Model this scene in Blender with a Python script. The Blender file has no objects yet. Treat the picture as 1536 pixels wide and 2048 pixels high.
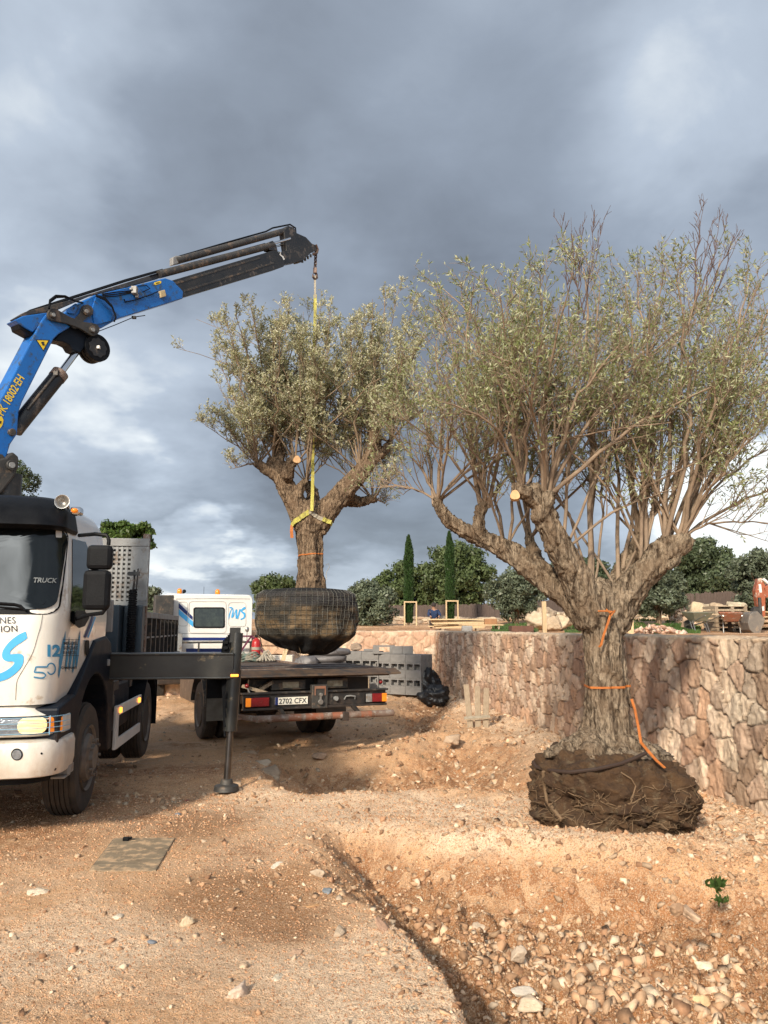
import bpy, bmesh, math, random
import numpy as np
from mathutils import Vector, Matrix
from mathutils.bvhtree import BVHTree

random.seed(7)
rng = np.random.default_rng(11)
S = bpy.context.scene
COL = S.collection
R = math.radians

# ------------------------------------------------------------------ camera
F_PX, CAM_Z, PITCH = 1539.0, 1.75, math.atan(231 / 1539)
cd = bpy.data.cameras.new('camera'); cam = bpy.data.objects.new('camera', cd); COL.objects.link(cam)
cam.location = (0, 0, CAM_Z); cam.rotation_euler = (R(90) + PITCH, 0, 0)
cd.sensor_fit = 'VERTICAL'; cd.sensor_height = 24.0; cd.lens = 24.0 * F_PX / 2048
cd.clip_start = 0.05; cd.clip_end = 5000
S.camera = cam
S.view_settings.view_transform = 'Standard'; S.view_settings.look = 'None'
S.view_settings.exposure = 0.42; S.view_settings.gamma = 1.0

def ray(u, v):
    a, b = (u - 768) / F_PX, (1024 - v) / F_PX
    return Vector((a, math.cos(PITCH) - math.sin(PITCH) * b, math.sin(PITCH) + math.cos(PITCH) * b))
def P(u, v, D):
    r = ray(u, v); return Vector((0, 0, CAM_Z)) + r * (D / r.y)
def G(u, v, z=0.0):
    r = ray(u, v); return Vector((0, 0, CAM_Z)) + r * ((z - CAM_Z) / r.z)

# ------------------------------------------------------------------ sun and sky
SUN_EL, SUN_AZ = R(28), math.atan2(-0.40, -0.91)       # direction towards the sun, behind and left of the camera
sdir = Vector((math.sin(SUN_AZ) * math.cos(SUN_EL), math.cos(SUN_AZ) * math.cos(SUN_EL), math.sin(SUN_EL)))
sl = bpy.data.lights.new('sun', 'SUN'); so = bpy.data.objects.new('sun', sl); COL.objects.link(so)
sl.energy = 4.0; sl.angle = R(5.0); sl.color = (1.0, 0.86, 0.68)
so.rotation_euler = sdir.to_track_quat('Z', 'Y').to_euler()

W = bpy.data.worlds.new('World'); S.world = W; W.use_nodes = True
nt = W.node_tree; nt.nodes.clear()
class N:
    """small wrapper for wiring nodes"""
    def __init__(s, tree): s.t = tree
    def n(s, typ, **kw):
        nd = s.t.nodes.new(typ)
        for k, v in kw.items():
            if k.startswith('i_'):
                key = k[2:]; key = int(key) if key.isdigit() else key.replace('_', ' ')
                if hasattr(v, 'is_output') or isinstance(v, bpy.types.NodeSocket): s.t.links.new(v, nd.inputs[key])
                else: nd.inputs[key].default_value = v
            else: setattr(nd, k, v)
        return nd
    def m(s, op, a, b=0.0, c=0.0, clamp=False):
        nd = s.t.nodes.new('ShaderNodeMath'); nd.operation = op; nd.use_clamp = clamp
        for i, x in enumerate((a, b, c)):
            if isinstance(x, bpy.types.NodeSocket): s.t.links.new(x, nd.inputs[i])
            else: nd.inputs[i].default_value = x
        return nd.outputs[0]
    def vm(s, op, a, b=(0, 0, 0), out=0):
        nd = s.t.nodes.new('ShaderNodeVectorMath'); nd.operation = op
        for i, x in enumerate((a, b)):
            if isinstance(x, bpy.types.NodeSocket): s.t.links.new(x, nd.inputs[i])
            else: nd.inputs[i].default_value = x
        return nd.outputs[out]
    def wob(s, co, src, scale, amt):
        v = s.vm('SCALE', s.vm('SUBTRACT', s.noise(src, scale, 3, .5, out='Color'), (.5, .5, .5)))
        v.node.inputs['Scale'].default_value = amt
        return s.vm('ADD', co, v)
    def noise(s, vec, scale, detail=4, rough=0.55, dist=0.0, out='Fac'):
        nd = s.n('ShaderNodeTexNoise', i_Scale=scale, i_Detail=detail, i_Roughness=rough, i_Distortion=dist)
        if vec is not None: s.t.links.new(vec, nd.inputs['Vector'])
        return nd.outputs[out]
    def ramp(s, fac, stops, interp='LINEAR'):
        nd = s.t.nodes.new('ShaderNodeValToRGB'); cr = nd.color_ramp; cr.interpolation = interp
        while len(cr.elements) < len(stops): cr.elements.new(0.5)
        for e, (p, c) in zip(cr.elements, stops):
            e.position = p; e.color = (*c, 1) if len(c) == 3 else c
        s.t.links.new(fac, nd.inputs[0]); return nd.outputs[0]
    def mix(s, fac, a, b, mode='MIX'):
        nd = s.t.nodes.new('ShaderNodeMix'); nd.data_type = 'RGBA'; nd.blend_type = mode
        for i, x in ((0, fac), (6, a), (7, b)):
            if isinstance(x, bpy.types.NodeSocket): s.t.links.new(x, nd.inputs[i])
            elif i == 0: nd.inputs[0].default_value = x
            else: nd.inputs[i].default_value = (*x, 1) if len(x) == 3 else x
        return nd.outputs[2]
w = N(nt)
tc = w.n('ShaderNodeTexCoord').outputs['Generated']
dirn = w.vm('NORMALIZE', tc)
sky = w.n('ShaderNodeTexSky', sky_type='NISHITA', sun_disc=False)
sky.sun_elevation = SUN_EL; sky.sun_rotation = SUN_AZ
sep = w.n('ShaderNodeSeparateXYZ', i_Vector=dirn)
# clouds laid out on a flat layer: divide by height so they bunch up towards the horizon
hz = w.m('ADD', w.m('MAXIMUM', sep.outputs[2], 0.0), 0.30)
flat = w.n('ShaderNodeCombineXYZ', i_0=w.m('DIVIDE', sep.outputs[0], hz), i_1=w.m('DIVIDE', sep.outputs[1], hz), i_2=0.3).outputs[0]
n1 = w.noise(flat, 1.6, 8, 0.5, 0.25)
n2 = w.noise(flat, 4.3, 9, 0.56, 0.4)
n3 = w.noise(flat, 0.7, 3, 0.5)
wob = w.vm('SCALE', w.vm('SUBTRACT', w.noise(flat, 2.1, 5, 0.55, out='Color'), (0.5, 0.5, 0.5)))
wob.node.inputs['Scale'].default_value = 0.42
dw = w.vm('NORMALIZE', w.vm('ADD', dirn, wob))
lum = w.m('ADD', w.m('MULTIPLY', w.m('SUBTRACT', n1, 0.5), 0.62), w.m('MULTIPLY', w.m('SUBTRACT', n2, 0.5), 0.30))
lum = w.m('ADD', lum, 0.545)
for (u, v, rad, st) in ((0, 30, .16, .17), (250, 60, .14, .06), (380, 260, .2, -.02), (700, 130, .2, -.04), (1000, 60, .16, .05), (1090, 330, .26, -.12), (700, 400, .2, -.06),
                        (1510, 60, .12, .17), (1400, 300, .12, .10), (0, 540, .17, .18), (330, 430, .14, -.05), (170, 330, .16, -.03),
                        (560, 590, .11, .13), (330, 760, .14, .12), (60, 800, .12, .10), (820, 900, .20, -.10), (470, 1000, .12, -.13), (1000, 700, .2, .02),
                        (700, 1050, .10, -.10), (170, 960, .10, -.06), (980, 1050, .1, -.08), (300, 1130, .055, .30), (440, 1165, .05, .22), (120, 1120, .06, .2),
                        (700, 1160, .045, .14), (1500, 1080, .075, .55), (1350, 1010, .10, .16), (1430, 880, .12, -.04), (1080, 1090, .1, -.03)):
    d = ray(u, v).normalized()
    dt = w.vm('DOT_PRODUCT', dw, tuple(d), out=1)
    k = math.cos(rad * 1.5)
    mr = w.n('ShaderNodeMapRange', interpolation_type='SMOOTHSTEP', i_0=dt, i_1=k, i_2=1.0, i_3=0.0, i_4=st)
    lum = w.m('ADD', lum, mr.outputs[0])
# a bright break in the clouds behind the camera, which the windscreen mirrors
brk = w.n('ShaderNodeMapRange', interpolation_type='SMOOTHSTEP', i_0=w.vm('DOT_PRODUCT', dw, tuple(Vector((-.03, -.89, .45)).normalized()), out=1), i_1=.935, i_2=.99, i_3=0.0, i_4=.8)
lum = w.m('ADD', lum, brk.outputs[0])
hzb = w.n('ShaderNodeMapRange', interpolation_type='SMOOTHSTEP', i_0=sep.outputs[2], i_1=.20, i_2=.02, i_3=0.0, i_4=.17)
lum = w.m('ADD', lum, hzb.outputs[0])
cloud = w.ramp(lum, [(0.0, (.090, .100, .122)), (0.30, (.150, .172, .208)), (0.52, (.232, .270, .328)), (0.75, (.375, .430, .505)), (1.0, (.80, .83, .82))])
bgc = w.n('ShaderNodeBackground', i_Color=cloud, i_Strength=w.m('ADD', 1.08, w.m('MULTIPLY', w.m('MULTIPLY', brk.outputs[0], brk.outputs[0]), w.m('MULTIPLY', n2, 18.0))))
bgs = w.n('ShaderNodeBackground', i_Color=sky.outputs[0], i_Strength=0.10)
cov = w.m('MULTIPLY', n3, 0.14)
ms = w.n('ShaderNodeMixShader', i_0=cov); nt.links.new(bgc.outputs[0], ms.inputs[1]); nt.links.new(bgs.outputs[0], ms.inputs[2])
wo = w.n('ShaderNodeOutputWorld', i_Surface=ms.outputs[0])

# ------------------------------------------------------------------ materials
def base_mat(name):
    m = bpy.data.materials.new(name); m.use_nodes = True; m.node_tree.nodes.clear()
    k = N(m.node_tree)
    b = k.n('ShaderNodeBsdfPrincipled'); o = k.n('ShaderNodeOutputMaterial'); m.node_tree.links.new(b.outputs[0], o.inputs[0])
    return m, k, b
def pm(name, c1, c2=None, scale=6, rough=0.6, metal=0.0, bump=0.0, bscale=None, c3=None, c3amt=0.5, c3scale=3, coat=0.0, emit=None, estr=0, spec=0.5, stretch=None, rvar=0.12):
    """paint, metal, wood and the like: two tones by noise, optional third colour in sharp edged patches (rust, dirt)"""
    m, k, b = base_mat(name)
    obj_c = k.n('ShaderNodeTexCoord').outputs['Object']
    if stretch: obj_c = k.vm('MULTIPLY', obj_c, stretch)
    nz = k.noise(obj_c, scale, 6, 0.6)
    c2 = c2 or tuple(x * 0.72 for x in c1)
    col = k.mix(k.ramp(nz, [(0.35, (0, 0, 0)), (0.68, (1, 1, 1))]), c1, c2)
    if c3:
        n_3 = k.noise(obj_c, c3scale, 8, 0.68)
        fac = k.ramp(n_3, [(max(0, .62 - .25 * c3amt), (0, 0, 0)), (min(1, .70 - .20 * c3amt), (1, 1, 1))])
        col = k.mix(fac, col, c3)
    m.node_tree.links.new(col, b.inputs['Base Color'])
    m.node_tree.links.new(k.m('ADD', k.m('MULTIPLY', k.m('SUBTRACT', nz, 0.5), rvar * 2), rough, clamp=True), b.inputs['Roughness'])
    b.inputs['Metallic'].default_value = metal; b.inputs['Coat Weight'].default_value = coat
    b.inputs['Specular IOR Level'].default_value = spec
    if emit:
        b.inputs['Emission Color'].default_value = (*emit, 1); b.inputs['Emission Strength'].default_value = estr
    if bump:
        bn = k.n('ShaderNodeBump', i_Height=k.noise(obj_c, bscale or scale * 3, 8, 0.65), i_Strength=min(1.0, bump), i_Distance=0.01 if bump <= 1 else 0.01 * bump)
        m.node_tree.links.new(bn.outputs[0], b.inputs['Normal'])
    return m

M = {}
M['white'] = pm('white_paint', (.76, .75, .70), (.70, .68, .62), 2.5, .32, coat=.5, c3=(.50, .42, .33), c3amt=.10, c3scale=5, bump=.05)
def dusty(m, lo, hi, dust=(.42, .29, .19), amt=.8):
    t = m.node_tree; k = N(t); b = [n_ for n_ in t.nodes if n_.type == 'BSDF_PRINCIPLED'][0]; src = b.inputs['Base Color'].links[0].from_socket
    co = k.n('ShaderNodeTexCoord').outputs['Object']; z = k.n('ShaderNodeSeparateXYZ', i_Vector=co).outputs[2]
    g = k.n('ShaderNodeMapRange', i_0=z, i_1=lo, i_2=hi, i_3=.62, i_4=.0).outputs[0]; n_ = k.noise(k.vm('MULTIPLY', co, (1, 1, .5)), 7, 9, .72)
    f = k.m('MULTIPLY', k.ramp(k.m('ADD', g, k.m('MULTIPLY', k.m('SUBTRACT', n_, .5), .9)), [(.30, (0, 0, 0)), (.85, (1, 1, 1))]), amt)
    t.links.new(k.mix(f, src, dust), b.inputs['Base Color']); return m
dusty(M['white'], .45, 1.9)
M['whiteb'] = pm('white_paint_dull', (.80, .79, .75), (.72, .70, .66), 2, .4, coat=.2)
M['black'] = pm('black_plastic', (.004, .0045, .006), (.008, .009, .011), 8, .5, bump=.2, bscale=60, spec=.14)
M['blackp'] = pm('black_paint', (.011, .012, .014), (.028, .027, .026), 4, .45, bump=.15, c3=(.11, .09, .075), c3amt=.22, c3scale=6)
M['navy'] = pm('navy_plastic', (.005, .009, .017), (.010, .014, .022), 5, .5, bump=.2, spec=.18)
dusty(M['navy'], .3, 1.6, (.16, .11, .075), .7); dusty(M['blackp'], .3, 1.7, (.15, .10, .07), .6)
M['blue'] = pm('blue_crane_paint', (.007, .135, .47), (.006, .105, .39), 3, .40, coat=.25, c3=(.035, .06, .10), c3amt=.34, c3scale=9, bump=.15)
M['dgrey'] = pm('dark_grey_steel', (.028, .028, .029), (.060, .056, .050), 6, .55, metal=.1, bump=.3, c3=(.14, .10, .07), c3amt=.35, c3scale=8)
M['beam'] = pm('oily_beam', (.018, .020, .021), (.036, .036, .032), 3, .32, bump=.25, c3=(.22, .17, .10), c3amt=.05, c3scale=4)
M['grey'] = pm('grey_paint', (.27, .28, .28), (.20, .20, .20), 4, .55, c3=(.16, .12, .09), c3amt=.3, c3scale=6, bump=.2)
M['rust'] = pm('rusty_steel', (.15, .075, .045), (.24, .19, .16), 5, .7, metal=.2, c3=(.30, .27, .24), c3amt=.45, c3scale=9, bump=.5)
M['rusto'] = pm('rust_orange_paint', (.28, .09, .045), (.20, .12, .08), 5, .6, c3=(.35, .3, .26), c3amt=.3, c3scale=7, bump=.3)
M['bed'] = pm('worn_bed_steel', (.055, .033, .022), (.11, .072, .045), 4, .75, c3=(.035, .03, .028), c3amt=.5, c3scale=5, bump=.5)
M['rod'] = pm('oily_rod', (.16, .15, .145), (.09, .085, .08), 8, .22, metal=.9)
M['chrome'] = pm('chrome_rod', (.75, .75, .76), (.6, .6, .6), 6, .12, metal=1.0, rvar=.05)
M['steel'] = pm('bright_steel', (.45, .44, .42), (.3, .29, .27), 8, .4, metal=.8)
M['tyre'] = pm('tyre_rubber', (.030, .028, .026), (.075, .060, .047), 5, .8, bump=.4, bscale=30)
M['rim'] = pm('dusty_rim', (.20, .18, .155), (.12, .10, .085), 6, .6, metal=.2, bump=.2, c3=(.24, .17, .11), c3amt=.25, c3scale=8)
M['glass'] = pm('dark_glass', (.004, .006, .007), (.006, .008, .009), 3, .03, spec=.5, rvar=.01)
M['glassb'] = pm('cab_glass', (.030, .040, .042), (.05, .065, .06), 9, .07, spec=.7, rvar=.02)
M['lens'] = pm('headlamp_lens', (.34, .36, .38), (.22, .24, .26), 22, .08, metal=.6, bump=.6, bscale=50, rvar=.03)
M['lamp'] = pm('headlamp_lit', (.85, .66, .32), (.9, .75, .45), 22, .12, emit=(1.0, .62, .22), estr=.55, bump=.4, bscale=60)
M['amber'] = pm('amber_lens', (.75, .22, .02), (.6, .15, .01), 10, .2, emit=(1.0, .30, .03), estr=.25)
M['amberl'] = pm('amber_lit', (.9, .3, .03), None, 10, .2, emit=(1.0, .32, .04), estr=2.2)
M['redl'] = pm('red_lens', (.22, .014, .018), (.14, .01, .012), 20, .25, bump=.3)
M['redp'] = pm('red_paint', (.42, .02, .02), (.32, .015, .015), 5, .35)
M['guard'] = pm('guard_bar', (.22, .42, .58), None, 5, .4)
M['lblue'] = pm('light_blue_vinyl', (.07, .42, .80), (.06, .38, .74), 3, .45)
M['mblue'] = pm('mid_blue_vinyl', (.05, .27, .48), (.04, .22, .40), 3, .45)
M['dblue'] = pm('dark_blue_vinyl', (.012, .03, .16), (.01, .025, .12), 3, .45)
M['ink'] = pm('dark_ink', (.02, .025, .035), None, 3, .5)
M['yellowv'] = pm('yellow_vinyl', (.85, .62, .03), (.75, .52, .03), 4, .45)
M['plate'] = pm('plate_white', (.85, .82, .72), (.75, .71, .6), 6, .45)
M['mark'] = pm('white_mark', (.75, .75, .72), None, 6, .5)
M['yellow'] = pm('yellow_webbing', (.50, .46, .10), (.38, .34, .08), 20, .75, bump=.5, bscale=120, c3=(.30, .27, .10), c3amt=.3, c3scale=6)
M['orange'] = pm('orange_webbing', (.46, .145, .025), (.34, .10, .02), 20, .7, bump=.4, bscale=120)
M['greyweb'] = pm('worn_webbing', (.36, .33, .27), (.25, .22, .17), 20, .8)
M['chain'] = pm('chain_rust', (.10, .055, .04), (.16, .12, .10), 20, .55, metal=.5)
M['wood'] = pm('pale_timber', (.62, .47, .29), (.50, .36, .20), 5, .75, stretch=(8, 8, 1), bump=.3)
M['woodg'] = pm('weathered_timber', (.36, .29, .21), (.26, .20, .14), 6, .85, stretch=(9, 9, 1.2), bump=.5, bscale=20)
M['concrete'] = pm('grey_concrete', (.235, .23, .225), (.19, .185, .18), 9, .9, bump=.5, bscale=60)
M['bag'] = pm('grey_sack', (.16, .155, .16), (.11, .105, .11), 5, .5, bump=.8, bscale=9)
M['bplastic'] = pm('black_sheet', (.010, .010, .012), (.02, .02, .022), 5, .35, bump=1.5, bscale=9)
M['plank'] = pm('access_cover', (.22, .175, .12), (.155, .12, .08), 6, .85, bump=.4, bscale=40, c3=(.42, .30, .19), c3amt=.5, c3scale=9)
M['bluegrey'] = pm('blue_grey_stone', (.20, .23, .27), (.15, .16, .18), 9, .7)
M['green'] = pm('barrow_green', (.16, .18, .13), (.25, .22, .16), 8, .6)
M['skin'] = pm('skin', (.42, .24, .16), None, 8, .6)
M['bluecloth'] = pm('blue_cloth', (.015, .035, .10), (.01, .025, .07), 8, .85)
M['darkcloth'] = pm('dark_cloth', (.035, .025, .025), None, 8, .85)
M['purple'] = pm('purple_red_steel', (.16, .03, .07), (.11, .025, .05), 8, .5)

def attr_mat(name, attr, rough=.9, bump=.5, bscale=20, bdist=.02, vary=(.75, 1.25), vscale=8, streak=None, spec=.3, voro=False):
    m, k, b = base_mat(name)
    co = k.n('ShaderNodeTexCoord').outputs['Object']
    if streak: co = k.vm('MULTIPLY', co, streak)
    a = k.n('ShaderNodeAttribute', attribute_name=attr).outputs['Color']
    n_a = k.noise(co, vscale, 8, .7)
    sc = k.ramp(n_a, [(.25, (vary[0],) * 3), (.75, (vary[1],) * 3)])
    m.node_tree.links.new(k.mix(1.0, a, sc, 'MULTIPLY'), b.inputs['Base Color'])
    b.inputs['Roughness'].default_value = rough; b.inputs['Specular IOR Level'].default_value = spec
    hgt = k.noise(co, bscale, 10, .7)
    bn = k.n('ShaderNodeBump', i_Height=hgt, i_Strength=bump, i_Distance=bdist)
    m.node_tree.links.new(bn.outputs[0], b.inputs['Normal'])
    return m
M['stonewall'] = attr_mat('wall_stone', 'col', .88, .9, 14, .03, (.62, 1.35), 7, streak=(1, 1, .55))
M['rock'] = attr_mat('loose_rock', 'col', .9, .8, 18, .02, (.75, 1.2), 9)
M['rubble'] = attr_mat('rubble', 'col', .95, .6, 40, .01, (.75, 1.2), 25)

def ground_mat(name):
    m, k, b = base_mat(name)
    co = k.n('ShaderNodeTexCoord').outputs['Object']
    a = k.n('ShaderNodeAttribute', attribute_name='soil').outputs['Color']
    sp = k.n('ShaderNodeSeparateColor', i_0=a)
    red, pale, damp_dark = sp.outputs[0], sp.outputs[1], sp.outputs[2]
    nb = k.noise(co, 1.3, 8, .65); nm = k.noise(co, 7, 8, .7); nf = k.noise(co, 45, 6, .7)
    sand = k.mix(k.ramp(nm, [(.3, (0, 0, 0)), (.7, (1, 1, 1))]), (.78, .475, .27), (.60, .345, .18))
    palec = k.mix(k.ramp(nf, [(.35, (0, 0, 0)), (.65, (1, 1, 1))]), (.84, .60, .41), (.93, .73, .53))
    vb = k.n('ShaderNodeTexVoronoi', i_Scale=11.0); k.t.links.new(k.wob(co, co, 6, .10), vb.inputs['Vector']); vbs = k.n('ShaderNodeSeparateColor', i_0=vb.outputs['Color'])
    brown = k.mix(k.ramp(nm, [(.3, (0, 0, 0)), (.72, (1, 1, 1))]), (.41, .19, .085), (.56, .285, .135))
    brown = k.mix(k.ramp(vbs.outputs[0], [(.1, (.75,) * 3), (.9, (0, 0, 0))]), brown, (.30, .14, .065)); brown = k.mix(k.ramp(vbs.outputs[1], [(.6, (0, 0, 0)), (.95, (.7,) * 3)]), brown, (.72, .47, .28))
    def mask(x, wdt=.22, ns=None):
        return k.ramp(k.m('ADD', k.m('ADD', x, k.m('MULTIPLY', k.m('SUBTRACT', ns if ns is not None else nm, .5), .9)), k.m('MULTIPLY', k.m('SUBTRACT', nb, .5), 1.25)), [(.5 - wdt, (0, 0, 0)), (.5 + wdt, (1, 1, 1))])
    col = k.mix(mask(pale), sand, palec)
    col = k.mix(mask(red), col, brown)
    col = k.mix(k.m('MULTIPLY', mask(damp_dark, .3), .85), col, (.33, .165, .075))
    # grit: small angular chips of pale and dark stone
    vo = k.n('ShaderNodeTexVoronoi', i_Scale=62.0); k.t.links.new(k.wob(co, co, 30, .016), vo.inputs['Vector'])
    vc = k.n('ShaderNodeSeparateColor', i_0=vo.outputs['Color'])
    chip = k.m('MULTIPLY', k.m('GREATER_THAN', vc.outputs[0], .74), k.m('LESS_THAN', vo.outputs['Distance'], .42))
    chip = k.m('MULTIPLY', chip, k.m('SUBTRACT', 1.0, k.m('MULTIPLY', damp_dark, .6)))
    chipc = k.mix(vc.outputs[1], (.82, .67, .50), (.58, .38, .24))
    col = k.mix(k.m('MULTIPLY', chip, .5), col, chipc)
    vo2 = k.n('ShaderNodeTexVoronoi', i_Scale=150.0, i_Vector=co)
    vd = k.n('ShaderNodeSeparateColor', i_0=vo2.outputs['Color'])
    col = k.mix(k.m('MULTIPLY', k.m('GREATER_THAN', vd.outputs[0], .7), .4), col, (.68, .53, .37))
    col = k.mix(k.m('MULTIPLY', k.m('LESS_THAN', vd.outputs[0], .22), .45), col, (.22, .12, .06))
    m.node_tree.links.new(col, b.inputs['Base Color'])
    b.inputs['Roughness'].default_value = .95; b.inputs['Specular IOR Level'].default_value = .2
    h = k.m('ADD', k.m('MULTIPLY', nf, .8), k.m('ADD', k.m('MULTIPLY', k.m('MULTIPLY', chip, k.m('SUBTRACT', .5, vo.outputs['Distance'])), 1.2), k.m('MULTIPLY', k.noise(co, 14, 8, .7), 1.6)))
    h = k.m('ADD', h, k.m('MULTIPLY', vo2.outputs['Distance'], .35))
    bn = k.n('ShaderNodeBump', i_Height=h, i_Strength=1.0, i_Distance=.018)
    m.node_tree.links.new(bn.outputs[0], b.inputs['Normal'])
    return m
M['ground'] = ground_mat('stony_earth')

def bark_mat(name, c1, c2, c3, streak=(1, 1, .22), scale=26):
    m, k, b = base_mat(name)
    co0 = k.n('ShaderNodeTexCoord').outputs['Object']
    co = k.vm('MULTIPLY', co0, streak)
    n_a = k.noise(co, scale, 9, .68, .5); n_b = k.noise(co0, 5, 5, .6)
    vo = k.n('ShaderNodeTexVoronoi', i_Scale=scale * 1.5); k.t.links.new(k.wob(co, co0, 9, .06), vo.inputs['Vector'])
    col = k.mix(k.ramp(n_a, [(.40, (0, 0, 0)), (.60, (1, 1, 1))]), c2, c1)
    col = k.mix(k.ramp(n_b, [(.45, (0, 0, 0)), (.65, (.75,) * 3)]), col, c3)
    m.node_tree.links.new(col, b.inputs['Base Color'])
    b.inputs['Roughness'].default_value = .92; b.inputs['Specular IOR Level'].default_value = .15
    h = k.m('ADD', n_a, k.m('MULTIPLY', vo.outputs['Distance'], .55))
    bn = k.n('ShaderNodeBump', i_Height=h, i_Strength=1.0, i_Distance=.035)
    m.node_tree.links.new(bn.outputs[0], b.inputs['Normal'])
    return m
M['bark'] = bark_mat('olive_bark', (.34, .27, .195), (.045, .031, .021), (.19, .135, .09))
M['barkw'] = bark_mat('olive_bark_warm', (.29, .21, .14), (.045, .030, .020), (.17, .115, .075))
M['shoot'] = pm('young_bark', (.29, .215, .15), (.19, .14, .10), 9, .85, bump=.4, bscale=40)
M['shootw'] = pm('young_bark_warm', (.26, .19, .125), (.17, .12, .08), 9, .85)
M['cutwood'] = pm('fresh_cut_wood', (.62, .40, .21), (.50, .30, .15), 20, .8)
M['soilball'] = pm('dark_soil', (.048, .024, .011), (.10, .055, .025), 7, .95, bump=3.5, bscale=30, c3=(.12, .085, .05), c3amt=.3, c3scale=10)
M['root'] = pm('root_fibre', (.20, .13, .075), (.12, .08, .045), 12, .9)
M['straw'] = pm('fibrous_base', (.25, .20, .145), (.10, .07, .047), 22, .95, bump=2.0, bscale=45, stretch=(1, 1, .35))

def leaf_mat(name, top, under, var=.35, trans=.25, rough=.45):
    m, k, b = base_mat(name)
    a = k.n('ShaderNodeAttribute', attribute_name='rnd').outputs['Fac']
    bf = k.n('ShaderNodeNewGeometry').outputs['Backfacing']
    t2 = tuple(min(1, x * (1 + var * 1.6)) for x in top); t1 = tuple(x * (1 - var) for x in top)
    ct = k.mix(a, t1, t2)
    col = k.mix(bf, ct, k.mix(a, tuple(x * .8 for x in under), under))
    m.node_tree.links.new(col, b.inputs['Base Color'])
    b.inputs['Roughness'].default_value = rough; b.inputs['Specular IOR Level'].default_value = .35
    tr = k.n('ShaderNodeBsdfTranslucent'); k.t.links.new(k.mix(.5, col, (.25, .32, .06)), tr.inputs[0])
    mx = k.n('ShaderNodeMixShader', i_0=trans); k.t.links.new(b.outputs[0], mx.inputs[1]); k.t.links.new(tr.outputs[0], mx.inputs[2])
    out = [n_ for n_ in k.t.nodes if n_.type == 'OUTPUT_MATERIAL'][0]; k.t.links.new(mx.outputs[0], out.inputs[0])
    return m
M['leafR'] = leaf_mat('olive_leaf', (.21, .245, .10), (.50, .52, .33), trans=.32)
M['leafB'] = leaf_mat('olive_leaf_silver', (.35, .35, .20), (.66, .64, .46), trans=.32)
M['leafolive'] = leaf_mat('grey_olive_foliage', (.092, .112, .072), (.13, .15, .10), trans=.1)
M['leafgreen'] = leaf_mat('green_foliage', (.072, .098, .038), (.085, .115, .05), trans=.15)
M['leafpine'] = leaf_mat('pine_foliage', (.055, .095, .018), (.065, .105, .025), trans=.1)
M['leafdark'] = leaf_mat('dark_oak_foliage', (.062, .082, .042), (.075, .10, .055), trans=.1)
M['leafcyp'] = leaf_mat('cypress_foliage', (.022, .050, .013), (.025, .052, .015), trans=.1)
M['leafnear'] = leaf_mat('olive_leaf_dark', (.05, .07, .03), (.10, .12, .08), trans=.15)
M['grass'] = leaf_mat('grass_blades', (.055, .105, .028), (.055, .105, .028), trans=.3)
M['fence'] = pm('heather_fence', (.125, .092, .078), (.075, .055, .047), 5, .95, stretch=(14, 14, .7), bump=1.5, bscale=8)

# ------------------------------------------------------------------ numpy noise
def _h(ix, iy, iz, seed):
    h = (ix.astype(np.uint32) * np.uint32(374761393) + iy.astype(np.uint32) * np.uint32(668265263) + iz.astype(np.uint32) * np.uint32(2246822519) + np.uint32(seed * 3266489917 & 0xffffffff))
    h = (h ^ (h >> np.uint32(13))) * np.uint32(1274126177)
    h = (h ^ (h >> np.uint32(16))) * np.uint32(2654435769)
    return (h ^ (h >> np.uint32(15))).astype(np.float64) / 4294967295.0
def vnoise(p, seed=0):
    i = np.floor(p).astype(np.int64); f = p - i; f = f * f * f * (f * (f * 6 - 15) + 10)
    r = 0
    for dx in (0, 1):
        for dy in (0, 1):
            for dz in (0, 1):
                wgt = (f[:, 0] if dx else 1 - f[:, 0]) * (f[:, 1] if dy else 1 - f[:, 1]) * (f[:, 2] if dz else 1 - f[:, 2])
                r = r + wgt * _h(i[:, 0] + dx, i[:, 1] + dy, i[:, 2] + dz, seed)
    return r * 2 - 1
def fbm(p, sc, oct=4, seed=0, gain=.5, ridged=False):
    p = np.asarray(p, float) * sc; a, r, t = 1.0, 0, 0
    for o in range(oct):
        v = vnoise(p + 17.3 * o, seed + o)
        if ridged: v = 1 - 2 * np.abs(v)
        r = r + a * v; t += a; a *= gain; p = p * 2.03
    return r / t
def sstep(a, b, x):
    t = np.clip((np.asarray(x, float) - a) / (b - a), 0, 1); return t * t * (3 - 2 * t)
def p3(x, y, z=0.0): return np.stack([x, y, np.full_like(x, z) if np.isscalar(z) else z], 1)
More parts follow.
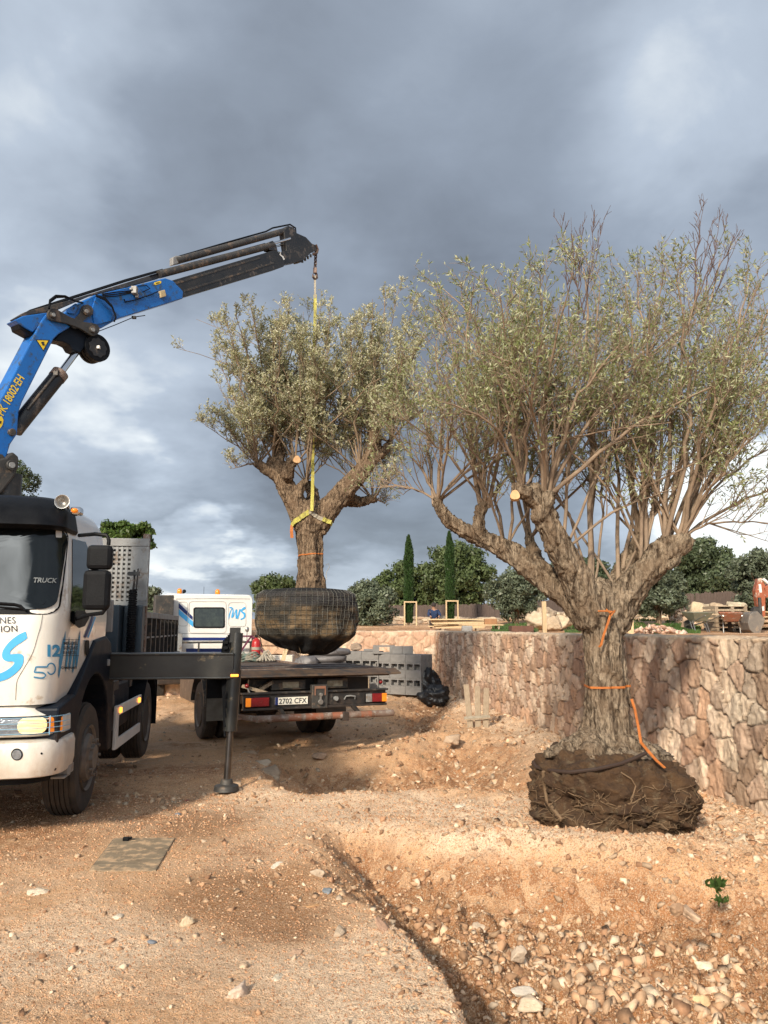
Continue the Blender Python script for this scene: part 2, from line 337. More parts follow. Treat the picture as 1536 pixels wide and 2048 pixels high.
def voro(x, y, cell, seed, jit=.42):
    """nearest and second nearest jittered cell centre: F1, F2, cell id hash values, offset to centre"""
    gx, gy = x / cell[0], y / cell[1]; ix, iy = np.floor(gx).astype(np.int64), np.floor(gy).astype(np.int64)
    f1 = np.full(x.shape, 9.); f2 = np.full(x.shape, 9.); idx = np.zeros(x.shape); ox = np.zeros(x.shape); oy = np.zeros(x.shape)
    for a in (-2, -1, 0, 1, 2):
        for c in (-2, -1, 0, 1, 2):
            cx, cy = ix + a, iy + c
            jx = cx + .5 + jit * (2 * _h(cx, cy, cx * 0, seed) - 1) + (cy % 2) * .5; jy = cy + .5 + jit * (2 * _h(cx, cy, cx * 0 + 1, seed) - 1)
            dx, dy = (gx - jx), (gy - jy); dd = np.sqrt(dx * dx + dy * dy)
            hid = _h(cx, cy, cx * 0 + 2, seed)
            nearer = dd < f1
            f2 = np.where(nearer, f1, np.minimum(f2, dd)); idx = np.where(nearer, hid, idx)
            ox = np.where(nearer, dx * cell[0], ox); oy = np.where(nearer, dy * cell[1], oy); f1 = np.where(nearer, dd, f1)
    return f1, f2, idx, ox, oy

# ------------------------------------------------------------------ mesh helpers
def tag(o, label=None, cat=None, group=None, kind=None):
    if label: o['label'] = label
    if cat: o['category'] = cat
    if group: o['group'] = group
    if kind: o['kind'] = kind
    return o
def empty(name, loc=(0, 0, 0), rz=0.0, label=None, cat=None, group=None):
    o = bpy.data.objects.new(name, None); COL.objects.link(o); o.location = loc; o.rotation_euler = (0, 0, rz); o.empty_display_size = .2
    return tag(o, label, cat, group)
def wmat(o):
    m = Matrix.Translation(o.location) @ o.rotation_euler.to_matrix().to_4x4()
    return wmat(o.parent) @ m if o.parent else m
def mesh_obj(name, v, f, mat, parent=None, smooth=False, world=False, attrs=None, bevel=0.0, loose_edges=None, solid=0.0, sharp=None):
    v = np.asarray(v, dtype=np.float64).reshape(-1, 3)
    if parent is not None and world:
        mi = np.array(wmat(parent).inverted()); v = v @ mi[:3, :3].T + mi[:3, 3]
    me = bpy.data.meshes.new(name)
    if isinstance(f, np.ndarray) and f.ndim == 2:
        k = f.shape[1]
        me.vertices.add(len(v)); me.vertices.foreach_set('co', v.ravel().astype(np.float32))
        me.loops.add(f.size); me.loops.foreach_set('vertex_index', f.ravel().astype(np.int32))
        me.polygons.add(len(f)); me.polygons.foreach_set('loop_start', np.arange(0, f.size, k, dtype=np.int32))
        me.update(calc_edges=True); me.validate()
    else:
        me.from_pydata([tuple(x) for x in v], [], [tuple(int(i) for i in q) for q in f]); me.validate()
    if attrs:
        for an, av in attrs.items():
            av = np.asarray(av, dtype=np.float32)
            if av.ndim == 1:
                at = me.attributes.new(an, 'FLOAT', 'POINT' if len(av) == len(me.vertices) else 'FACE'); at.data.foreach_set('value', av)
            else:
                at = me.attributes.new(an, 'FLOAT_COLOR', 'POINT' if len(av) == len(me.vertices) else 'FACE')
                if av.shape[1] == 3: av = np.concatenate([av, np.ones((len(av), 1), np.float32)], 1)
                at.data.foreach_set('color', av.ravel())
    me.materials.append(M[mat] if isinstance(mat, str) else mat)
    if smooth: me.polygons.foreach_set('use_smooth', np.ones(len(me.polygons), bool))
    o = bpy.data.objects.new(name, me); COL.objects.link(o)
    if parent is not None: o.parent = parent
    if sharp is not None and smooth:
        try: me.set_sharp_from_angle(angle=R(sharp))
        except Exception: pass
    if solid:
        md = o.modifiers.new('thick', 'SOLIDIFY'); md.thickness = solid; md.offset = 0
    if bevel:
        md = o.modifiers.new('bevel', 'BEVEL'); md.width = bevel; md.segments = 2; md.limit_method = 'ANGLE'; md.angle_limit = R(35); md.harden_normals = False
    return o

def frame(d):
    d = Vector(d).normalized(); a = Vector((0, 0, 1)) if abs(d.z) < .95 else Vector((1, 0, 0))
    x = d.cross(a).normalized(); return x, x.cross(d).normalized() * -1
class MB:
    def __init__(s): s.v = []; s.f = []
    def add(s, v, f):
        n = len(s.v); s.v += [tuple(x) for x in v]; s.f += [tuple(i + n for i in q) for q in f]; return s
    def box(s, c, sz, rot=None):
        hx, hy, hz = sz[0] / 2, sz[1] / 2, sz[2] / 2; c = Vector(c)
        vs = [Vector((x, y, z)) for x in (-hx, hx) for y in (-hy, hy) for z in (-hz, hz)]
        if rot is not None: vs = [rot @ q for q in vs]
        return s.add([q + c for q in vs], [(0, 1, 3, 2), (4, 6, 7, 5), (0, 4, 5, 1), (2, 3, 7, 6), (0, 2, 6, 4), (1, 5, 7, 3)])
    def b2(s, x0, x1, y0, y1, z0, z1): return s.box(((x0 + x1) / 2, (y0 + y1) / 2, (z0 + z1) / 2), (x1 - x0, y1 - y0, z1 - z0))
    def bar(s, p0, p1, wd, ht, up=(0, 0, 1)):
        p0, p1, up = Vector(p0), Vector(p1), Vector(up); d = (p1 - p0); L = d.length; d.normalize()
        x = d.cross(up).normalized(); z = x.cross(d)
        m = Matrix((x, d, z)).transposed()
        return s.box((p0 + p1) / 2, (wd, L, ht), m)
    def cyl(s, p0, p1, r0, r1=None, n=20, caps=True):
        r1 = r0 if r1 is None else r1; p0, p1 = Vector(p0), Vector(p1); a, b = frame(p1 - p0)
        v = [p + (a * math.cos(t) + b * math.sin(t)) * r for p, r in ((p0, r0), (p1, r1)) for t in (2 * math.pi * i / n for i in range(n))]
        f = [(i, (i + 1) % n, n + (i + 1) % n, n + i) for i in range(n)]
        if caps: f += [tuple(range(n - 1, -1, -1)), tuple(range(n, 2 * n))]
        return s.add(v, f)
    def tube(s, pts, r, n=8, caps=True):
        pts = [Vector(p) for p in pts]; k = len(pts); rr = r if hasattr(r, '__len__') else [r] * k
        v = []; pa = None
        for i in range(k):
            d = (pts[min(i + 1, k - 1)] - pts[max(i - 1, 0)]).normalized()
            if pa is None: a, b = frame(d)
            else:
                a = (pa - d * pa.dot(d)).normalized(); b = d.cross(a)
            pa = a
            v += [pts[i] + (a * math.cos(2 * math.pi * j / n) + b * math.sin(2 * math.pi * j / n)) * rr[i] for j in range(n)]
        f = [(i * n + j, i * n + (j + 1) % n, (i + 1) * n + (j + 1) % n, (i + 1) * n + j) for i in range(k - 1) for j in range(n)]
        if caps: f += [tuple(range(n - 1, -1, -1)), tuple(range((k - 1) * n, k * n))]
        return s.add(v, f)
    def ribbon(s, pts, wdirs, wd, th):
        """flat strap through pts; wdirs gives its width direction at each point"""
        pts = [Vector(p) for p in pts]; v = []; k = len(pts)
        for i, p in enumerate(pts):
            d = (pts[min(i + 1, k - 1)] - pts[max(i - 1, 0)]).normalized(); x = Vector(wdirs[i] if hasattr(wdirs[0], '__len__') else wdirs)
            x = (x - d * x.dot(d)).normalized(); z = x.cross(d)
            v += [p - x * wd / 2 - z * th / 2, p + x * wd / 2 - z * th / 2, p + x * wd / 2 + z * th / 2, p - x * wd / 2 + z * th / 2]
        f = [(i * 4 + j, i * 4 + (j + 1) % 4, i * 4 + 4 + (j + 1) % 4, i * 4 + 4 + j) for i in range(k - 1) for j in range(4)]
        f += [(3, 2, 1, 0), tuple(range(4 * k - 4, 4 * k))]
        return s.add(v, f)
    def prism(s, poly, off):
        off = Vector(off); k = len(poly); poly = [Vector(p) for p in poly]
        return s.add(poly + [p + off for p in poly], [tuple(range(k)), tuple(range(2 * k - 1, k - 1, -1))] + [(i, i + k, (i + 1) % k + k, (i + 1) % k) for i in range(k)])
    def lathe(s, prof, n=32, o=(0, 0, 0), axis=(0, 0, 1)):
        o = Vector(o); ax = Vector(axis).normalized(); a, b = frame(ax); k = len(prof)
        v = [o + ax * z + (a * math.cos(2 * math.pi * j / n) + b * math.sin(2 * math.pi * j / n)) * r for r, z in prof for j in range(n)]
        f = [(i * n + j, i * n + (j + 1) % n, (i + 1) * n + (j + 1) % n, (i + 1) * n + j) for i in range(k - 1) for j in range(n)]
        return s.add(v, f + [tuple(range(n - 1, -1, -1)), tuple(range((k - 1) * n, k * n))])
    def sphere(s, c, r, n=16, m=10):
        c = Vector(c); rr = Vector(r) if hasattr(r, '__len__') else Vector((r, r, r))
        v = [c + Vector((rr.x * math.sin(math.pi * i / m) * math.cos(2 * math.pi * j / n), rr.y * math.sin(math.pi * i / m) * math.sin(2 * math.pi * j / n), rr.z * math.cos(math.pi * i / m))) for i in range(1, m) for j in range(n)]
        t = len(v); v += [c + Vector((0, 0, rr.z)), c - Vector((0, 0, rr.z))]
        f = [(i * n + j, (i + 1) * n + j, (i + 1) * n + (j + 1) % n, i * n + (j + 1) % n) for i in range(m - 2) for j in range(n)]
        f += [(t, j, (j + 1) % n) for j in range(n)] + [(t + 1, (m - 2) * n + (j + 1) % n, (m - 2) * n + j) for j in range(n)]
        return s.add(v, f)
    def build(s, name, mat, parent=None, bevel=0.0, smooth=False, world=False, label=None, sharp=38, **kw):
        o = mesh_obj(name, s.v, s.f, mat, parent, smooth, world, bevel=bevel, sharp=sharp, **kw)
        bm = bmesh.new(); bm.from_mesh(o.data); bmesh.ops.recalc_face_normals(bm, faces=bm.faces); bm.to_mesh(o.data); bm.free()
        if smooth and sharp is not None:
            try: o.data.set_sharp_from_angle(angle=R(sharp))
            except Exception: pass
        if label: o['label'] = label
        return o
def kids(o): return [c for c in bpy.data.objects if c.parent == o]
def copy_tree(o, parent=None, label=None):
    c = o.copy(); COL.objects.link(c)
    if parent is not None: c.parent = parent
    for ch in kids(o): copy_tree(ch, c)
    if label: c['label'] = label
    return c
def text2d(txt, size, bold=0.0, space=1.0, extr=0.0, shear=0.0):
    cu = bpy.data.curves.new('t', 'FONT'); cu.body = txt; cu.size = size; cu.offset = bold; cu.space_character = space; cu.extrude = extr; cu.shear = shear; cu.resolution_u = 3
    o = bpy.data.objects.new('t', cu); COL.objects.link(o); dg = bpy.context.evaluated_depsgraph_get(); dg.update()
    me = bpy.data.meshes.new_from_object(o.evaluated_get(dg)); bpy.data.objects.remove(o); bpy.data.curves.remove(cu)
    v = np.array([tuple(q.co) for q in me.vertices]); f = [tuple(p.vertices) for p in me.polygons]; bpy.data.meshes.remove(me)
    return v, f
def fill2d(outline, rings=5):
    """disc-like fill of a star shaped outline: verts (n,2), faces"""
    o = np.array(outline, float); c = o.mean(0); n = len(o)
    v = [c] + [c + (q - c) * (k / rings) for k in range(1, rings + 1) for q in o]
    f = [(0, 1 + j, 1 + (j + 1) % n) for j in range(n)]
    f += [(1 + (k - 1) * n + j, 1 + k * n + j, 1 + k * n + (j + 1) % n, 1 + (k - 1) * n + (j + 1) % n) for k in range(1, rings) for j in range(n)]
    return np.array(v), f
def rrect(x0, x1, y0, y1, r, k=6, edge=6):
    pts = []
    for cx, cy, a0 in ((x1 - r, y0 + r, -90), (x1 - r, y1 - r, 0), (x0 + r, y1 - r, 90), (x0 + r, y0 + r, 180)):
        for i in range(k + 1):
            a = R(a0 + 90 * i / k); pts.append((cx + r * math.cos(a), cy + r * math.sin(a)))
    out = []
    for i in range(len(pts)):
        a, b = np.array(pts[i]), np.array(pts[(i + 1) % len(pts)]); L = np.linalg.norm(b - a); m = max(1, int(L / ((x1 - x0 + y1 - y0) / (4 * edge))))
        for j in range(m): out.append(a + (b - a) * j / m)
    return out
def quadpts(*pts, per=8):
    out = []
    for i in range(len(pts)):
        a, b = np.array(pts[i], float), np.array(pts[(i + 1) % len(pts)], float)
        out += [a + (b - a) * j / per for j in range(per)]
    return out

# ------------------------------------------------------------------ rocks
def ico(sub):
    bm = bmesh.new(); bmesh.ops.create_icosphere(bm, subdivisions=sub, radius=1.0)
    v = np.array([tuple(q.co) for q in bm.verts]); f = np.array([[q.index for q in p.verts] for p in bm.faces]); bm.free(); return v, f
ICO = {k: ico(k) for k in (1, 2, 3, 4)}
def hull_rock(seed, k=11):
    r = np.random.default_rng(seed); q = r.normal(size=(k, 3)); q /= np.linalg.norm(q, axis=1)[:, None]; q *= r.uniform(.72, 1.0, (k, 1)); q -= q.mean(0)
    bm = bmesh.new(); [bm.verts.new(tuple(p)) for p in q]; res = bmesh.ops.convex_hull(bm, input=bm.verts); bmesh.ops.delete(bm, geom=[e for e in res['geom_interior'] if isinstance(e, bmesh.types.BMVert)], context='VERTS')
    bmesh.ops.triangulate(bm, faces=bm.faces); bmesh.ops.recalc_face_normals(bm, faces=bm.faces); bm.verts.index_update(); bm.normal_update()
    v = np.array([tuple(p.co) for p in bm.verts]); f = np.array([[p.index for p in g.verts] for g in bm.faces]); n = np.array([tuple(g.normal) for g in bm.faces]); d = np.array([g.normal.dot(g.verts[0].co) for g in bm.faces]); bm.free()
    return v, f, n, d
def rock_shape(sub, seed, flat=.7, rough=.05):
    r = np.random.default_rng(seed + 5); sc_ = np.array([1, r.uniform(.6, .95), flat * r.uniform(.7, 1.1)])
    if sub <= 1: v, f, _, _ = hull_rock(seed, 10); return v * sc_, f
    _, _, n, d = hull_rock(seed, 13); v, f = ICO[sub]
    t = n @ v.T; d = np.maximum(d, .22); rad = np.min(np.where(t > 1e-3, d[:, None] / np.maximum(t, 1e-3), 9), axis=0)
    rad = rad * (1 + rough * fbm(v, 2.6, 4, seed) + rough * .4 * fbm(v, 9, 4, seed + 2, .6, True))
    return v * np.minimum(rad, 1.05)[:, None] * sc_, f
def rotm(a, b, c):
    ca, sa, cb, sb, cc, sc_ = np.cos(a), np.sin(a), np.cos(b), np.sin(b), np.cos(c), np.sin(c)
    z = np.zeros_like(ca); o = np.ones_like(ca)
    Rz = np.stack([ca, -sa, z, sa, ca, z, z, z, o], -1).reshape(-1, 3, 3)
    Rx = np.stack([o, z, z, z, cb, -sb, z, sb, cb], -1).reshape(-1, 3, 3)
    Ry = np.stack([cc, z, sc_, z, o, z, -sc_, z, cc], -1).reshape(-1, 3, 3)
    return Rz @ Rx @ Ry
def scatter(pos, size, cols, sub=1, nvar=18, seed=5, tilt=.6, flat=.65):
    """many stones as one mesh"""
    r = np.random.default_rng(seed); V, Fc, C = [], [], []; off = 0
    shapes = [rock_shape(sub, 100 + seed * 31 + i, flat=flat) for i in range(nvar)]; pick = r.integers(0, nvar, len(pos))
    for k in range(nvar):
        m = np.where(pick == k)[0]
        if not len(m): continue
        sv, sf = shapes[k]; Rm = rotm(r.uniform(0, 6.28, len(m)), r.normal(0, tilt, len(m)), r.normal(0, tilt, len(m)))
        q = np.einsum('nij,vj->nvi', Rm, sv) * size[m][:, None, None] + pos[m][:, None, :]
        V.append(q.reshape(-1, 3)); Fc.append((sf[None] + (np.arange(len(m)) * len(sv))[:, None, None] + off).reshape(-1, 3)); off += len(m) * len(sv)
        C.append(np.repeat(cols[m], len(sv), 0))
    return np.concatenate(V), np.concatenate(Fc), np.concatenate(C)

# ------------------------------------------------------------------ ground height
def poly_sdf(x, y, poly):
    d = np.full(x.shape, 1e9); inside = np.zeros(x.shape, bool); n = len(poly)
    for i in range(n):
        ax, ay = poly[i]; bx, by = poly[(i + 1) % n]; ex, ey = bx - ax, by - ay
        t = np.clip(((x - ax) * ex + (y - ay) * ey) / (ex * ex + ey * ey + 1e-12), 0, 1)
        d = np.minimum(d, (x - ax - t * ex) ** 2 + (y - ay - t * ey) ** 2)
        c = ((ay > y) != (by > y)) & (x < (bx - ax) * (y - ay) / (by - ay + 1e-12) + ax); inside ^= c
    d = np.sqrt(d); return np.where(inside, -d, d)
def gp(pts): return [tuple(G(u, v)[:2]) for u, v in pts]
PIT_NEAR = gp([(625, 1700), (660, 1668), (760, 1660), (860, 1684), (1000, 1700), (1150, 1712), (1290, 1722), (1430, 1728), (1600, 1745), (1800, 1790), (1850, 2500), (1300, 2500), (1000, 2350), (960, 2160), (935, 2050), (902, 1990), (862, 1932), (800, 1880), (740, 1835), (672, 1795), (640, 1745)])
PIT_FAR = gp([(540, 1585), (620, 1596), (700, 1590), (860, 1584), (1050, 1596), (1090, 1560), (1085, 1500), (1000, 1478), (900, 1462), (760, 1480), (660, 1478), (560, 1470), (500, 1478), (497, 1520)])
PIT_BACK = gp([(775, 1452), (850, 1462), (930, 1452), (935, 1420), (925, 1400), (800, 1398), (765, 1420)])
COVER = gp([(228, 1678), (350, 1678), (312, 1743), (178, 1743)])
def wall_x(y): return 3.64 - .153 * (y - 7.3)
def edge_noise(x, y, s=1.0): return fbm(p3(x, y), 1.6, 4, 41) * .10 * s + fbm(p3(x, y), 7, 3, 44) * .03
def pits(x, y):
    e = edge_noise(x, y)
    d1, d2, d3 = poly_sdf(x, y, PIT_NEAR) + e, poly_sdf(x, y, PIT_FAR) + e, poly_sdf(x, y, PIT_BACK) + e
    w1 = .24 + .33 * sstep(4.4, 5.5, y + .1 * x) + .25 * sstep(1.8, 2.6, x)
    w2 = .22 + 1.15 * sstep(9.3, 10.8, y)
    a = sstep(0, 1, -d1 / w1); b = sstep(0, 1, -d2 / w2); c = sstep(0, 1, -d3 / .8)
    return a, b, c, d1, d2, d3
def H(x, y, fine=True):
    x, y = np.asarray(x, float), np.asarray(y, float); shp = x.shape; x, y = x.ravel(), y.ravel()
    z = -.25 * sstep(9, 12.6, y) * (1 - sstep(15.8, 18.6, y)) * (1 - sstep(-.6, 1.6, x))
    a, b, c, d1, d2, d3 = pits(x, y)
    pit = np.maximum(np.maximum(a, b), c)
    z = z - a * (.46 + .10 * fbm(p3(x, y), 1.5, 2, 9)) - b * .54 - c * .28
    # a low bank of spoil along the far pit, against the wall and beside the outrigger
    z += .05 * np.exp(-((d2 - .12) / .22) ** 2) + .07 * np.exp(-((d1 - .12) / .2) ** 2) * sstep(5, 5.8, y)
    z += .05 * sstep(.6, 0, wall_x(y) - x) * sstep(2, 4, y) - .10 * sstep(1.6, .2, wall_x(y) - x) * sstep(10, 7, y)
    z += .05 * sstep(1.9, .2, np.hypot(x - 2.05, (y - 7.0) * 1.1) - .55) * sstep(.5, -.2, b)
    z += .16 * sstep(.8, 0, np.hypot((x - .9) * .6, y - 15.4)) 
    P_ = p3(x, y)
    flat = 1 - sstep(.35, .0, poly_sdf(x, y, COVER))
    z += fbm(P_, .8, 3, 21) * (.035 + .03 * sstep(-.3, 1.0, x)) * flat
    amp = .014 + .085 * pit + .02 * sstep(7.5, 9, y) + .016 * sstep(-.4, .8, x)
    z += fbm(P_, 4.5, 4, 31, ridged=False) * amp * flat
    wl = np.maximum(a * (1 - sstep(.9, 1.5, -d1)), np.maximum(b, c)); wl = np.maximum(wl, .30 * sstep(-.3, .9, x) * (1 - a) + .35 * sstep(9, 11, y) * (x > -2.2)) * flat
    mk = wl > .02
    if fine and mk.any():
        jx = x[mk] + .05 * fbm(P_[mk], 6, 3, 3); jy = y[mk] + .05 * fbm(P_[mk], 6, 3, 4)
        f1, f2, ci, _, _ = voro(jx, jy, (.17, .10), 12); g1, g2, cj, _, _ = voro(jx, jy, (.07, .05), 13)
        z[mk] += wl[mk] * (.085 * (ci - .5) * sstep(0, .35, f2 - f1) + .030 * sstep(0, .3, f2 - f1) * (1 - f1) + .040 * (cj - .4) * sstep(0, .3, g2 - g1))
    if fine: z += fbm(P_, 14, 5, 61, .62) * (.008 + .038 * pit + .008 * sstep(-.2, .6, x)) * flat
    return z.reshape(shp)
def h1(x, y): return float(H(np.array([x]), np.array([y]))[0])
def gnd(u, v):
    p = G(u, v)
    for _ in range(6): p = G(u, v, h1(p.x, p.y))
    return p

# ------------------------------------------------------------------ ground sheet
def grid_faces(nr, nc):
    i = np.arange(nr - 1)[:, None] * nc + np.arange(nc - 1)[None, :]
    return np.stack([i, i + 1, i + nc + 1, i + nc], -1).reshape(-1, 4)
def soil_attr(x, y):
    a, b, c, d1, d2, d3 = pits(x, y); pit = np.maximum(np.maximum(a, b), c)
    nz = fbm(p3(x, y), 1.1, 4, 71)
    def blob(u, v, rx, ry):
        g = G(u, v); return np.exp(-(((x - g.x) / rx) ** 2 + ((y - g.y) / ry) ** 2))
    wall1 = a * (1 - sstep(.75, 1.6, -d1))            # upper walls of the near pit
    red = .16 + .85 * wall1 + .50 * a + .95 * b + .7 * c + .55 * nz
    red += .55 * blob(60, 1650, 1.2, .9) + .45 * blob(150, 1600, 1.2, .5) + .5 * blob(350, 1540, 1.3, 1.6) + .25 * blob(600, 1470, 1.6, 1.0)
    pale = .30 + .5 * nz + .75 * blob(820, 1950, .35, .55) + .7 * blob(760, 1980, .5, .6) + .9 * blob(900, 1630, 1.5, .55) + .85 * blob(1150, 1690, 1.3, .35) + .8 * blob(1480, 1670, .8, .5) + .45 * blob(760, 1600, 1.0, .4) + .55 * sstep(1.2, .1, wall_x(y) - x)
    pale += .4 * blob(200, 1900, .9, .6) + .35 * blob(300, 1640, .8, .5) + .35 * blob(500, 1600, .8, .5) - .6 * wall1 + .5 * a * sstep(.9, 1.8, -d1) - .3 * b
    damp_dark = .0 + 1.25 * blob(480, 1790, .52, .55) + .95 * blob(400, 1650, .5, .6) + .75 * blob(560, 1860, .38, .30) + .4 * blob(40, 1640, 1.0, .5) + .4 * blob(330, 1960, .4, .3) + .25 * b + .55 * wall1 * (1 - sstep(.0, .25, -d1) * 0) * sstep(.12, .5, -d1) + .35 * c + .5 * blob(60, 1600, 1.6, .5)  # damp patch mid-yard, plus darker brown patches at the left and in the pits
    return np.clip(np.stack([red, pale, damp_dark], 1), 0, 1)
ys = [2.2]
while ys[-1] < 9: ys.append(ys[-1] + max(.010, .00058 * ys[-1] ** 2 + .003))
while ys[-1] < 24.5: ys.append(ys[-1] + min(.075, .0006 * ys[-1] ** 2))
ys = np.array(list(-np.geomspace(60, .5, 12)) + list(np.linspace(-.2, 2.1, 40)) + ys)
xs = np.linspace(-1, 1, 760); far = np.geomspace(1.03, 60, 14)
xs = np.concatenate([-far[::-1], xs, far])
Yg = np.repeat(ys[:, None], len(xs), 1); Xg = xs[None, :] * (.60 * np.maximum(Yg, 2.0) + .9)
x_, y_ = Xg.ravel(), Yg.ravel()
z_ = H(x_, y_); z_ = np.where(np.abs(x_) > .75 * np.maximum(y_, 2) + 3, z_ * .3 - .02, z_)
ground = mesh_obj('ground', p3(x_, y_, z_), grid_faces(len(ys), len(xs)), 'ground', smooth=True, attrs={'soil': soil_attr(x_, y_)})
tag(ground, kind='structure')

# ------------------------------------------------------------------ retaining walls
CORNER = Vector((wall_x(21.7), 21.7, 0)); WD = Vector((.153, -1, 0)).normalized(); WN = Vector((-1, -.153, 0)).normalized()
WALL_TOP = 1.63
PAL_BROWN = 1.38 * np.array([(.35, .255, .19), (.40, .31, .235), (.27, .195, .14), (.44, .37, .29), (.35, .24, .165), (.31, .25, .195), (.46, .375, .285), (.27, .19, .14)])
PAL_PALE = np.array([(.66, .44, .30), (.74, .56, .40), (.60, .38, .26), (.78, .63, .48), (.70, .48, .34)])
PAL_GREY = np.array([(.34, .27, .20), (.42, .34, .25), (.28, .22, .17), (.50, .41, .30), (.38, .27, .19)])
def stone_wall(name, o, d, nrm, slist, z0, z1, thick, cell, pal, seed, joint=.03, depth=.045, rough=.02, nz=130, lean=0.0, topw=.03, zfun=None, label=None, cat='wall', mat='stonewall', ffc=None):
    s = np.asarray(slist, float); hgt = z1 - z0
    tt = np.concatenate([np.linspace(0, hgt, nz), hgt + np.linspace(thick / 14, thick, 14), hgt + thick + np.linspace(.05, hgt, 6)])
    Sg = np.repeat(s[:, None], len(tt), 1).ravel(); Tg = np.repeat(tt[None, :], len(s), 0).ravel()
    wx = Sg + .05 * cell[0] / .25 * fbm(p3(Sg, Tg), 5, 3, seed) ; wy = Tg + .06 * cell[1] / .25 * fbm(p3(Sg, Tg), 5, 3, seed + 7)
    f1, f2, cid, ox, oy = voro(wx, wy, cell, seed)
    jd = sstep(joint * .4, joint * 3.2, f2 - f1)
    tx, ty = (cid * 7.13 % 1 - .5), (cid * 13.7 % 1 - .5)
    disp = depth * jd + (cid - .5) * .018 + .11 * (tx * ox + ty * oy)
    disp += rough * fbm(np.stack([Sg * 1.0, Tg * .45, cid * 9], 1), 7, 5, seed + 3, .6) + rough * .5 * fbm(np.stack([Sg * 1.6, Tg * .5, cid * 5], 1), 28, 3, seed + 5) * jd
    face = Tg <= hgt; top = (Tg > hgt) & (Tg <= hgt + thick)
    back = np.where(face, 0, np.where(top, Tg - hgt, thick)); z = np.where(face, Tg, np.where(top, hgt, hgt - (Tg - hgt - thick)))
    zt = hgt + (fbm(p3(Sg, Sg * 0), 1.5, 3, seed) * topw if topw else 0)
    if zfun is not None: zt = zt * zfun(Sg)
    z = z * (zt / hgt)
    edge = np.clip((Tg - hgt + .05) / .1, 0, 1)
    dn = disp * (1 - edge) * (Tg < hgt + thick); dz = disp * edge * (top | face)
    back = back - lean * (hgt - z) * 1.0
    n3_, d3_ = np.array(nrm), np.array(d)
    pos = np.array(o)[None] + Sg[:, None] * d3_ + (dn - back)[:, None] * n3_ + np.stack([Sg * 0, Sg * 0, z0 + z + dz * .6], 1)
    c = pal[(cid * 997).astype(int) % len(pal)] * (1 + .22 * fbm(np.stack([Sg, Tg * .5, cid * 3], 1), 5, 4, seed + 9))[:, None]
    c = c * (.45 + .55 * jd)[:, None] if joint < .05 else c * (.86 + .14 * jd)[:, None]
    if ffc is not None: c = ffc(c, Sg, Tg, hgt)
    ob = mesh_obj(name, pos, grid_faces(len(s), len(tt)), mat, smooth=True, attrs={'col': np.clip(c, 0, 1)})
    if label: tag(ob, label, cat)
    return ob
L_ = [0.0]                                   # from the far corner towards the camera
while L_[-1] < 26:
    yy = 21.7 - L_[-1]; L_.append(L_[-1] + (max(.012, .0026 * yy) if yy > 4 else .05))
def coping(c, s, t, h):
    m = sstep(h - .035, h + .0, t + .02 * fbm(p3(s, t), 12, 2, 3))[:, None]; return c * (1 - m) + np.array([.60, .46, .33]) * m
def weather(c, s, t, h):
    # a paler, freshly built far stretch and a browner, rougher near stretch, pale mortar run along the top
    g = sstep(13.5, 14.0, s + .15 * fbm(p3(s, t), 3, 2, 8))[:, None]
    return coping(c * (1.0 * g + (1 - g) * np.array([1.16, 1.10, 1.08])), s, t, h)
stone_wall('stone_retaining_wall', (CORNER.x, CORNER.y, 0), WD, WN, L_, -.45, WALL_TOP, .42, (.235, .255), PAL_BROWN, 3, joint=.026, depth=.031, rough=.042, nz=170, topw=.008,
           label='long brown irregular stone retaining wall running beside the pits and the standing olive tree', ffc=weather)
WL = Vector((-1, -.153, 0)).normalized(); WLN = Vector((.153, -1, 0)).normalized()
L2 = list(np.arange(-.35, 9.0, .022)) + list(np.arange(9.0, 26, .12))
stone_wall('stone_terrace_wall', (CORNER.x - .02, CORNER.y + .06, 0), WL, WLN, L2, -.4, WALL_TOP + .02, .42, (.30, .24), PAL_PALE, 8, joint=.07, depth=.02, rough=.018, nz=90,
           label='pale orange stone terrace wall behind the stacked concrete blocks', ffc=coping)

# ------------------------------------------------------------------ raised ground behind the walls
def TZ(x, y):
    y = np.asarray(y, float); x = np.asarray(x, float)
    return WALL_TOP - .05 + .32 * sstep(26, 40, y) + .8 * sstep(42, 90, y) + .35 * sstep(24, 31, y) * sstep(3, 9, x)
def tz(x, y): return float(TZ(x, y))
uu = np.concatenate([-np.geomspace(900, 30, 10), np.arange(-28, 20, .35), np.geomspace(20.5, 60, 12)])   # along the pale wall, to the right of the corner is positive
vv = np.concatenate([[.06], np.arange(.25, 26, .22), np.geomspace(26.5, 1800, 26)])
# two sheets: behind the pale wall and everything right of the long wall share one grid in (x, y)
ty = np.concatenate([-np.geomspace(60, 1, 8), np.arange(0, 46, .22), np.geomspace(47, 1800, 28)])
tx = np.concatenate([np.array([0.0]), np.geomspace(.2, 900, 150)])
Yt = np.repeat(ty[:, None], len(tx), 1)
Xt = wall_x(np.minimum(Yt, 21.7)) + .16 + tx[None, :]
a_, b_ = Xt.ravel(), Yt.ravel()
def terr_attr(x, y):
    nz = fbm(p3(x, y), .5, 4, 91); return np.clip(np.stack([.55 + .5 * nz, .25 - .4 * nz, .25 + .2 * nz], 1), 0, 1)
def bumpy(x, y): return fbm(p3(x, y), 1.2, 4, 77) * .035
V1 = p3(a_, b_, TZ(a_, b_) + bumpy(a_, b_)); F1_ = grid_faces(len(ty), len(tx))
tx2 = -np.concatenate([[0.0], np.geomspace(.2, 900, 110)])
ty2 = np.concatenate([np.arange(0, 24, .22), np.geomspace(24.5, 1800, 26)])
Xq = np.repeat(tx2[None, :], len(ty2), 0) + CORNER.x + .16; 
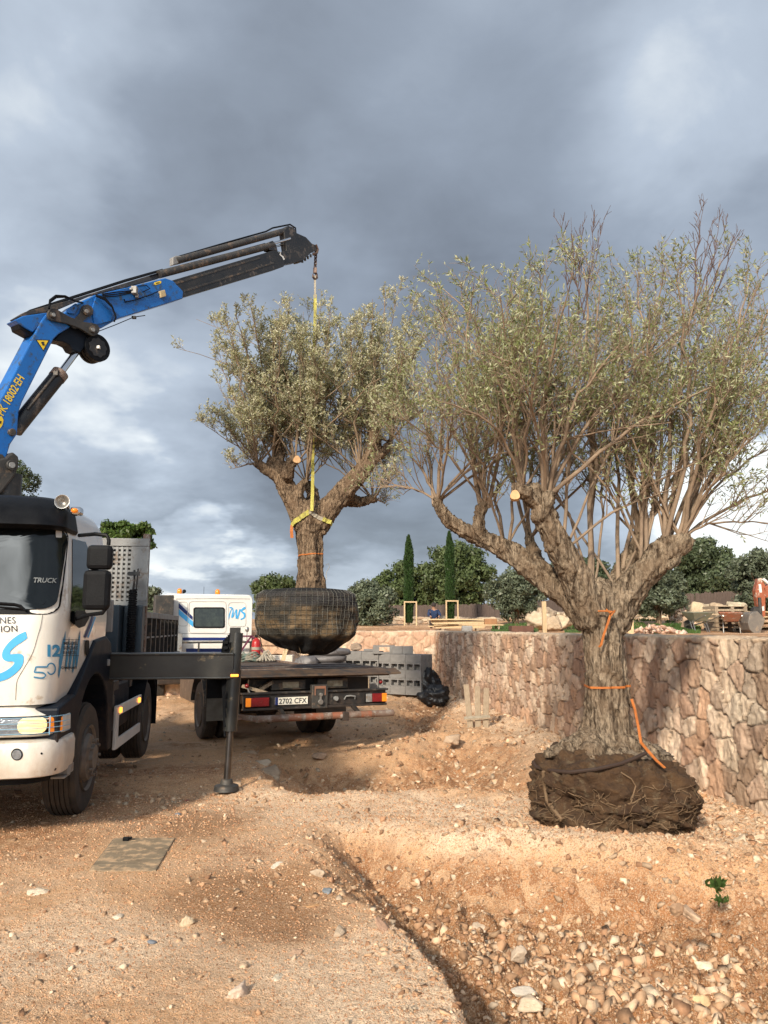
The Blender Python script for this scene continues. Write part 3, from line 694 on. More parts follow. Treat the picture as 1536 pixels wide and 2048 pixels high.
Yq = CORNER.y + .2 + ty2[:, None] + np.maximum(Xq - CORNER.x, -28) * .153
c_, d_ = Xq.ravel(), Yq.ravel()
V2 = p3(c_, d_, TZ(c_, d_) + bumpy(c_, d_)); F2_ = grid_faces(len(ty2), len(tx2))[:, ::-1] + len(V1)
terrace = mesh_obj('terrain', np.concatenate([V1, V2]), np.concatenate([F1_, F2_]), 'ground', smooth=True, attrs={'soil': np.concatenate([terr_attr(a_, b_), terr_attr(c_, d_)])})
tag(terrace, kind='structure')

# ------------------------------------------------------------------ stones lying on the ground
STONE_C = np.array([(.64, .43, .27), (.72, .52, .35), (.56, .34, .20), (.46, .26, .15), (.74, .58, .42), (.60, .39, .24)])
def stone_cols(n, seed, pale=0.0):
    r = np.random.default_rng(seed); c = STONE_C[r.integers(0, len(STONE_C), n)] * r.uniform(.50, 1.02, (n, 1)); return np.clip(c + pale, 0, .9)
r_ = np.random.default_rng(77)
n_try = 190000
py = 2.4 + (24 - 2.4) * r_.random(n_try) ** 1.7; px = (r_.random(n_try) * 2 - 1) * (.56 * py + .5)
pa, pb, pc, pd1, pd2, pd3 = pits(px, py)
floor1 = pa * sstep(.45, 1.1, -pd1)
clump = sstep(-.1, .5, fbm(p3(px, py), 1.3, 3, 15))
keep = .018 + .07 * clump + .50 * floor1 + .85 * pa + .75 * pb + .7 * pc + .5 * sstep(2.6, 1.2, np.hypot(px - 3.2, py - 6.6)) + .25 * np.exp(-(pd1 / .25) ** 2) + .22 * sstep(1.0, .1, wall_x(py) - px) * (py > 5) + .15 * sstep(9, 12, py) * sstep(-1, 0, px) + .12 * np.exp(-(pd2 / .3) ** 2) + .10 * sstep(-1, 1.5, px)
g_w = gnd(290, 1600); keep += .7 * np.exp(-(((px - g_w.x) / .75) ** 2 + ((py - g_w.y) / .28) ** 2))
keep *= (poly_sdf(px, py, COVER) > .05) & (px < wall_x(py) - .02)
ok = r_.random(n_try) < keep; px, py, fl, pitk = px[ok], py[ok], floor1[ok], np.maximum(pa, pb)[ok]
sz = .006 + .011 * r_.pareto(2.1, len(px)); sz = np.minimum(sz * (1 + .75 * fl + .15 * pitk), .045 + .030 * fl); sz *= np.clip(py / 5.5, .8, 2.4) ** .55
pz = H(px, py) + sz * (.12 - .15 * r_.random(len(px)))
v, f, c = scatter(p3(px, py, pz), sz, stone_cols(len(px), 3), 1, 20, 5)
tag(mesh_obj('gravel', v, f, 'rubble', attrs={'col': c}), kind='stuff')
print('stones', len(px))
# fine chippings
n_try = 110000
py = 2.4 + 8 * r_.random(n_try) ** 1.8; px = (r_.random(n_try) * 2 - 1) * (.53 * py + .3)
ga = soil_attr(px, py); okk = (r_.random(n_try) < .25 + .75 * ga[:, 1]) & (poly_sdf(px, py, COVER) > .0); px, py = px[okk], py[okk]
sz = r_.uniform(.0030, .0085, len(px)) * np.clip(py / 4, .8, 1.8)
oct_v = np.array([(1, 0, 0), (-1, 0, 0), (0, 1, 0), (0, -1, 0), (0, 0, 1), (0, 0, -1)], float); oct_f = np.array([(0, 2, 4), (2, 1, 4), (1, 3, 4), (3, 0, 4), (2, 0, 5), (1, 2, 5), (3, 1, 5), (0, 3, 5)])
Rm = rotm(r_.uniform(0, 6.28, len(px)), r_.normal(0, .5, len(px)), r_.normal(0, .5, len(px)))
q = np.einsum('nij,nvj->nvi', Rm, oct_v[None] * r_.uniform(.5, 1.2, (len(px), 6, 1)) * np.array([1, .85, .6])) * sz[:, None, None] + p3(px, py, H(px, py) + sz * .15)[:, None, :]
tag(mesh_obj('chippings', q.reshape(-1, 3), (oct_f[None] + (np.arange(len(px)) * 6)[:, None, None]).reshape(-1, 3), 'rubble', attrs={'col': np.repeat(stone_cols(len(px), 9, .0) * np.array([1.15, 1.0, .9]), 6, 0)}), kind='stuff')

def rock(name, p, size, seed, label=None, cat='rock', group=None, col=(.58, .47, .35), rz=0, tilt=0, sub=4, flat=.7, mat='rock', sink=.25, sx=1.0):
    v, f = rock_shape(sub, seed, flat, .24 if size > .3 else .16); v = v * (1 + (.09 if size > .3 else .05) * fbm(v, 6, 4, seed + 1, .6, True))[:, None] * size
    if size > .3: col = tuple(q * .82 for q in col) * np.array([sx, 1, 1])
    Rm = np.array(Matrix.Rotation(rz, 3, 'Z') @ Matrix.Rotation(tilt, 3, 'X')); v = v @ Rm.T
    v[:, 2] += -v[:, 2].min() * (1 - sink)
    c = np.array(col)[None] * (1 + .25 * fbm(v / size, 2.0, 4, seed))[:, None]
    o = mesh_obj(name, v, f, mat, attrs={'col': np.clip(c, 0, 1)} if mat in ('rock', 'rubble', 'stonewall') else None, smooth=False)
    o.location = p
    if label: tag(o, label, cat, group)
    return o
for (u, v, s_, sd, lab, col, rz, tl, fl_) in (
        (72, 1786, .085, 1, 'flat pale rock lying alone at the left edge of the gravel yard', (.66, .55, .42), .2, .1, .55),
        (236, 1835, .05, 2, 'small whitish rock half buried left of the damp patch', (.66, .56, .44), 1, .1, .4),
        (374, 1850, .05, 3, 'small rounded tan rock at the left side of the damp patch', (.56, .44, .30), .4, .1, .8),
        (476, 1992, .075, 4, 'upright two toned pale rock casting a shadow near the bottom edge', (.62, .50, .40), 1.3, .7, .9),
        (555, 1956, .055, 5, 'flat whitish rock beside the upright two toned one', (.70, .60, .46), .3, .1, .4),
        (627, 1808, .085, 6, 'flat orange tan rock pressed into the dirt', (.48, .28, .14), 0, 0, .22),
        (636, 1750, .09, 7, 'long grey tan rock on the rim at the left corner of the near pit', (.50, .40, .30), 2.2, .4, .6),
        (656, 1785, .05, 8, 'dark blue grey rock at the rim of the near pit', (.20, .22, .24), .2, .1, .5),
        (765, 1858, .085, 9, 'upright brown slab of rock standing in pale gravel at the pit rim', (.42, .27, .19), 1.5, 1.0, .5),
        (676, 1868, .06, 10, 'wedge shaped grey brown rock in pale gravel', (.44, .35, .26), .6, .2, .6),
        (592, 1908, .07, 11, 'smooth reddish tan rock behind the flat whitish rock', (.47, .31, .21), .9, .1, .5),
        (557, 1730, .07, 12, 'cluster of crumbled white rock above the damp patch', (.70, .62, .50), .5, .1, .4),
        (960, 1868, .085, 13, 'pale squarish rock on the left slope of the near pit', (.60, .48, .36), .3, .2, .8),
        (1037, 1918, .08, 14, 'whitish blocky rock in the floor of the near pit', (.62, .50, .38), .9, .2, .8),
        (1050, 1985, .09, 15, 'flat grey white rock at the lower left of the near pit', (.60, .54, .46), .1, .1, .4),
        (1060, 2010, .10, 16, 'broad pale rock just below the flat grey white rock', (.58, .47, .35), .4, .1, .5),
        (1200, 1935, .07, 17, 'pale pointed rock in the middle of the near pit floor', (.64, .52, .38), .4, .5, .8),
        (1408, 1930, .09, 18, 'cream limestone lump on the right of the near pit floor', (.72, .62, .46), .8, .2, .5),
        (1400, 2010, .10, 19, 'bright tan rock at the bottom right of the near pit', (.66, .47, .27), .8, .3, .7),
        (1355, 1822, .085, 20, 'brown upright rock jutting from the right wall of the near pit', (.45, .29, .18), .6, .8, .7),
        (1382, 1832, .085, 21, 'tan wedge of rock beside the brown one in the pit wall', (.54, .38, .26), 1.4, .6, .7),
        (925, 1614, .10, 22, 'flat white rock on the strip between the two pits', (.74, .64, .50), .2, .1, .3),
        (1482, 1690, .10, 23, 'pointed pale rock on the rubble bank beneath the stone wall', (.66, .52, .38), .7, .5, .8),
        (1520, 1680, .09, 24, 'tan rock at the foot of the stone wall on the right edge', (.60, .46, .33), .3, .3, .7),
        (1405, 1595, .085, 25, 'orange tan rock between the bare root ball and the wall', (.56, .34, .19), .3, .3, .6),
        (545, 1550, .20, 26, 'jagged grey tan boulder at the corner of the far pit', (.33, .25, .18), .8, .5, .8),
        (523, 1528, .17, 27, 'whitish chalky boulder just above the jagged one', (.44, .35, .26), .5, .3, .5),
        (497, 1508, .15, 28, 'pale crumbly lump beside the crane leg', (.46, .34, .24), .5, .3, .4),
        (905, 1480, .22, 29, 'broad tan rock between the back pit and the far pit', (.52, .39, .28), .5, .2, .4),
        (640, 1512, .14, 30, 'flat shaded rock lying on the near slope of the far pit', (.38, .26, .18), .2, .3, .4),
        (862, 1387, .33, 31, 'pale rock between the concrete blocks and the pit', (.62, .44, .31), .4, .1, .5)):
    g = gnd(u, v); g.z -= .22 * s_; rock('rock', g, s_, sd, lab, 'rock', 'loose rocks in the yard', col, rz, tl, 4 if s_ < .4 else 4, fl_)
for (u, v, s_, lab, mt) in ((357, 1629, .06, 'blue grey plastic scrap beside the row of stones', 'bluegrey'), (303, 1886, .045, 'dark blue scrap left of the damp patch near the bottom', 'bluegrey'),
                        (374, 1601, .03, 'small red plastic cap on the ground between wheel and crane leg', 'redp')):
    g = gnd(u, v); rock('scrap', g, s_, 50 + u, lab, 'scrap', None, rz=.4, flat=.25, sub=2, mat=mt)

# ================================================================== crane truck
TA = empty('crane_truck', (-4.02, 7.55, 0), R(8), 'white flatbed truck with blue knuckle crane, open outrigger leg and blue lettering, facing the camera', 'truck')
def loc_ray(root, u, v):
    mi = wmat(root).inverted(); o = mi @ Vector((0, 0, CAM_Z)); d = (mi.to_3x3() @ ray(u, v)).normalized(); return o, d
def LA(u, v, D, root=None): return wmat(root or TA).inverted() @ P(u, v, D)
def bvh_of(*obs):
    vs, fs = [], []
    for o in obs:
        n = len(vs); vs += [q.co.copy() for q in o.data.vertices]; fs += [[i + n for i in p.vertices] for p in o.data.polygons]
    return BVHTree.FromPolygons(vs, fs)
def cast(bv, root, u, v, off=.004):
    o, d = loc_ray(root, u, v); h = bv.ray_cast(o, d)
    if h[0] is None: return None
    n = h[1] if h[1].dot(d) < 0 else -h[1]
    return h[0] + n * off
def px_patch(name, bv, root, v2, f, mat, off=.004, parent=None, thick=0.0, label=None):
    """a thin film laid on the bodywork"""
    out, bad = [], set()
    for i, (u, v) in enumerate(v2):
        h = cast(bv, root, u, v, off)
        if h is None: bad.add(i); h = Vector((0, 0, 0))
        out.append(h)
    f = [q for q in f if not (set(q) & bad)]
    if not f: return None
    o = mesh_obj(name, [tuple(p) for p in out], f, mat, parent or root, smooth=True)
    if label: o['label'] = label
    return o
def px_text(name, bv, root, txt, u0, v0, k, mat, bold=0.0, space=1.0, sx=1.0, rot=0.0, off=.006, parent=None, shear=0.0):
    v, f = text2d(txt, 1.0, bold, space, shear=shear); c, s_ = math.cos(rot), math.sin(rot)
    return px_patch(name, bv, root, [(u0 + k * (sx * a[0] * c + a[1] * s_), v0 - k * (a[1] * c - sx * a[0] * s_)) for a in v], f, mat, off, parent)
def strip_px(pairs, sub=4):
    A = [np.array(p[0], float) for p in pairs]; B = [np.array(p[1], float) for p in pairs]; pts, fs = [], []
    def cr(L, t):
        i = min(int(t), len(L) - 2); q = t - i; p0, p1, p2, p3_ = L[max(i - 1, 0)], L[i], L[i + 1], L[min(i + 2, len(L) - 1)]
        return .5 * ((2 * p1) + (-p0 + p2) * q + (2 * p0 - 5 * p1 + 4 * p2 - p3_) * q * q + (-p0 + 3 * p1 - 3 * p2 + p3_) * q ** 3)
    m = (len(A) - 1) * sub
    for i in range(m + 1):
        a, b = cr(A, i / sub), cr(B, i / sub); pts += [a, (2 * a + b) / 3, (a + 2 * b) / 3, b]
    for i in range(m):
        for j in range(3): fs.append((i * 4 + j, i * 4 + j + 1, i * 4 + 5 + j, i * 4 + 4 + j))
    return pts, fs
def line_px(path, wd, sub=4):
    P_ = [np.array(p, float) for p in path]; pr = []
    for i, p in enumerate(P_):
        d = P_[min(i + 1, len(P_) - 1)] - P_[max(i - 1, 0)]; d /= np.linalg.norm(d) + 1e-9; n = np.array([-d[1], d[0]]) * wd / 2; pr.append((p - n, p + n))
    return strip_px(pr, sub)

ZT = [1.13, 1.45, 1.80, 1.88, 2.55, 2.75, 2.88]
YF = [-1.33, -1.36, -1.36, -1.34, -1.20, -1.12, -.98]; HW = [1.13, 1.17, 1.18, 1.18, 1.12, 1.08, .99]; RC = [.22, .26, .28, .26, .22, .22, .22]
def cab_pt(i_frac, z, dy=0, dh=0, yb=.45):
    yf, hw, rc = np.interp(z, ZT, YF) + dy, np.interp(z, ZT, HW) + dh, np.interp(z, ZT, RC)
    return yf, hw, rc
def outline(z, dy=0, dh=0, yb=.45, bow=.07, ks=12, kc=10, kf=14):
    yf, hw, rc = cab_pt(0, z, dy, dh); pts = []
    for i in range(ks): pts.append((hw, yb + (yf + rc - yb) * i / ks))
    for i in range(kc): a = math.pi / 2 * i / kc; pts.append((hw - rc + rc * math.cos(a), yf + rc - rc * math.sin(a)))
    for i in range(kf + 1):
        x = (hw - rc) * (1 - 2 * i / kf); pts.append((x, yf - bow * (1 - (x / (hw - rc)) ** 2)))
    for i in range(1, kc + 1): a = math.pi / 2 * (1 - i / kc); pts.append((-(hw - rc + rc * math.cos(a)), yf + rc - rc * math.sin(a)))
    for i in range(1, ks + 1): pts.append((-hw, yf + rc + (yb - yf - rc) * i / ks))
    return pts
def cab_bottom(y): return float(np.interp(y, [-.95, -.80, -.10, .45], [1.13, 1.15, 1.60, 1.66]))
m = MB(); rows = 30; npt = len(outline(2.0))
for k in range(rows + 1):
    t = k / rows
    for i in range(npt):
        y0 = outline(1.8)[i][1]; zb = cab_bottom(y0); z = zb + t * (2.88 - zb); x, y = outline(z)[i]; m.v.append((x, y, z))
for k in range(rows):
    for i in range(npt): m.f.append((k * npt + i, k * npt + (i + 1) % npt, (k + 1) * npt + (i + 1) % npt, (k + 1) * npt + i))
base_i = rows * npt; c0 = Vector((0, -.3, 2.88))
prev = [Vector(m.v[base_i + i]) for i in range(npt)]
for lv, (s_, dz) in enumerate(((.95, .015), (.85, .025), (.6, .035), (.3, .04))):
    st = len(m.v); m.v += [tuple(c0 + (p - c0) * s_ + Vector((0, 0, dz))) for p in prev]
    b0 = base_i if lv == 0 else st - npt
    m.f += [(b0 + i, b0 + (i + 1) % npt, st + (i + 1) % npt, st + i) for i in range(npt)]
m.f.append(tuple(range(len(m.v) - npt, len(m.v)))); m.f.append(tuple(range(npt - 1, -1, -1)))
cab = m.build('cab', 'white', TA, smooth=True, sharp=50); CB = bvh_of(cab)
# bumper and headlamp panel
def front_slab(levels, name, mat, yb, bevel=.03, parent=None):
    m = MB(); n = None
    for (z, dy, dh) in levels:
        o = [(x, y) for x, y in outline(1.6, dy, dh, yb=yb)]; n = len(o); m.v += [(x, y, z) for x, y in o]
    L = len(levels)
    for k in range(L - 1): m.f += [(k * n + i, k * n + (i + 1) % n, (k + 1) * n + (i + 1) % n, (k + 1) * n + i) for i in range(n)]
    m.f += [tuple(range(n - 1, -1, -1)), tuple(range((L - 1) * n, L * n))]
    return m.build(name, mat, parent or TA, smooth=True, sharp=45)
bumper = front_slab([(.56, .02, .02), (.575, -.03, .05), (.66, -.065, .065), (.80, -.065, .065), (.845, -.05, .05), (.86, .0, .02)], 'bumper', 'white', -.85)
lpanel = front_slab([(.885, .0, .03), (.90, -.025, .045), (1.02, -.02, .04), (1.06, .02, .0), (1.12, .05, -.08)], 'headlamp_panel', 'white', -.95)
front_slab([(.50, .10, -.06), (1.16, .12, -.06)], 'radiator_surround', 'black', -.70)
LB, BB = bvh_of(lpanel), bvh_of(bumper)
# sun visor
m = MB(); n = 0
for (z, dy, dh) in ((2.575, -.10, .015), (2.60, -.17, .035), (2.75, -.15, .035), (2.86, -.08, .02), (2.895, .0, -.02)):
    o = outline(z, dy, dh, yb=-.78); n = len(o); m.v += [(x, y, z) for x, y in o]
m.f += [(k * n + i, k * n + (i + 1) % n, (k + 1) * n + (i + 1) % n, (k + 1) * n + i) for k in range(4) for i in range(n)] + [tuple(range(n - 1, -1, -1)), tuple(range(4 * n, 5 * n))]
m.build('sun_visor', 'black', TA, smooth=True, sharp=40)
# windscreen: black seal with glass on top
h1_, h2_ = cast(CB, TA, 133, 1064), cast(CB, TA, 112, 1220)
def cab_ray(bv, a, z, off):
    """a = distance measured round the front of the cab from its middle"""
    yf, hw, rc = cab_pt(0, z); fl = hw - rc; s_ = 1 if a >= 0 else -1; a = abs(a)
    if a < fl: o, d = Vector((a * s_, -3, z)), Vector((0, 1, 0))
    else:
        an = min((a - fl) / rc, 1.5); d = Vector((-math.sin(an) * s_, math.cos(an), 0)); o = Vector((fl * s_, yf + rc, z)) - d * 3
    h = bv.ray_cast(o, d); return h[0] - d * off
def arc_a(h):
    yf, hw, rc = cab_pt(0, h.z); fl = hw - rc
    return h.x if h.x < fl else fl + rc * math.asin(min(1, (h.x - fl) / rc))
def front_patch(name, mat, xt, xb, zt, zb, r, off, parent=None, bv=CB):
    o = np.array(rrect(-1, 1, 0, 1, .12, 8, 60))
    v2, f = fill2d([(x * (xb + (xt - xb) * z), zb + (zt - zb) * z) for x, z in o], 9); out = [tuple(cab_ray(bv, x, z, off)) for x, z in v2]
    return mesh_obj(name, out, f, mat, parent or TA, smooth=True)
seal = front_patch('windscreen_seal', 'black', arc_a(h1_) + .03, arc_a(h2_) + .03, 2.60, 1.855, .1, .004)
ws = front_patch('windscreen', 'glass', arc_a(h1_) - .005, arc_a(h2_) - .015, 2.585, 1.90, .1, .012)
px_text('windscreen_lettering', CB, TA, 'TRUCK', 66, 1165.5, 13.5, pm('faint_ink', (.20, .22, .23), None, 3, .5), .02, 1.0, rot=.02, off=.016, parent=ws, shear=.25)
v2, f = fill2d(rrect(110, 121, 1062, 1076, 2, 3, 3), 2); px_patch('permit_sticker', CB, TA, v2, f, 'mark', .016, ws)
# lettering and emblems on the cab
px_text('company_lettering', CB, TA, 'NES', -1, 1247.5, 18.5, 'ink', 0.0, 1.05, rot=-.02, off=.006)
px_text('company_lettering', CB, TA, 'ION', 1, 1264.5, 18.5, 'ink', 0.0, 1.05, rot=-.04, off=.006)
z6 = lambda a: (a[0] / 6.4, 1200 + a[1] / 6.4)
S_PAIRS = [((330, 402), (352, 488)), ((232, 448), (292, 532)), ((122, 535), (200, 592)), ((48, 630), (138, 652)), ((26, 706), (130, 690)), ((48, 765), (150, 693)), ((100, 787), (190, 690)), ((150, 785), (250, 688)), ((184, 797), (292, 705)), ((172, 828), (304, 750)), ((130, 868), (288, 835)), ((60, 912), (215, 925)), ((0, 938), (110, 1002)), ((-90, 965), (-10, 1048))]
v2, f = strip_px([(z6(a), z6(b)) for a, b in S_PAIRS], 4); px_patch('brush_letter', CB, TA, v2, f, 'lblue', .005)
px_text('fleet_number', CB, TA, '12', 89.5, 1312, 31, 'mblue', .05, .95, rot=0, off=.006)
def stroke(name, path, wd, mat, bv=CB, root=None, off=.005, sub=4, parent=None):
    v2, f = line_px(path, wd, sub); return px_patch(name, bv, root or TA, v2, f, mat, off, parent)
stroke('anniversary_emblem', [z6(p) for p in ((600, 856), (530, 856), (462, 858), (450, 890), (440, 922), (500, 925), (555, 935), (578, 962), (560, 990), (510, 998), (430, 985))], 3.0, 'mblue')
stroke('anniversary_emblem', [(101.6 + 8.2 * math.cos(a), 1337.5 + 11 * math.sin(a)) for a in np.linspace(R(-160), R(150), 14)], 2.6, 'mblue', sub=3)
for (xa, ya, yb_, wd) in ((836, 400, 1000, 34), (884, 470, 920, 30), (930, 505, 900, 34), (975, 490, 940, 30), (1020, 392, 880, 32), (805, 480, 860, 24)):
    a, b = z6((xa, ya)), z6((xa - (90 if xa == 836 else 50), yb_)); mid = ((a[0] * .6 + b[0] * .4), a[1] * .6 + b[1] * .4)
    v2, f = strip_px([((a[0] - .2, a[1]), (a[0] + .2, a[1])), ((mid[0] - wd / 13, mid[1]), (mid[0] + wd / 13, mid[1])), ((b[0] + wd / 30 - wd / 16, b[1] - 12), (b[0] + wd / 30 + wd / 20, b[1] - 12)), ((b[0] - .2, b[1]), (b[0] + .2, b[1]))], 3)
    px_patch('castle_emblem', CB, TA, v2, f, 'mblue', .005)
for txt, yy, x0, k in (('MIGUEL', 572, 803, 8.6), ('SOCIAS', 632, 800, 8.9), ('E HIJOS', 690, 797, 8.2), ('CAMPANET', 880, 770, 6.4)):
    if k: u, v = z6((x0, yy)); px_text('castle_emblem_lettering', CB, TA, txt, u, v, k, 'ink', .02, .95, off=.008, rot=0)
stroke('castle_emblem', [z6((800, 508)), z6((900, 508)), z6((1010, 508))], 1.0, 'ink', off=.008); stroke('castle_emblem', [z6((790, 712)), z6((890, 712)), z6((1000, 712))], 1.0, 'ink', off=.008)
stroke('panel_seam', [z6(p) for p in ((545, 185), (520, 330), (480, 470), (440, 610), (395, 725), (300, 885), (228, 1010), (208, 1110), (200, 1280))], .9, 'ink', off=.004)
stroke('door_stripe', [z6((1180, 210)), z6((1140, 330)), z6((1080, 480))], 4.6, 'dblue'); stroke('door_stripe', [z6((1215, 215)), z6((1175, 330)), z6((1120, 480))], 2.6, 'lblue')
v2, f = fill2d(quadpts((144, 1078), (170, 1084), (177, 1100), (177, 1180), (172, 1215), (160, 1243), (146, 1250), (139, 1242), (144, 1170)), 4); sw = px_patch('side_window', CB, TA, v2, f, 'glass', .006)
v2, f = fill2d(rrect(168, 175.5, 1280, 1311, 2.5, 4, 3), 3); px_patch('door_handle', CB, TA, v2, f, 'black', .014)
v2, f = fill2d(quadpts((139, 1222), (158, 1222), (168, 1235), (158, 1252), (146, 1256), (138, 1250)), 3); px_patch('mirror_mount_cover', CB, TA, v2, f, 'black', .05)
# headlamps (both sides, mirrored in the truck's own frame)
for sd in (1, -1):
    def lamp_patch(name, mat, x0, x1, z0, z1, off, parent, rr=.03):
        v2, f = fill2d(rrect(x0, x1, z0, z1, rr, 4, 6), 4); out = []
        for a, z in v2:      # a = distance along the panel's curve, measured from its flat middle
            yf, hw, rc = cab_pt(0, 1.6, -.02, .042); fl = hw - rc
            if a < fl: ox, oy, dx, dy = a, -3, 0, 1
            else:
                an = min((a - fl) / rc, 1.4); cx, cy = fl, yf + rc; ox, oy = cx + math.sin(an) * 3, cy - math.cos(an) * 3; dx, dy = -math.sin(an), math.cos(an)
            h = LB.ray_cast(Vector((ox, oy, z)), Vector((dx, dy, 0))); q = h[0] - Vector((dx, dy, 0)) * off; out.append((q.x * sd, q.y, q.z))
        return mesh_obj(name, out, f if sd > 0 else [tuple(reversed(q)) for q in f], mat, parent, smooth=True)
    hl = lamp_patch('headlight', 'black', .74, 1.30, .905, 1.045, .004, TA)
    lamp_patch('lens', 'lens', .755, 1.00, .912, 1.038, .009, hl, .05); lamp_patch('bulb_glow', 'lamp', .925, 1.135, .912, 1.038, .013, hl, .055); lamp_patch('indicator', 'amber', 1.15, 1.29, .912, 1.038, .010, hl, .02)
    m = MB()
    for z in (.915, .955, .995, 1.04):
        pts = []
        for a in np.linspace(.60, 1.34, 16):
            yf, hw, rc = cab_pt(0, 1.6, -.02, .042); fl = hw - rc
            if a < fl: pts.append((a * sd, yf - .045 - .07 * (1 - (a / fl) ** 2), z))
            else: an = (a - fl) / rc; pts.append(((fl + (rc + .045) * math.sin(an)) * sd, yf + rc - (rc + .045) * math.cos(an), z))
        m.tube(pts, .0032, 6)
    for a in (.72, 1.14):
        yf, hw, rc = cab_pt(0, 1.6, -.02, .042); fl = hw - rc; an = max(0, (a - fl) / rc); q = ((fl + (rc + .05) * math.sin(an)) if a > fl else a, yf + rc - (rc + .05) * math.cos(an) if a > fl else yf - .06)
        m.tube([(q[0] * sd, q[1], .90), (q[0] * sd, q[1], 1.05)], .005, 6)
    m.build('headlight_guard', 'guard', TA, smooth=True)
v2, f = fill2d([(34 + 12 * math.cos(a), 1509 + 12 * math.sin(a)) for a in np.linspace(0, 6.283, 25)[:-1]], 3); fg = px_patch('fog_light', BB, TA, v2, f, 'black', .004)
v2, f = fill2d([(34 + 9.6 * math.cos(a), 1509 + 9.6 * math.sin(a)) for a in np.linspace(0, 6.283, 25)[:-1]], 3); px_patch('lens', BB, TA, v2, f, 'lens', .010, fg)
v2, f = fill2d([(83 + 2.4 * math.cos(a), 1507 + 2.4 * math.sin(a)) for a in np.linspace(0, 6.283, 13)[:-1]], 2); px_patch('tow_hole', BB, TA, v2, f, 'black', .004)
# wipers
m = MB(); wp = [cast(CB, TA, u, v, .03) for u, v in ((-30, 1207), (0, 1208), (30, 1210), (42, 1213), (52, 1223))]; m.tube(wp, .011, 6); wp = [cast(CB, TA, u, v, .02) for u, v in ((-40, 1214), (0, 1215), (48, 1219))]; m.tube(wp, .008, 6); m.build('wiper', 'black', TA, smooth=True)
# wheel arches, steps
def arc(c, r, a0, a1, k=16): return [(c[0] + r * math.cos(R(a0 + (a1 - a0) * i / k)), c[1] + r * math.sin(R(a0 + (a1 - a0) * i / k))) for i in range(k + 1)]
for sd in (1, -1):
    prof = [(-1.28, .60), (-1.28, 1.10), (-.95, 1.155), (-.78, 1.17), (-.10, 1.625), (.40, 1.66), (.62, 1.60), (.86, 1.20), (.90, .46), (.74, .46)] + arc((0, .60), .70, 8, 172, 18)[0:] + [(-.72, .60)]
    m = MB(); m.prism([(.84 * sd, y, z) for y, z in prof], ((1.205 - .84) * sd, 0, 0)); m.build('mudguard', 'navy', TA, bevel=.02)
def wheel(parent, c, sd, w=.31, r=.52, steer=0, dual=False, hubout=.0, rimmat='rim'):
    """sd = +1: outer face towards +x"""
    prof = [(r * .56, -w / 2 + .02), (r * .80, -w / 2), (r * .93, -w / 2 + .012), (r * .985, -w / 2 + .04)]
    g = 5
    for i in range(g):
        a = -w / 2 + .05 + (w - .10) * i / g; b = -w / 2 + .05 + (w - .10) * (i + 1) / g
        prof += [(r, a), (r, b - .012), (r - .014, b - .009), (r - .014, b - .001)]
    prof += [(r * .985, w / 2 - .04), (r * .93, w / 2 - .012), (r * .80, w / 2), (r * .56, w / 2 - .02)]
    ax = (1, 0, 0)
    wo_ = MB().lathe(prof, 44, c, ax).build('wheel', 'tyre', parent, smooth=True, sharp=30)
    s = sd; o = Vector(c)
    pr = [(.02, w / 2 + hubout), (r * .22, w / 2 + hubout), (r * .24, w / 2 + hubout - .03), (r * .40, w / 2 - .02 + hubout * .6), (r * .44, w / 2 - .05 + hubout * .4), (r * .50, w / 2 - .07), (r * .55, w / 2 - .01), (r * .585, w / 2 + .004), (r * .585, w / 2 - .03), (r * .40, -w / 2 + .06), (.02, -w / 2 + .06)] if hubout > 0 else \
         [(.02, -.0), (r * .20, .02), (r * .22, -.04), (r * .38, -.05), (r * .46, w / 2 - .11), (r * .53, w / 2 - .02), (r * .585, w / 2 + .004), (r * .585, w / 2 - .03), (r * .40, -w / 2 + .06), (.02, -w / 2 + .06)]
    m = MB().lathe(pr, 36, o, (s, 0, 0))
    rr_ = r * .31; off = (w / 2 + hubout * .8 - .01) if hubout > 0 else -.035
    for i in range(10):
        a = 2 * math.pi * i / 10; q = o + Vector((off * s, rr_ * math.cos(a), rr_ * math.sin(a))); m.cyl(q, q + Vector((.035 * s, 0, 0)), .016, n=6)
    m.build('rim', rimmat, wo_, smooth=True, sharp=30)
    return wo_
wheel(TA, (1.02, 0, .51), 1, hubout=.06); wheel(TA, (-1.02, 0, .51), -1, hubout=.06)
for sd in (1, -1):
    wheel(TA, (1.06 * sd, 3.25, .51), sd, w=.29); wheel(TA, (.73 * sd, 3.25, .51), sd, w=.29)
MB().b2(-.46, -.36, -1.0, 6.3, .82, 1.06).b2(.36, .46, -1.0, 6.3, .82, 1.06).b2(-.36, .36, 1.2, 1.35, .84, 1.02).b2(-.36, .36, 4.6, 4.75, .84, 1.02).cyl((-.9, 0, .51), (.9, 0, .51), .07).cyl((-.6, 3.25, .51), (.6, 3.25, .51), .09).sphere((0, 3.25, .52), .2).b2(-.9, .9, -1.15, -.7, .52, .80).build('chassis', 'blackp', TA, bevel=.008)
MB().b2(.52, 1.10, .98, 2.45, .55, 1.12).build('fuel_tank', 'navy', TA, bevel=.05); MB().b2(-1.10, -.52, .98, 2.45, .55, 1.12).build('battery_box', 'navy', TA, bevel=.05)
MB().b2(1.12, 1.17, .95, 1.10, 1.0, 1.35).b2(.9, 1.18, 1.0, 1.30, 1.05, 1.16).b2(1.0, 1.16, 1.05, 1.2, .80, 1.0).b2(.7, 1.12, 1.35, 2.2, 1.14, 1.22).cyl((1.0, 1.5, 1.2), (1.0, 2.3, 1.2), .06).b2(.85, 1.12, 2.35, 2.5, 1.0, 1.25).build('valve_block', 'dgrey', TA, bevel=.01)
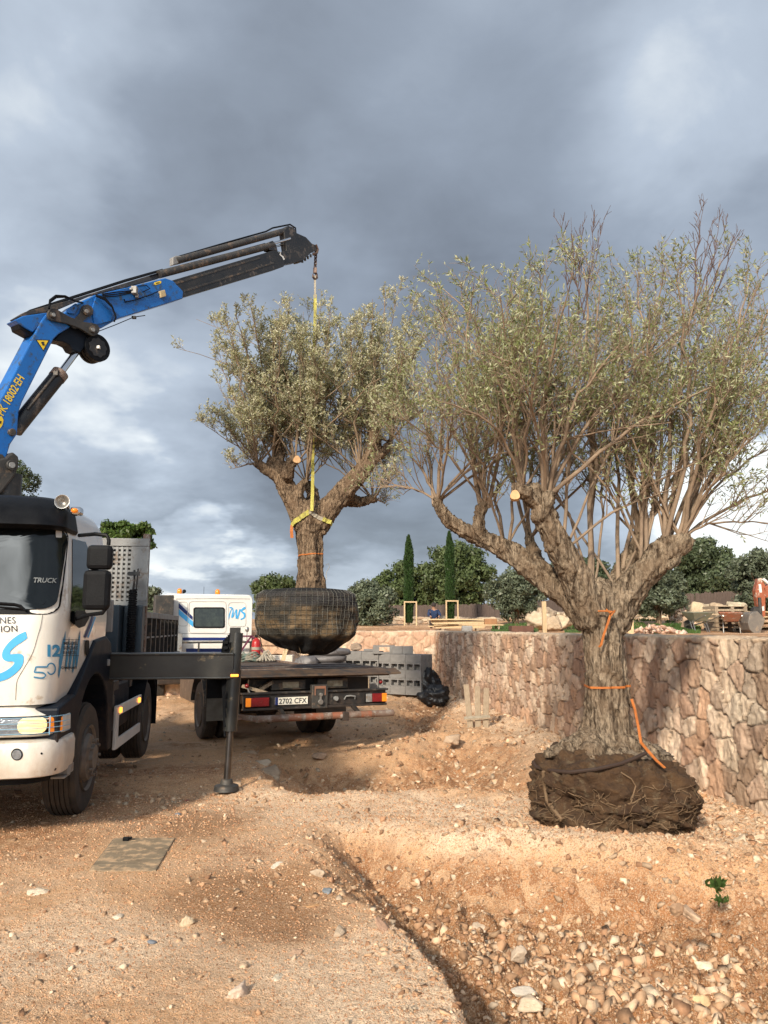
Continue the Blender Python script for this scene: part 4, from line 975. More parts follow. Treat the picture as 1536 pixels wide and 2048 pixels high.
sg = MB().b2(1.19, 1.225, 1.02, 1.16, .42, .89).bar((1.208, 1.1, .83), (1.208, 2.62, .83), .03, .11).bar((1.208, 1.1, .47), (1.208, 2.62, .47), .03, .11).build('side_guard', 'whiteb', TA, bevel=.006)
for y in (1.20, 2.42): MB().b2(1.222, 1.245, y - .04, y + .04, .80, .86).build('marker_light', 'amberl', sg, bevel=.008)
MB().b2(1.05, 1.23, -.98, -.80, .52, .60).b2(1.0, 1.22, -1.05, -.85, .50, .52).build('step_bracket', 'grey', TA, bevel=.012)
for sd in (1, -1): MB().b2(min(.60 * sd, 1.22 * sd), max(.60 * sd, 1.22 * sd), 4.0, 4.02, .35, 1.05).build('mudflap', 'black', TA)
for sd in (1, -1): MB().prism([(.58 * sd, y, z) for y, z in arc((3.25, .51), .62, 25, 155, 14) + arc((3.25, .51), .60, 155, 25, 14)], (.66 * sd, 0, 0)).build('rear_mudguard', 'black', TA)
# mirrors
def rbox(m, c, sz): return m.box(c, sz)
mc = LA(200, 1115, 6.62); mm = MB().box(mc, (.21, .10, .21)).build('mirror', 'black', TA, bevel=.035); MB().box(mc + Vector((0, .052, 0)), (.17, .006, .17)).build('mirror_glass', 'glass', mm)
mc2 = LA(194, 1180, 6.62); mm = MB().box(mc2, (.225, .11, .34)).build('mirror', 'black', TA, bevel=.04); MB().box(mc2 + Vector((0, .057, 0)), (.18, .006, .29)).build('mirror_glass', 'glass', mm)
q1, q2, q3, q4 = LA(158, 1071, 6.75), LA(190, 1068, 6.64), LA(214, 1071, 6.62), LA(217, 1090, 6.62)
MB().tube([q1, q2, q3, (q3 + q4) / 2 + Vector((.01, 0, 0)), q4], .017, 8).tube([LA(152, 1238, 6.72), LA(175, 1230, 6.66), LA(205, 1226, 6.62), LA(213, 1215, 6.62)], .017, 8).tube([LA(190, 1138, 6.64), LA(189, 1150, 6.64)], .03, 8).build('mirror_arm', 'black', TA, smooth=True)
# air horn and roof lamp
hc = LA(124, 1003, 6.55); dh = Vector((.05, -1, .05)).normalized()
MB().lathe([(.015, .26), (.022, .18), (.03, .10), (.045, .03), (.062, 0), (.058, 0), (.04, .03), (.02, .06)], 24, hc, -dh).cyl(hc - dh * .15 - Vector((0, 0, .09)), hc - dh * .15, .012).build('air_horn', 'steel', TA, smooth=True, sharp=60)
bc = LA(151, 1021, 6.6); MB().box(bc + Vector((0, .05, 0)), (.09, .12, .07)).build('roof_lamp', 'chrome', TA, bevel=.02); MB().sphere(bc + Vector((0, -.03, -.005)), (.03, .03, .022)).build('roof_lamp_lens', 'amber', TA, smooth=True)
# headboard with perforated sheet, hose, cabinet
hb = MB().b2(-1.22, 1.22, 2.74, 2.80, 2.03, 2.10).b2(-1.22, 1.22, 2.74, 2.80, 2.84, 2.95).b2(.98, 1.22, 2.742, 2.798, 2.10, 2.84).b2(-1.22, -.98, 2.742, 2.798, 2.10, 2.84).b2(-.05, .05, 2.742, 2.798, 2.10, 2.84).build('headboard', 'grey', TA, bevel=.01)
m = MB()
for i in range(30): x = -.96 + i * .065; m.b2(x - .016, x + .016, 2.758, 2.764, 2.1, 2.84)
for i in range(12): z = 2.13 + i * .0625; m.b2(-.98, .98, 2.765, 2.770, z - .016, z + .016)
m.build('perforated_sheet', 'grey', hb)
MB().b2(-.98, .98, 2.86, 2.88, 2.05, 2.9).build('added_dark_backing', 'blackp', hb)  # dark sheet added behind so the perforations look dark
MB().b2(1.12, 1.21, 2.80, 2.88, 1.3, 3.02).b2(-1.21, -1.12, 2.80, 2.88, 1.3, 3.02).build('headboard_post', 'rust', hb, bevel=.01)
cabm = pm('blue_grey_locker', (.035, .055, .075), (.025, .04, .055), 4, .5, bump=.1)
lk = MB().b2(-1.18, .95, 2.30, 2.74, 1.36, 2.04).b2(.955, 1.2, 2.55, 2.74, 1.36, 2.04).build('tool_locker', cabm, TA, bevel=.015)
MB().b2(.70, .82, 2.27, 2.30, 1.72, 1.76).b2(.70, .72, 2.25, 2.30, 1.66, 1.76).build('latch', 'black', lk)
m = MB(); pts = []
hx, hy = 1.08, 2.47
for i in range(200): t = i / 199; pts.append((hx + .045 * math.cos(t * 170), hy + .045 * math.sin(t * 170), 1.42 + .82 * t))
MB().tube(pts, .016, 5).build('coiled_hose', 'black', TA, smooth=True)
MB().tube([(hx, hy, 2.24), (hx + .01, hy, 2.36), (hx, hy + .02, 2.50)], .014, 6).tube([(hx + .04, hy, 2.24), (hx + .05, hy, 2.52)], .01, 6).box((hx, hy, 2.45), (.14, .06, .05)).build('hose_bracket', 'blackp', TA)
# cargo bed with slatted sides
MB().b2(-1.22, 1.22, 2.82, 6.5, 1.22, 1.33).b2(-1.24, -1.20, 2.82, 6.5, 1.14, 1.33).b2(1.20, 1.24, 2.82, 6.5, 1.14, 1.33).build('cargo_bed', 'blackp', TA, bevel=.008)
for sd in (1, -1):
    m = MB(); m.b2(1.17 * sd - .03, 1.17 * sd + .03, 2.9, 6.5, 1.88, 1.96)
    cs = m.build('cargo_side', 'grey', TA, bevel=.006)
    for i in range(9): y = 2.95 + i * .435; MB().b2(1.17 * sd - .028, 1.17 * sd + .028, y - .035, y + .035, 1.33, 1.88).build('side_post', 'dgrey', cs)
    MB().b2(1.17 * sd - .012, 1.17 * sd + .012, 2.9, 6.5, 1.60, 1.625).build('side_rail', 'grey', cs)
    MB().b2(1.13 * sd - .01, 1.13 * sd + .01, 2.9, 6.5, 1.335, 1.87).build('side_panel', 'blackp', cs)
# crane base, outrigger
MB().b2(-1.12, 1.12, .58, 1.12, 1.07, 1.50).b2(-.4, .4, .5, 1.2, 1.50, 1.62).build('crane_base', 'blackp', TA, bevel=.02)
lt = wmat(TA).inverted()
lg0, lg1, lg2 = lt @ P(474, 1266, 8.62), lt @ P(460, 1462, 8.55), lt @ P(453, 1572, 8.50); lg2.z = h1(*(wmat(TA) @ lg2).xy) + .05
ob_ = MB().b2(.95, lg0.x - .02, .62, .92, 1.205, 1.475).b2(.95, lg0.x - .02, .60, .94, 1.455, 1.478).b2(.95, lg0.x - .02, .61, .93, 1.20, 1.222).build('outrigger_beam', 'beam', TA, bevel=.008)
ol = MB().cyl(lg0 + Vector((0, 0, .0)), lg1, .068, .064, 24).cyl(lg1 + (lg0 - lg1) * .62, lg1, .078, .072, 24).box(lg0 + Vector((-.02, .02, -.02)), (.11, .16, .16)).build('outrigger_leg', 'beam', TA, smooth=True, sharp=40)
MB().cyl(lg1 + (lg0 - lg1) * .05, lg2, .036, n=24).build('rod', M['rod'], ol, smooth=True, sharp=40)
MB().lathe([(.02, .09), (.06, .08), (.07, .035), (.125, .02), (.135, -.03), (.02, -.03)], 28, lg2).build('foot_plate', 'dgrey', ol, smooth=True, sharp=40)
m = MB()
for k in range(5):
    o = Vector((-.07 - .018 * k, -.05 + .02 * k, 0)); m.tube([lg0 + o + Vector((0, 0, .0 - .02 * k)), lg0 + o + Vector((-.02, 0, -.25)), lg0 + o + Vector((.0, .02, -.55)), lg1 + Vector((-.05, -.05, .35 - .1 * k))], .012, 6)
for k in range(6): z = -.10 - .06 * k; m.box(lg0 + Vector((-.115, -.06, z)), (.05, .04, .03))
m.build('hydraulic_hose', 'black', ol, smooth=True)
ac = lt @ P(469, 1351, 8.50); MB().box(ac, (.085, .03, .026)).build('marker_light', 'amberl', ol, bevel=.006)
MB().box(lt @ P(206, 1312, 8.25), (.05, .05, .36)).box(lt @ P(214, 1232, 8.3), (.12, .06, .34)).box(lt @ P(215, 1325, 8.2), (.05, .04, .07)).build('lever_rack', 'grey', TA, bevel=.01)

# ------------------------------------------------------------------ the knuckle crane: parts traced in the crane's own vertical plane
PV = Vector((-4.16, 8.35, 0)); CDIR = Vector((.593, .805, 0)).normalized(); CN = Vector((.805, -.593, 0)).normalized()
def PC(u, v, w=0.0):
    r = ray(u, v); o = Vector((0, 0, CAM_Z)); t = (PV + CN * w - o).dot(CN) / r.dot(CN); return o + r * t
def cprism(name, poly, w, th, mat, parent=TA, bevel=.01, **kw):
    return MB().prism([PC(u, v, w) for u, v in poly], -CN * th).build(name, mat, parent, bevel=bevel, world=True, **kw)
def ccyl(m, u, v, rpx, w, th, n=28):
    c = PC(u, v, w); rad = rpx / F_PX * c.y; m.cyl(c, c - CN * th, rad, n=n); return m
def smooth_poly(poly, corner, k=5):
    return poly
# column
cb = PC(10, 1010, 0); colb = Vector((PV.x, PV.y, 1.5)); colt = PC(18, 940, 0)
MB().cyl(colb, Vector((PV.x + .0, PV.y, colt.z - .05)), .17, .15, 28).build('crane_column', 'blackp', TA, smooth=True, world=True, sharp=40)
cprism('column_head', [(-45, 962), (-38, 925), (12, 915), (26, 903), (38, 913), (38, 935), (30, 952), (4, 985), (-30, 1002)], .17, .34, 'dgrey', bevel=.02)
mb_ = cprism('main_boom', [(94, 627), (84, 640), (0, 801), (-42, 882), (-50, 940), (-20, 956), (2, 946), (14, 912), (21, 889), (35, 868), (38, 824), (45, 804), (108, 678), (118, 668), (141, 654), (128, 640)], .12, .24, 'blue', bevel=.015)
cprism('boom_head', [(30, 640), (46, 632), (95, 625), (93, 640), (75, 655), (66, 664), (45, 652)], .10, .20, 'blue', bevel=.01)
cprism('boom_tail', [(36, 645), (66, 662), (66, 672), (40, 658)], .08, .18, 'black')
cprism('knuckle_bracket', [(108, 680), (122, 665), (142, 652), (178, 646), (196, 652), (186, 672), (172, 690), (160, 706), (146, 700), (140, 690), (128, 684)], .075, .17, 'navy', bevel=.01)
cprism('outer_boom', [(140, 648), (122, 632), (150, 610), (190, 590), (331, 556), (346, 561), (367, 583), (366, 597), (238, 637), (204, 656), (176, 652)], .115, .23, 'blue', bevel=.012)
cprism('outer_boom_box', [(184, 618), (192, 594), (228, 628), (222, 642), (190, 650)], .135, .02, 'blue', bevel=.005)
cprism('telescopic_section', [(340, 562), (546, 501), (560, 503), (571, 515), (568, 533), (560, 536), (368, 594), (358, 594)], .095, .19, 'blackp', bevel=.008)
cprism('telescopic_rib', [(344, 566), (520, 514), (521, 517), (348, 570)], .100, .006, 'dgrey'); cprism('telescopic_rib', [(368, 580), (548, 524), (549, 527), (369, 584)], .100, .006, 'dgrey')
cprism('telescopic_section', [(560, 505), (600, 492), (606, 520), (594, 524), (568, 529)], .075, .15, 'blackp', bevel=.006)
cprism('boom_tip', [(573, 496), (568, 462), (577, 451), (588, 455), (594, 466), (612, 474), (624, 487), (632, 490), (635, 500), (622, 506), (604, 524), (598, 525), (594, 518), (574, 506)], .06, .12, 'blackp', bevel=.008)
m = MB()
for k in range(5): u, v = 627 - k * 5.6, 508 + k * 3.6; m.box(PC(u, v, .03), (.035, .035, .045))
m.build('tip_teeth', 'dgrey', TA, world=True, bevel=.004)
MB().tube([PC(632, 489, .065), PC(636, 499, .065), PC(634, 506, .065), PC(626, 508, .065)], .018, 6).build('tip_roller', 'chain', TA, world=True, smooth=True)
v2, f2 = strip_px([((557, 505), (559, 503.5)), ((562, 504), (562, 506)), ((559, 509), (561.5, 509)), ((564, 514), (567, 513)), ((567, 520), (569.5, 519))], 4)
mesh_obj('chalk_mark', [tuple(PC(u, v, .1)) for u, v in v2], f2, 'mark', TA, world=True)
def ctube(name, a, b, wa, wb, rad, mat, parent=TA, n=20):
    return MB().cyl(PC(a[0], a[1], wa), PC(b[0], b[1], wb), rad, n=n).build(name, mat, parent, world=True, smooth=True, sharp=40)
ctube('extension_cylinder', (352, 522), (577, 460), .0, .0, .050, 'dgrey'); ctube('extension_cylinder', (318, 549), (546, 490), .05, .05, .052, 'dgrey')
ctube('extension_rod', (540, 489), (580, 477), .05, .05, .020, 'chrome'); ctube('extension_rod', (540, 496), (580, 485), -.02, -.02, .018, 'chrome')
cprism('cylinder_bracket', [(538, 500), (538, 484), (546, 481), (553, 490), (556, 503)], .09, .12, 'blackp'); cprism('cylinder_bracket', [(346, 530), (346, 514), (353, 511), (370, 512), (370, 524)], .03, .08, 'grey')
MB().tube([PC(358, 513, -.02), PC(450, 486, -.02), PC(532, 463, -.02), PC(545, 456, -.02), (PC(580, 449, -.02)), PC(591, 456, -.02), PC(592, 470, -.02)], .014, 6).tube([PC(300, 552, .04), PC(420, 517, -.02), PC(530, 487, -.02)], .010, 6).build('hydraulic_pipe', 'black', TA, world=True, smooth=True)
cprism('hose_tray', [(28, 637), (50, 624), (140, 600), (250, 566), (318, 545), (330, 549), (322, 555), (250, 575), (185, 590), (120, 618), (62, 630), (36, 645)], .03, .10, 'dgrey', bevel=.006)
m = MB(); 
for k in range(4): o = -.02 - .03 * k; m.tube([PC(34, 640 - k * 1.2, o), PC(60, 624 - k, o), PC(140, 598 - k, o), PC(250, 563 - k, o), PC(325, 541 - k * .7, o)], .011, 6)
m.build('hydraulic_hose', 'black', TA, world=True, smooth=True)
# link arms and pins
def dogbone(a, b, ra, rb, w0, k=10):
    a, b = np.array(a, float), np.array(b, float); d = (b - a) / np.linalg.norm(b - a); ang = math.atan2(d[1], d[0]); pts = []
    for i in range(k + 1): t = ang + math.pi / 2 + math.pi * i / k; pts.append(a + ra * np.array([math.cos(t), math.sin(t)]))
    n_ = np.array([d[1], -d[0]])
    pts += [a + d * np.linalg.norm(b - a) * .35 + n_ * w0, a + d * np.linalg.norm(b - a) * .7 + n_ * w0]
    for i in range(k + 1): t = ang - math.pi / 2 + math.pi * i / k; pts.append(b + rb * np.array([math.cos(t), math.sin(t)]))
    pts += [a + d * np.linalg.norm(b - a) * .7 - n_ * w0, a + d * np.linalg.norm(b - a) * .35 - n_ * w0]
    return [tuple(p) for p in pts]
cprism('link_arm', dogbone((108, 629), (187, 659), 12.5, 12.5, 7.5), .16, .035, 'dgrey', bevel=.006)
cprism('link_arm', dogbone((108, 629), (187, 659), 12, 12, 7), -.12, .035, 'dgrey', bevel=.006)
cprism('link_arm', dogbone((152, 648), (174, 622), 9, 13, 8), .145, .03, 'dgrey', bevel=.006)
for q_ in ((108, 629, 7, .19, .40), (187, 659, 7, .19, .40), (174, 622, 9, .17, .34), (25, 930, 11, .20, .40), (2, 916, 8, .14, .28), (26, 864, 7.5, .16, .32)): ccyl(MB(), *q_).build('pivot_pin', 'dgrey', TA, world=True, smooth=True, sharp=40, bevel=.006)
for q_ in ((108, 629, 4, .20, .02), (187, 659, 4.2, .20, .02), (25, 930, 6, .215, .02), (174, 622, 4, .185, .02)): ccyl(MB(), *q_).build('pin_end', 'grey', TA, world=True, smooth=True, sharp=40)
# boom cylinder
cy0, cy1, cy2 = PC(29, 860, .0), PC(121, 746, .0), PC(180, 668, .0)
bcy = MB().cyl(cy0, cy1, .092, n=28).build('boom_cylinder', 'blackp', TA, world=True, smooth=True, sharp=40)
MB().cyl(cy1 - (cy1 - cy0).normalized() * .09, cy1, .098, n=28).build('gland', 'rust', bcy, world=True, smooth=True, sharp=40)
MB().cyl(cy1, cy2, .040, n=24).build('rod', 'chrome', bcy, world=True, smooth=True, sharp=40)
o = (cy1 - cy0).normalized(); sdv = CN * .09 - o.cross(CN) * .06
MB().cyl(cy0 + o * .25 + sdv, cy1 - o * .05 + sdv, .014, n=8).box(cy1 - o * .1 + sdv, (.05, .05, .05)).build('hydraulic_pipe', 'dgrey', bcy, world=True)
# hose reel
rc_ = PC(196, 695, .10); MB().cyl(rc_, rc_ - CN * .06, .172, n=40).cyl(rc_ - CN * .08, rc_ - CN * .12, .165, n=40).cyl(rc_ - CN * .14, rc_ - CN * .18, .168, n=40).cyl(rc_ - CN * .05, rc_ - CN * .17, .14, n=30).build('hose_reel', 'black', TA, world=True, smooth=True, sharp=40, bevel=.004)
m = MB(); pts = [rc_ + CN * .004 + (CDIR * math.cos(a) + Vector((0, 0, 1)) * math.sin(a)) * (.118 + .008 * math.sin(a * 9)) for a in np.linspace(0, 6.283, 80)[:-1]]; m.prism(pts, -CN * .02); m.build('reel_cover', 'blackp', TA, world=True, bevel=.003)
MB().box(rc_ + CN * .012, (.035, .035, .035)).build('reel_sticker', 'mark', TA, world=True)
MB().tube([PC(196, 663, .08), PC(230, 650, .10), PC(268, 634, .10), PC(290, 631, .10)], .006, 6).box(PC(268, 635, .10), (.05, .04, .03)).build('guide_rope', 'black', TA, world=True, smooth=True)
# hoses round the knuckle
m = MB()
for k in range(3):
    o = .17 + .02 * k; m.tube([PC(98, 618 - k, o), PC(100, 604 - 2 * k, o), PC(112, 595 - 2 * k, o), PC(130, 594 - k, o), PC(150, 602, o - .02), PC(166, 606, o - .04)], .012, 6)
    m.tube([PC(192, 590 + k, o - .02), PC(210, 596 + 2 * k, o), PC(224, 612 + k, o), PC(232, 634, o), PC(228, 644, o - .03)], .010, 6)
    m.tube([PC(205, 588 + 3 * k, .135), PC(235, 584 + 4 * k, .15), PC(262, 582 + 2 * k, .14)], .008, 6)
m.tube([PC(285, 584, .13), PC(300, 577, .14), PC(293, 571, .14), PC(276, 572, .13)], .007, 6); m.tube([PC(316, 583, .13), PC(300, 590, .135), PC(270, 600, .13), PC(250, 604, .13), PC(248, 598, .13)], .008, 6)
m.build('hydraulic_hose', 'black', TA, world=True, smooth=True)
MB().box(PC(269, 581, .145), (.075, .075, .10)).box(PC(262, 578, .15), (.03, .03, .03)).box(PC(274, 592, .14), (.04, .04, .05)).build('valve', 'grey', TA, world=True, bevel=.008)
cprism('work_lamp', [(320, 582), (330, 579), (333, 592), (323, 595)], .15, .04, pm('lamp_cream', (.55, .45, .26), (.4, .3, .15), 30, .5), bevel=.006)
cprism('yellow_badge', rrect(308, 322, 563, 569, 2.5, 3, 1) and [(309, 565), (320, 561.5), (323, 563), (322, 567), (311, 570), (308, 568.5)], .118, .003, 'yellowv'); cprism('badge_slot', [(312, 566), (319, 564), (319.5, 565.5), (312.5, 567.5)], .121, .003, 'ink')
cprism('boom_fitting', [(134, 618), (152, 606), (158, 612), (150, 628), (136, 626)], .14, .03, 'blue', bevel=.008); cprism('fitting_slot', [(146, 615), (149.5, 613.5), (149.5, 618), (146, 619.5)], .143, .003, 'ink')
# lettering on the boom: its text baseline follows the arm
def ctext(txt, u0, v0, u1, v1, capw, mat, w=.124, bold=.0, space=1.0, sx=1.0):
    v, f = text2d(txt, 1.0, bold, space); L = v[:, 0].max(); a, b = PC(u0, v0, w), PC(u1, v1, w); d = (b - a); ln = d.length; d.normalize(); up = CN.cross(d)
    if up.z < 0: up = -up
    k = ln / L; return mesh_obj('boom_lettering', [tuple(a + d * q[0] * k + up * q[1] * capw) for q in v], f, mat, mb_, world=True)
ctext('PK 18002\u00b7EH', 6, 833, 49, 757, .125, 'yellowv', bold=.015)
cprism('warning_sign', [(71, 678.6), (99.5, 679.5), (87, 702.5)], .124, .003, 'ink', parent=mb_, bevel=0); cprism('warning_sign_face', [(74.5, 680.5), (96.5, 681.2), (86.8, 699.5)], .127, .003, 'yellowv', parent=mb_, bevel=0)
cprism('warning_sign_symbol', [(82, 684), (88, 683), (88, 687), (90.5, 690), (86, 691.5), (84, 688)], .130, .003, 'ink', parent=mb_, bevel=0)
cprism('yellow_badge', [(-8, 838), (3, 832), (7, 840), (5, 850), (-4, 862), (-14, 858)], .124, .003, 'yellowv', parent=mb_, bevel=0); cprism('badge_slot', [(-1, 842), (3, 842), (2, 847), (-2, 847)], .127, .003, 'ink', parent=mb_, bevel=0)
# hook and chain
TIP = PC(632, 500, 0); hk = PC(630, 548, 0)
def torus_pts(c, ax1, ax2, ra, rb, k=16): return [c + ax1 * ra * math.cos(a) + ax2 * rb * math.sin(a) for a in np.linspace(0, 6.283, k + 1)]
m = MB(); Z = Vector((0, 0, 1))
for k in range(6): c = TIP + (hk + Z * .10 - TIP) * (k / 5.5); m.tube(torus_pts(c, (CDIR if k % 2 else CN), Z, .022, .045), .011, 6)
m.build('chain', 'chain', TA, world=True, smooth=True)
m = MB().box(hk + Z * .06, (.06, .05, .09)); m.tube([hk + Z * .04, hk + Z * .01 + CDIR * .035, hk - Z * .05 + CDIR * .045, hk - Z * .10 + CDIR * .0, hk - Z * .07 - CDIR * .05, hk - Z * .02 - CDIR * .055], [.022, .022, .024, .024, .018, .008], 8); m.build('hook', 'chain', TA, world=True, smooth=True, bevel=.0)

# ================================================================== transport truck seen from behind
TB = empty('transport_truck', (-1.05, 12.3, -.25), R(24), 'low platform truck seen from behind, with a white cab, under the hanging tree', 'truck')
def flat_uv(root, y):
    """pixel -> (x, z) on the plane y = const of a thing's own frame"""
    def f(u, v):
        o, d = loc_ray(root, u, v); t = (y - o.y) / d.y; q = o + d * t; return q.x, q.z
    return f
BFT = flat_uv(TB, -.02)
# platform
bp = MB().b2(-1.27, 1.27, .05, 1.95, 1.28, 1.345).b2(-1.27, 1.27, 1.97, 8.3, 1.13, 1.19).b2(-1.2, 1.2, 1.85, 1.95, 1.12, 1.28).b2(-1.27, 1.27, .05, .12, 1.225, 1.27).build('platform', 'bed', TB, bevel=.006)
m = MB(); m.prism([(-1.24, .06, 1.24), (-1.24, .06, 1.345), (-1.24, -.16, 1.285), (-1.24, -.17, 1.26)], (2.62, 0, 0)); m.build('platform_lip', 'bed', TB, bevel=.006)
for x0_, x1_ in ((-1.27, -1.19), (1.19, 1.27)): MB().b2(x0_, x1_, 1.97, 8.3, 1.192, 1.23).build('platform_rail', 'rust', bp)
for i in range(3): MB().b2(-1.18, 1.18, .6 * i + .3, .6 * i + .36, 1.347, 1.356).build('platform_rib', 'rust', bp)
MB().b2(-.45, -.35, .0, 9.6, .78, 1.0).b2(.35, .45, .0, 9.6, .78, 1.0).b2(-1.0, 1.0, .3, .4, .95, 1.2).b2(-1.0, 1.0, 1.6, 1.7, .95, 1.2).b2(-.35, .35, 2.0, 2.1, .8, 1.0).cyl((-.9, 2.9, .5), (.9, 2.9, .5), .09).sphere((0, 2.9, .5), .22).b2(-1.1, -.5, 4.2, 6.0, .5, 1.15).b2(.5, 1.1, 4.2, 6.0, .5, 1.15).b2(-.9, .9, 6.3, 6.6, .5, 1.1).build('chassis', 'blackp', TB, bevel=.006)
for x0, x1, sx in ((-.70, -.15, 0), (.05, .56, 0)):
    b_ = MB().b2(x0, x1, .10, .5, 1.045, 1.20).build('storage_box', 'dgrey', TB, bevel=.012)
    c_x = (x0 + x1) / 2 + .03; MB().b2(c_x - .13, c_x + .13, .092, .10, 1.075, 1.165).build('box_label', pm('stained_label', (.42, .38, .28), (.22, .17, .11), 14, .7), b_)
# light bar, plate, lamps
lb = MB().b2(-1.17, 1.17, -.02, .02, .80, 1.0).b2(-1.20, 1.20, -.06, .05, 1.0, 1.03).b2(-1.18, 1.18, -.05, .02, .765, .80).build('light_bar', 'blackp', TB, bevel=.006)
MB().b2(-.10, .16, -.07, .04, .76, 1.12).build('hitch_block', 'dgrey', TB, bevel=.01); MB().b2(-.06, .12, -.085, -.07, 1.06, 1.10).b2(-.06, -.045, -.085, -.07, .96, 1.06).b2(.105, .12, -.085, -.07, .96, 1.06).build('hitch_frame', 'rusto', TB)
MB().cyl((.03, -.08, .97), (.03, -.13, .97), .028).cyl((.03, -.08, .86), (.03, -.12, .86), .04).box((.03, -.10, .90), (.03, .03, .10)).build('hitch_pin', 'steel', TB, bevel=.004)
MB().cyl((.30, -.03, .90), (.30, -.08, .90), .035).tube([(.45, -.03, .88), (.47, -.06, .93), (.55, -.07, .935), (.62, -.06, .92), (.63, -.03, .88)], .012, 6).build('connector_socket', 'grey', TB)
pl_ = MB().b2(-.68, -.16, -.045, -.035, .835, .945).build('number_plate', 'plate', TB)
MB().b2(-.68, -.635, -.047, -.045, .835, .945).build('country_band', 'dblue', pl_)
v, f = text2d('2702 CFX', .118, .002, 1.02); wdt = v[:, 0].max(); mesh_obj('plate_lettering', [(-.622 + q[0] * .445 / wdt, -.0475, .852 + q[1] * .92) for q in v], f, 'ink', pl_)
for sd in (-1, 1):
    a, b = (-1.16, -.76) if sd < 0 else (.80, 1.17)
    tl = MB().b2(a, b, -.065, -.025, .815, .965).build('tail_lamp', 'black', TB, bevel=.008)
    if sd < 0: segs = (((a + .02, a + .10), 'amber'), ((a + .10, b - .02), 'redl'))
    else: segs = (((a + .005, a + .11), 'grey'), ((a + .115, b - .09), 'redl'), ((b - .088, b - .005), 'amber'))
    for (p, q), mt in segs: MB().b2(p, q, -.078, -.06, .825, .955).build('lens', mt, tl, bevel=.006)
m = MB().cyl((-1.02, -.28, .665), (1.18, -.28, .665), .052, n=20).build('underrun_bar', 'rust', TB, smooth=True, sharp=40)
for x0, x1 in ((-.55, -.35), (-.28, .0), (.15, .34), (.62, .80)): MB().cyl((x0, -.28, .665), (x1, -.28, .665), .0535, n=20).build('paint_band', 'rusto', bpy.data.objects['underrun_bar'], smooth=True)
MB().box((.36, -.28, .65), (.10, .13, .13)).bar((-.6, -.28, .68), (-.6, 0, .78), .06, .06).bar((.6, -.28, .68), (.6, 0, .78), .06, .06).build('bar_bracket', 'blackp', TB, bevel=.01)
m = MB(); m.prism([(-1.30, .12, .66), (-1.0, -.33, .62), (-1.0, -.33, .70), (-1.30, .12, .72)], (.05, .04, 0)); m.b2(-1.30, -.95, -.05, .15, .64, .67); m.build('side_plate', 'rust', TB)
# lever with red knob, both corners
for sd in (-1, 1):
    bx = -1.10 if sd < 0 else 1.10; lv = MB().tube([(bx + .06, .02, .98), (bx, .0, 1.10)], .012, 8).build('lever', 'grey', TB, smooth=True); MB().sphere((bx - .01, 0, 1.13), .033, 14, 10).build('knob', 'redl', lv, smooth=True)
rock_v = MB().box((-.95, .12, 1.06), (.4, .15, .05), Matrix.Rotation(.3, 3, 'Y')).box((-.80, .15, 1.10), (.3, .1, .05), Matrix.Rotation(-.5, 3, 'Y')).build('timber_chock', 'woodg', TB)
for sd in (-1, 1):
    for xo in (1.13, .82): wheel(TB, (xo * sd, 2.9, .52), sd, w=.28, r=.52)
    m = MB(); m.prism([(.66 * sd, y, z) for y, z in arc((2.9, .52), .66, 10, 170, 14) + arc((2.9, .52), .63, 170, 10, 14)], (.64 * sd, 0, 0)); m.build('mudguard', 'dgrey', TB)
    f_ = MB().b2(*sorted((.70 * sd, 1.30 * sd)), 2.08, 2.10, .42, 1.12).build('mudflap', 'black', TB); MB().b2(*sorted((.71 * sd, 1.29 * sd)), 2.07, 2.08, .40, .78).build('flap_panel', pm('worn_flap', (.13, .125, .11), (.07, .065, .055), 5, .6), f_)
    wheel(TB, (1.05 * sd, 9.9, .52), sd, w=.29, r=.52)
# cab
Y0 = 8.62; cw = 1.16
def cab_prof(y0, y1, hw, z0, z1, r, name, mat, taper=.06):
    m = MB(); o = rrect(-hw, hw, z0, z1, r, 6, 2); n = len(o)
    for y, s_ in ((y0 + .00, .985), (y0 + .03, 1.0), (y1 - .25, 1.0), (y1, .95)):
        m.v += [(x * s_, y, z0 + (z - z0) * s_) for x, z in o]
    m.f += [(k * n + i, k * n + (i + 1) % n, (k + 1) * n + (i + 1) % n, (k + 1) * n + i) for k in range(3) for i in range(n)] + [tuple(range(n - 1, -1, -1)), tuple(range(3 * n, 4 * n))]
    return m.build(name, mat, TB, smooth=True, sharp=40)
cabb = cab_prof(Y0, Y0 + 1.9, cw, 1.02, 2.86, .14, 'cab', 'whiteb')
BC = bvh_of(cabb)
def bpatch(name, pts, mat, off=.006, parent=cabb, rings=3):
    v2, f = fill2d(pts, rings); return px_patch(name, BC, TB, v2, f, mat, off, parent)
fr = bpatch('rear_window', rrect(386.5, 449.5, 1214.5, 1256, 5, 5, 6), 'black', .012); bpatch('pane', rrect(389, 447, 1217, 1253.5, 4, 5, 6), 'glassb', .018, fr)
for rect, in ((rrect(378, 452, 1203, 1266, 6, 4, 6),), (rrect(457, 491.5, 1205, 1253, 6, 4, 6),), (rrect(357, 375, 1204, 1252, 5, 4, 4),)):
    v2, f = line_px(rect + [rect[0]], .8, 1); px_patch('rib_shade_line', BC, TB, v2, f, pm('rib_shadow', (.50, .49, .46), None, 3, .5), .010, cabb)  # flat grey outlines, the shade of the pressed ribs put in as colour
def lineB(name, path, wd, mat, off=.008, sub=2): v2, f = line_px(path, wd, sub); return px_patch(name, BC, TB, v2, f, mat, off, cabb)
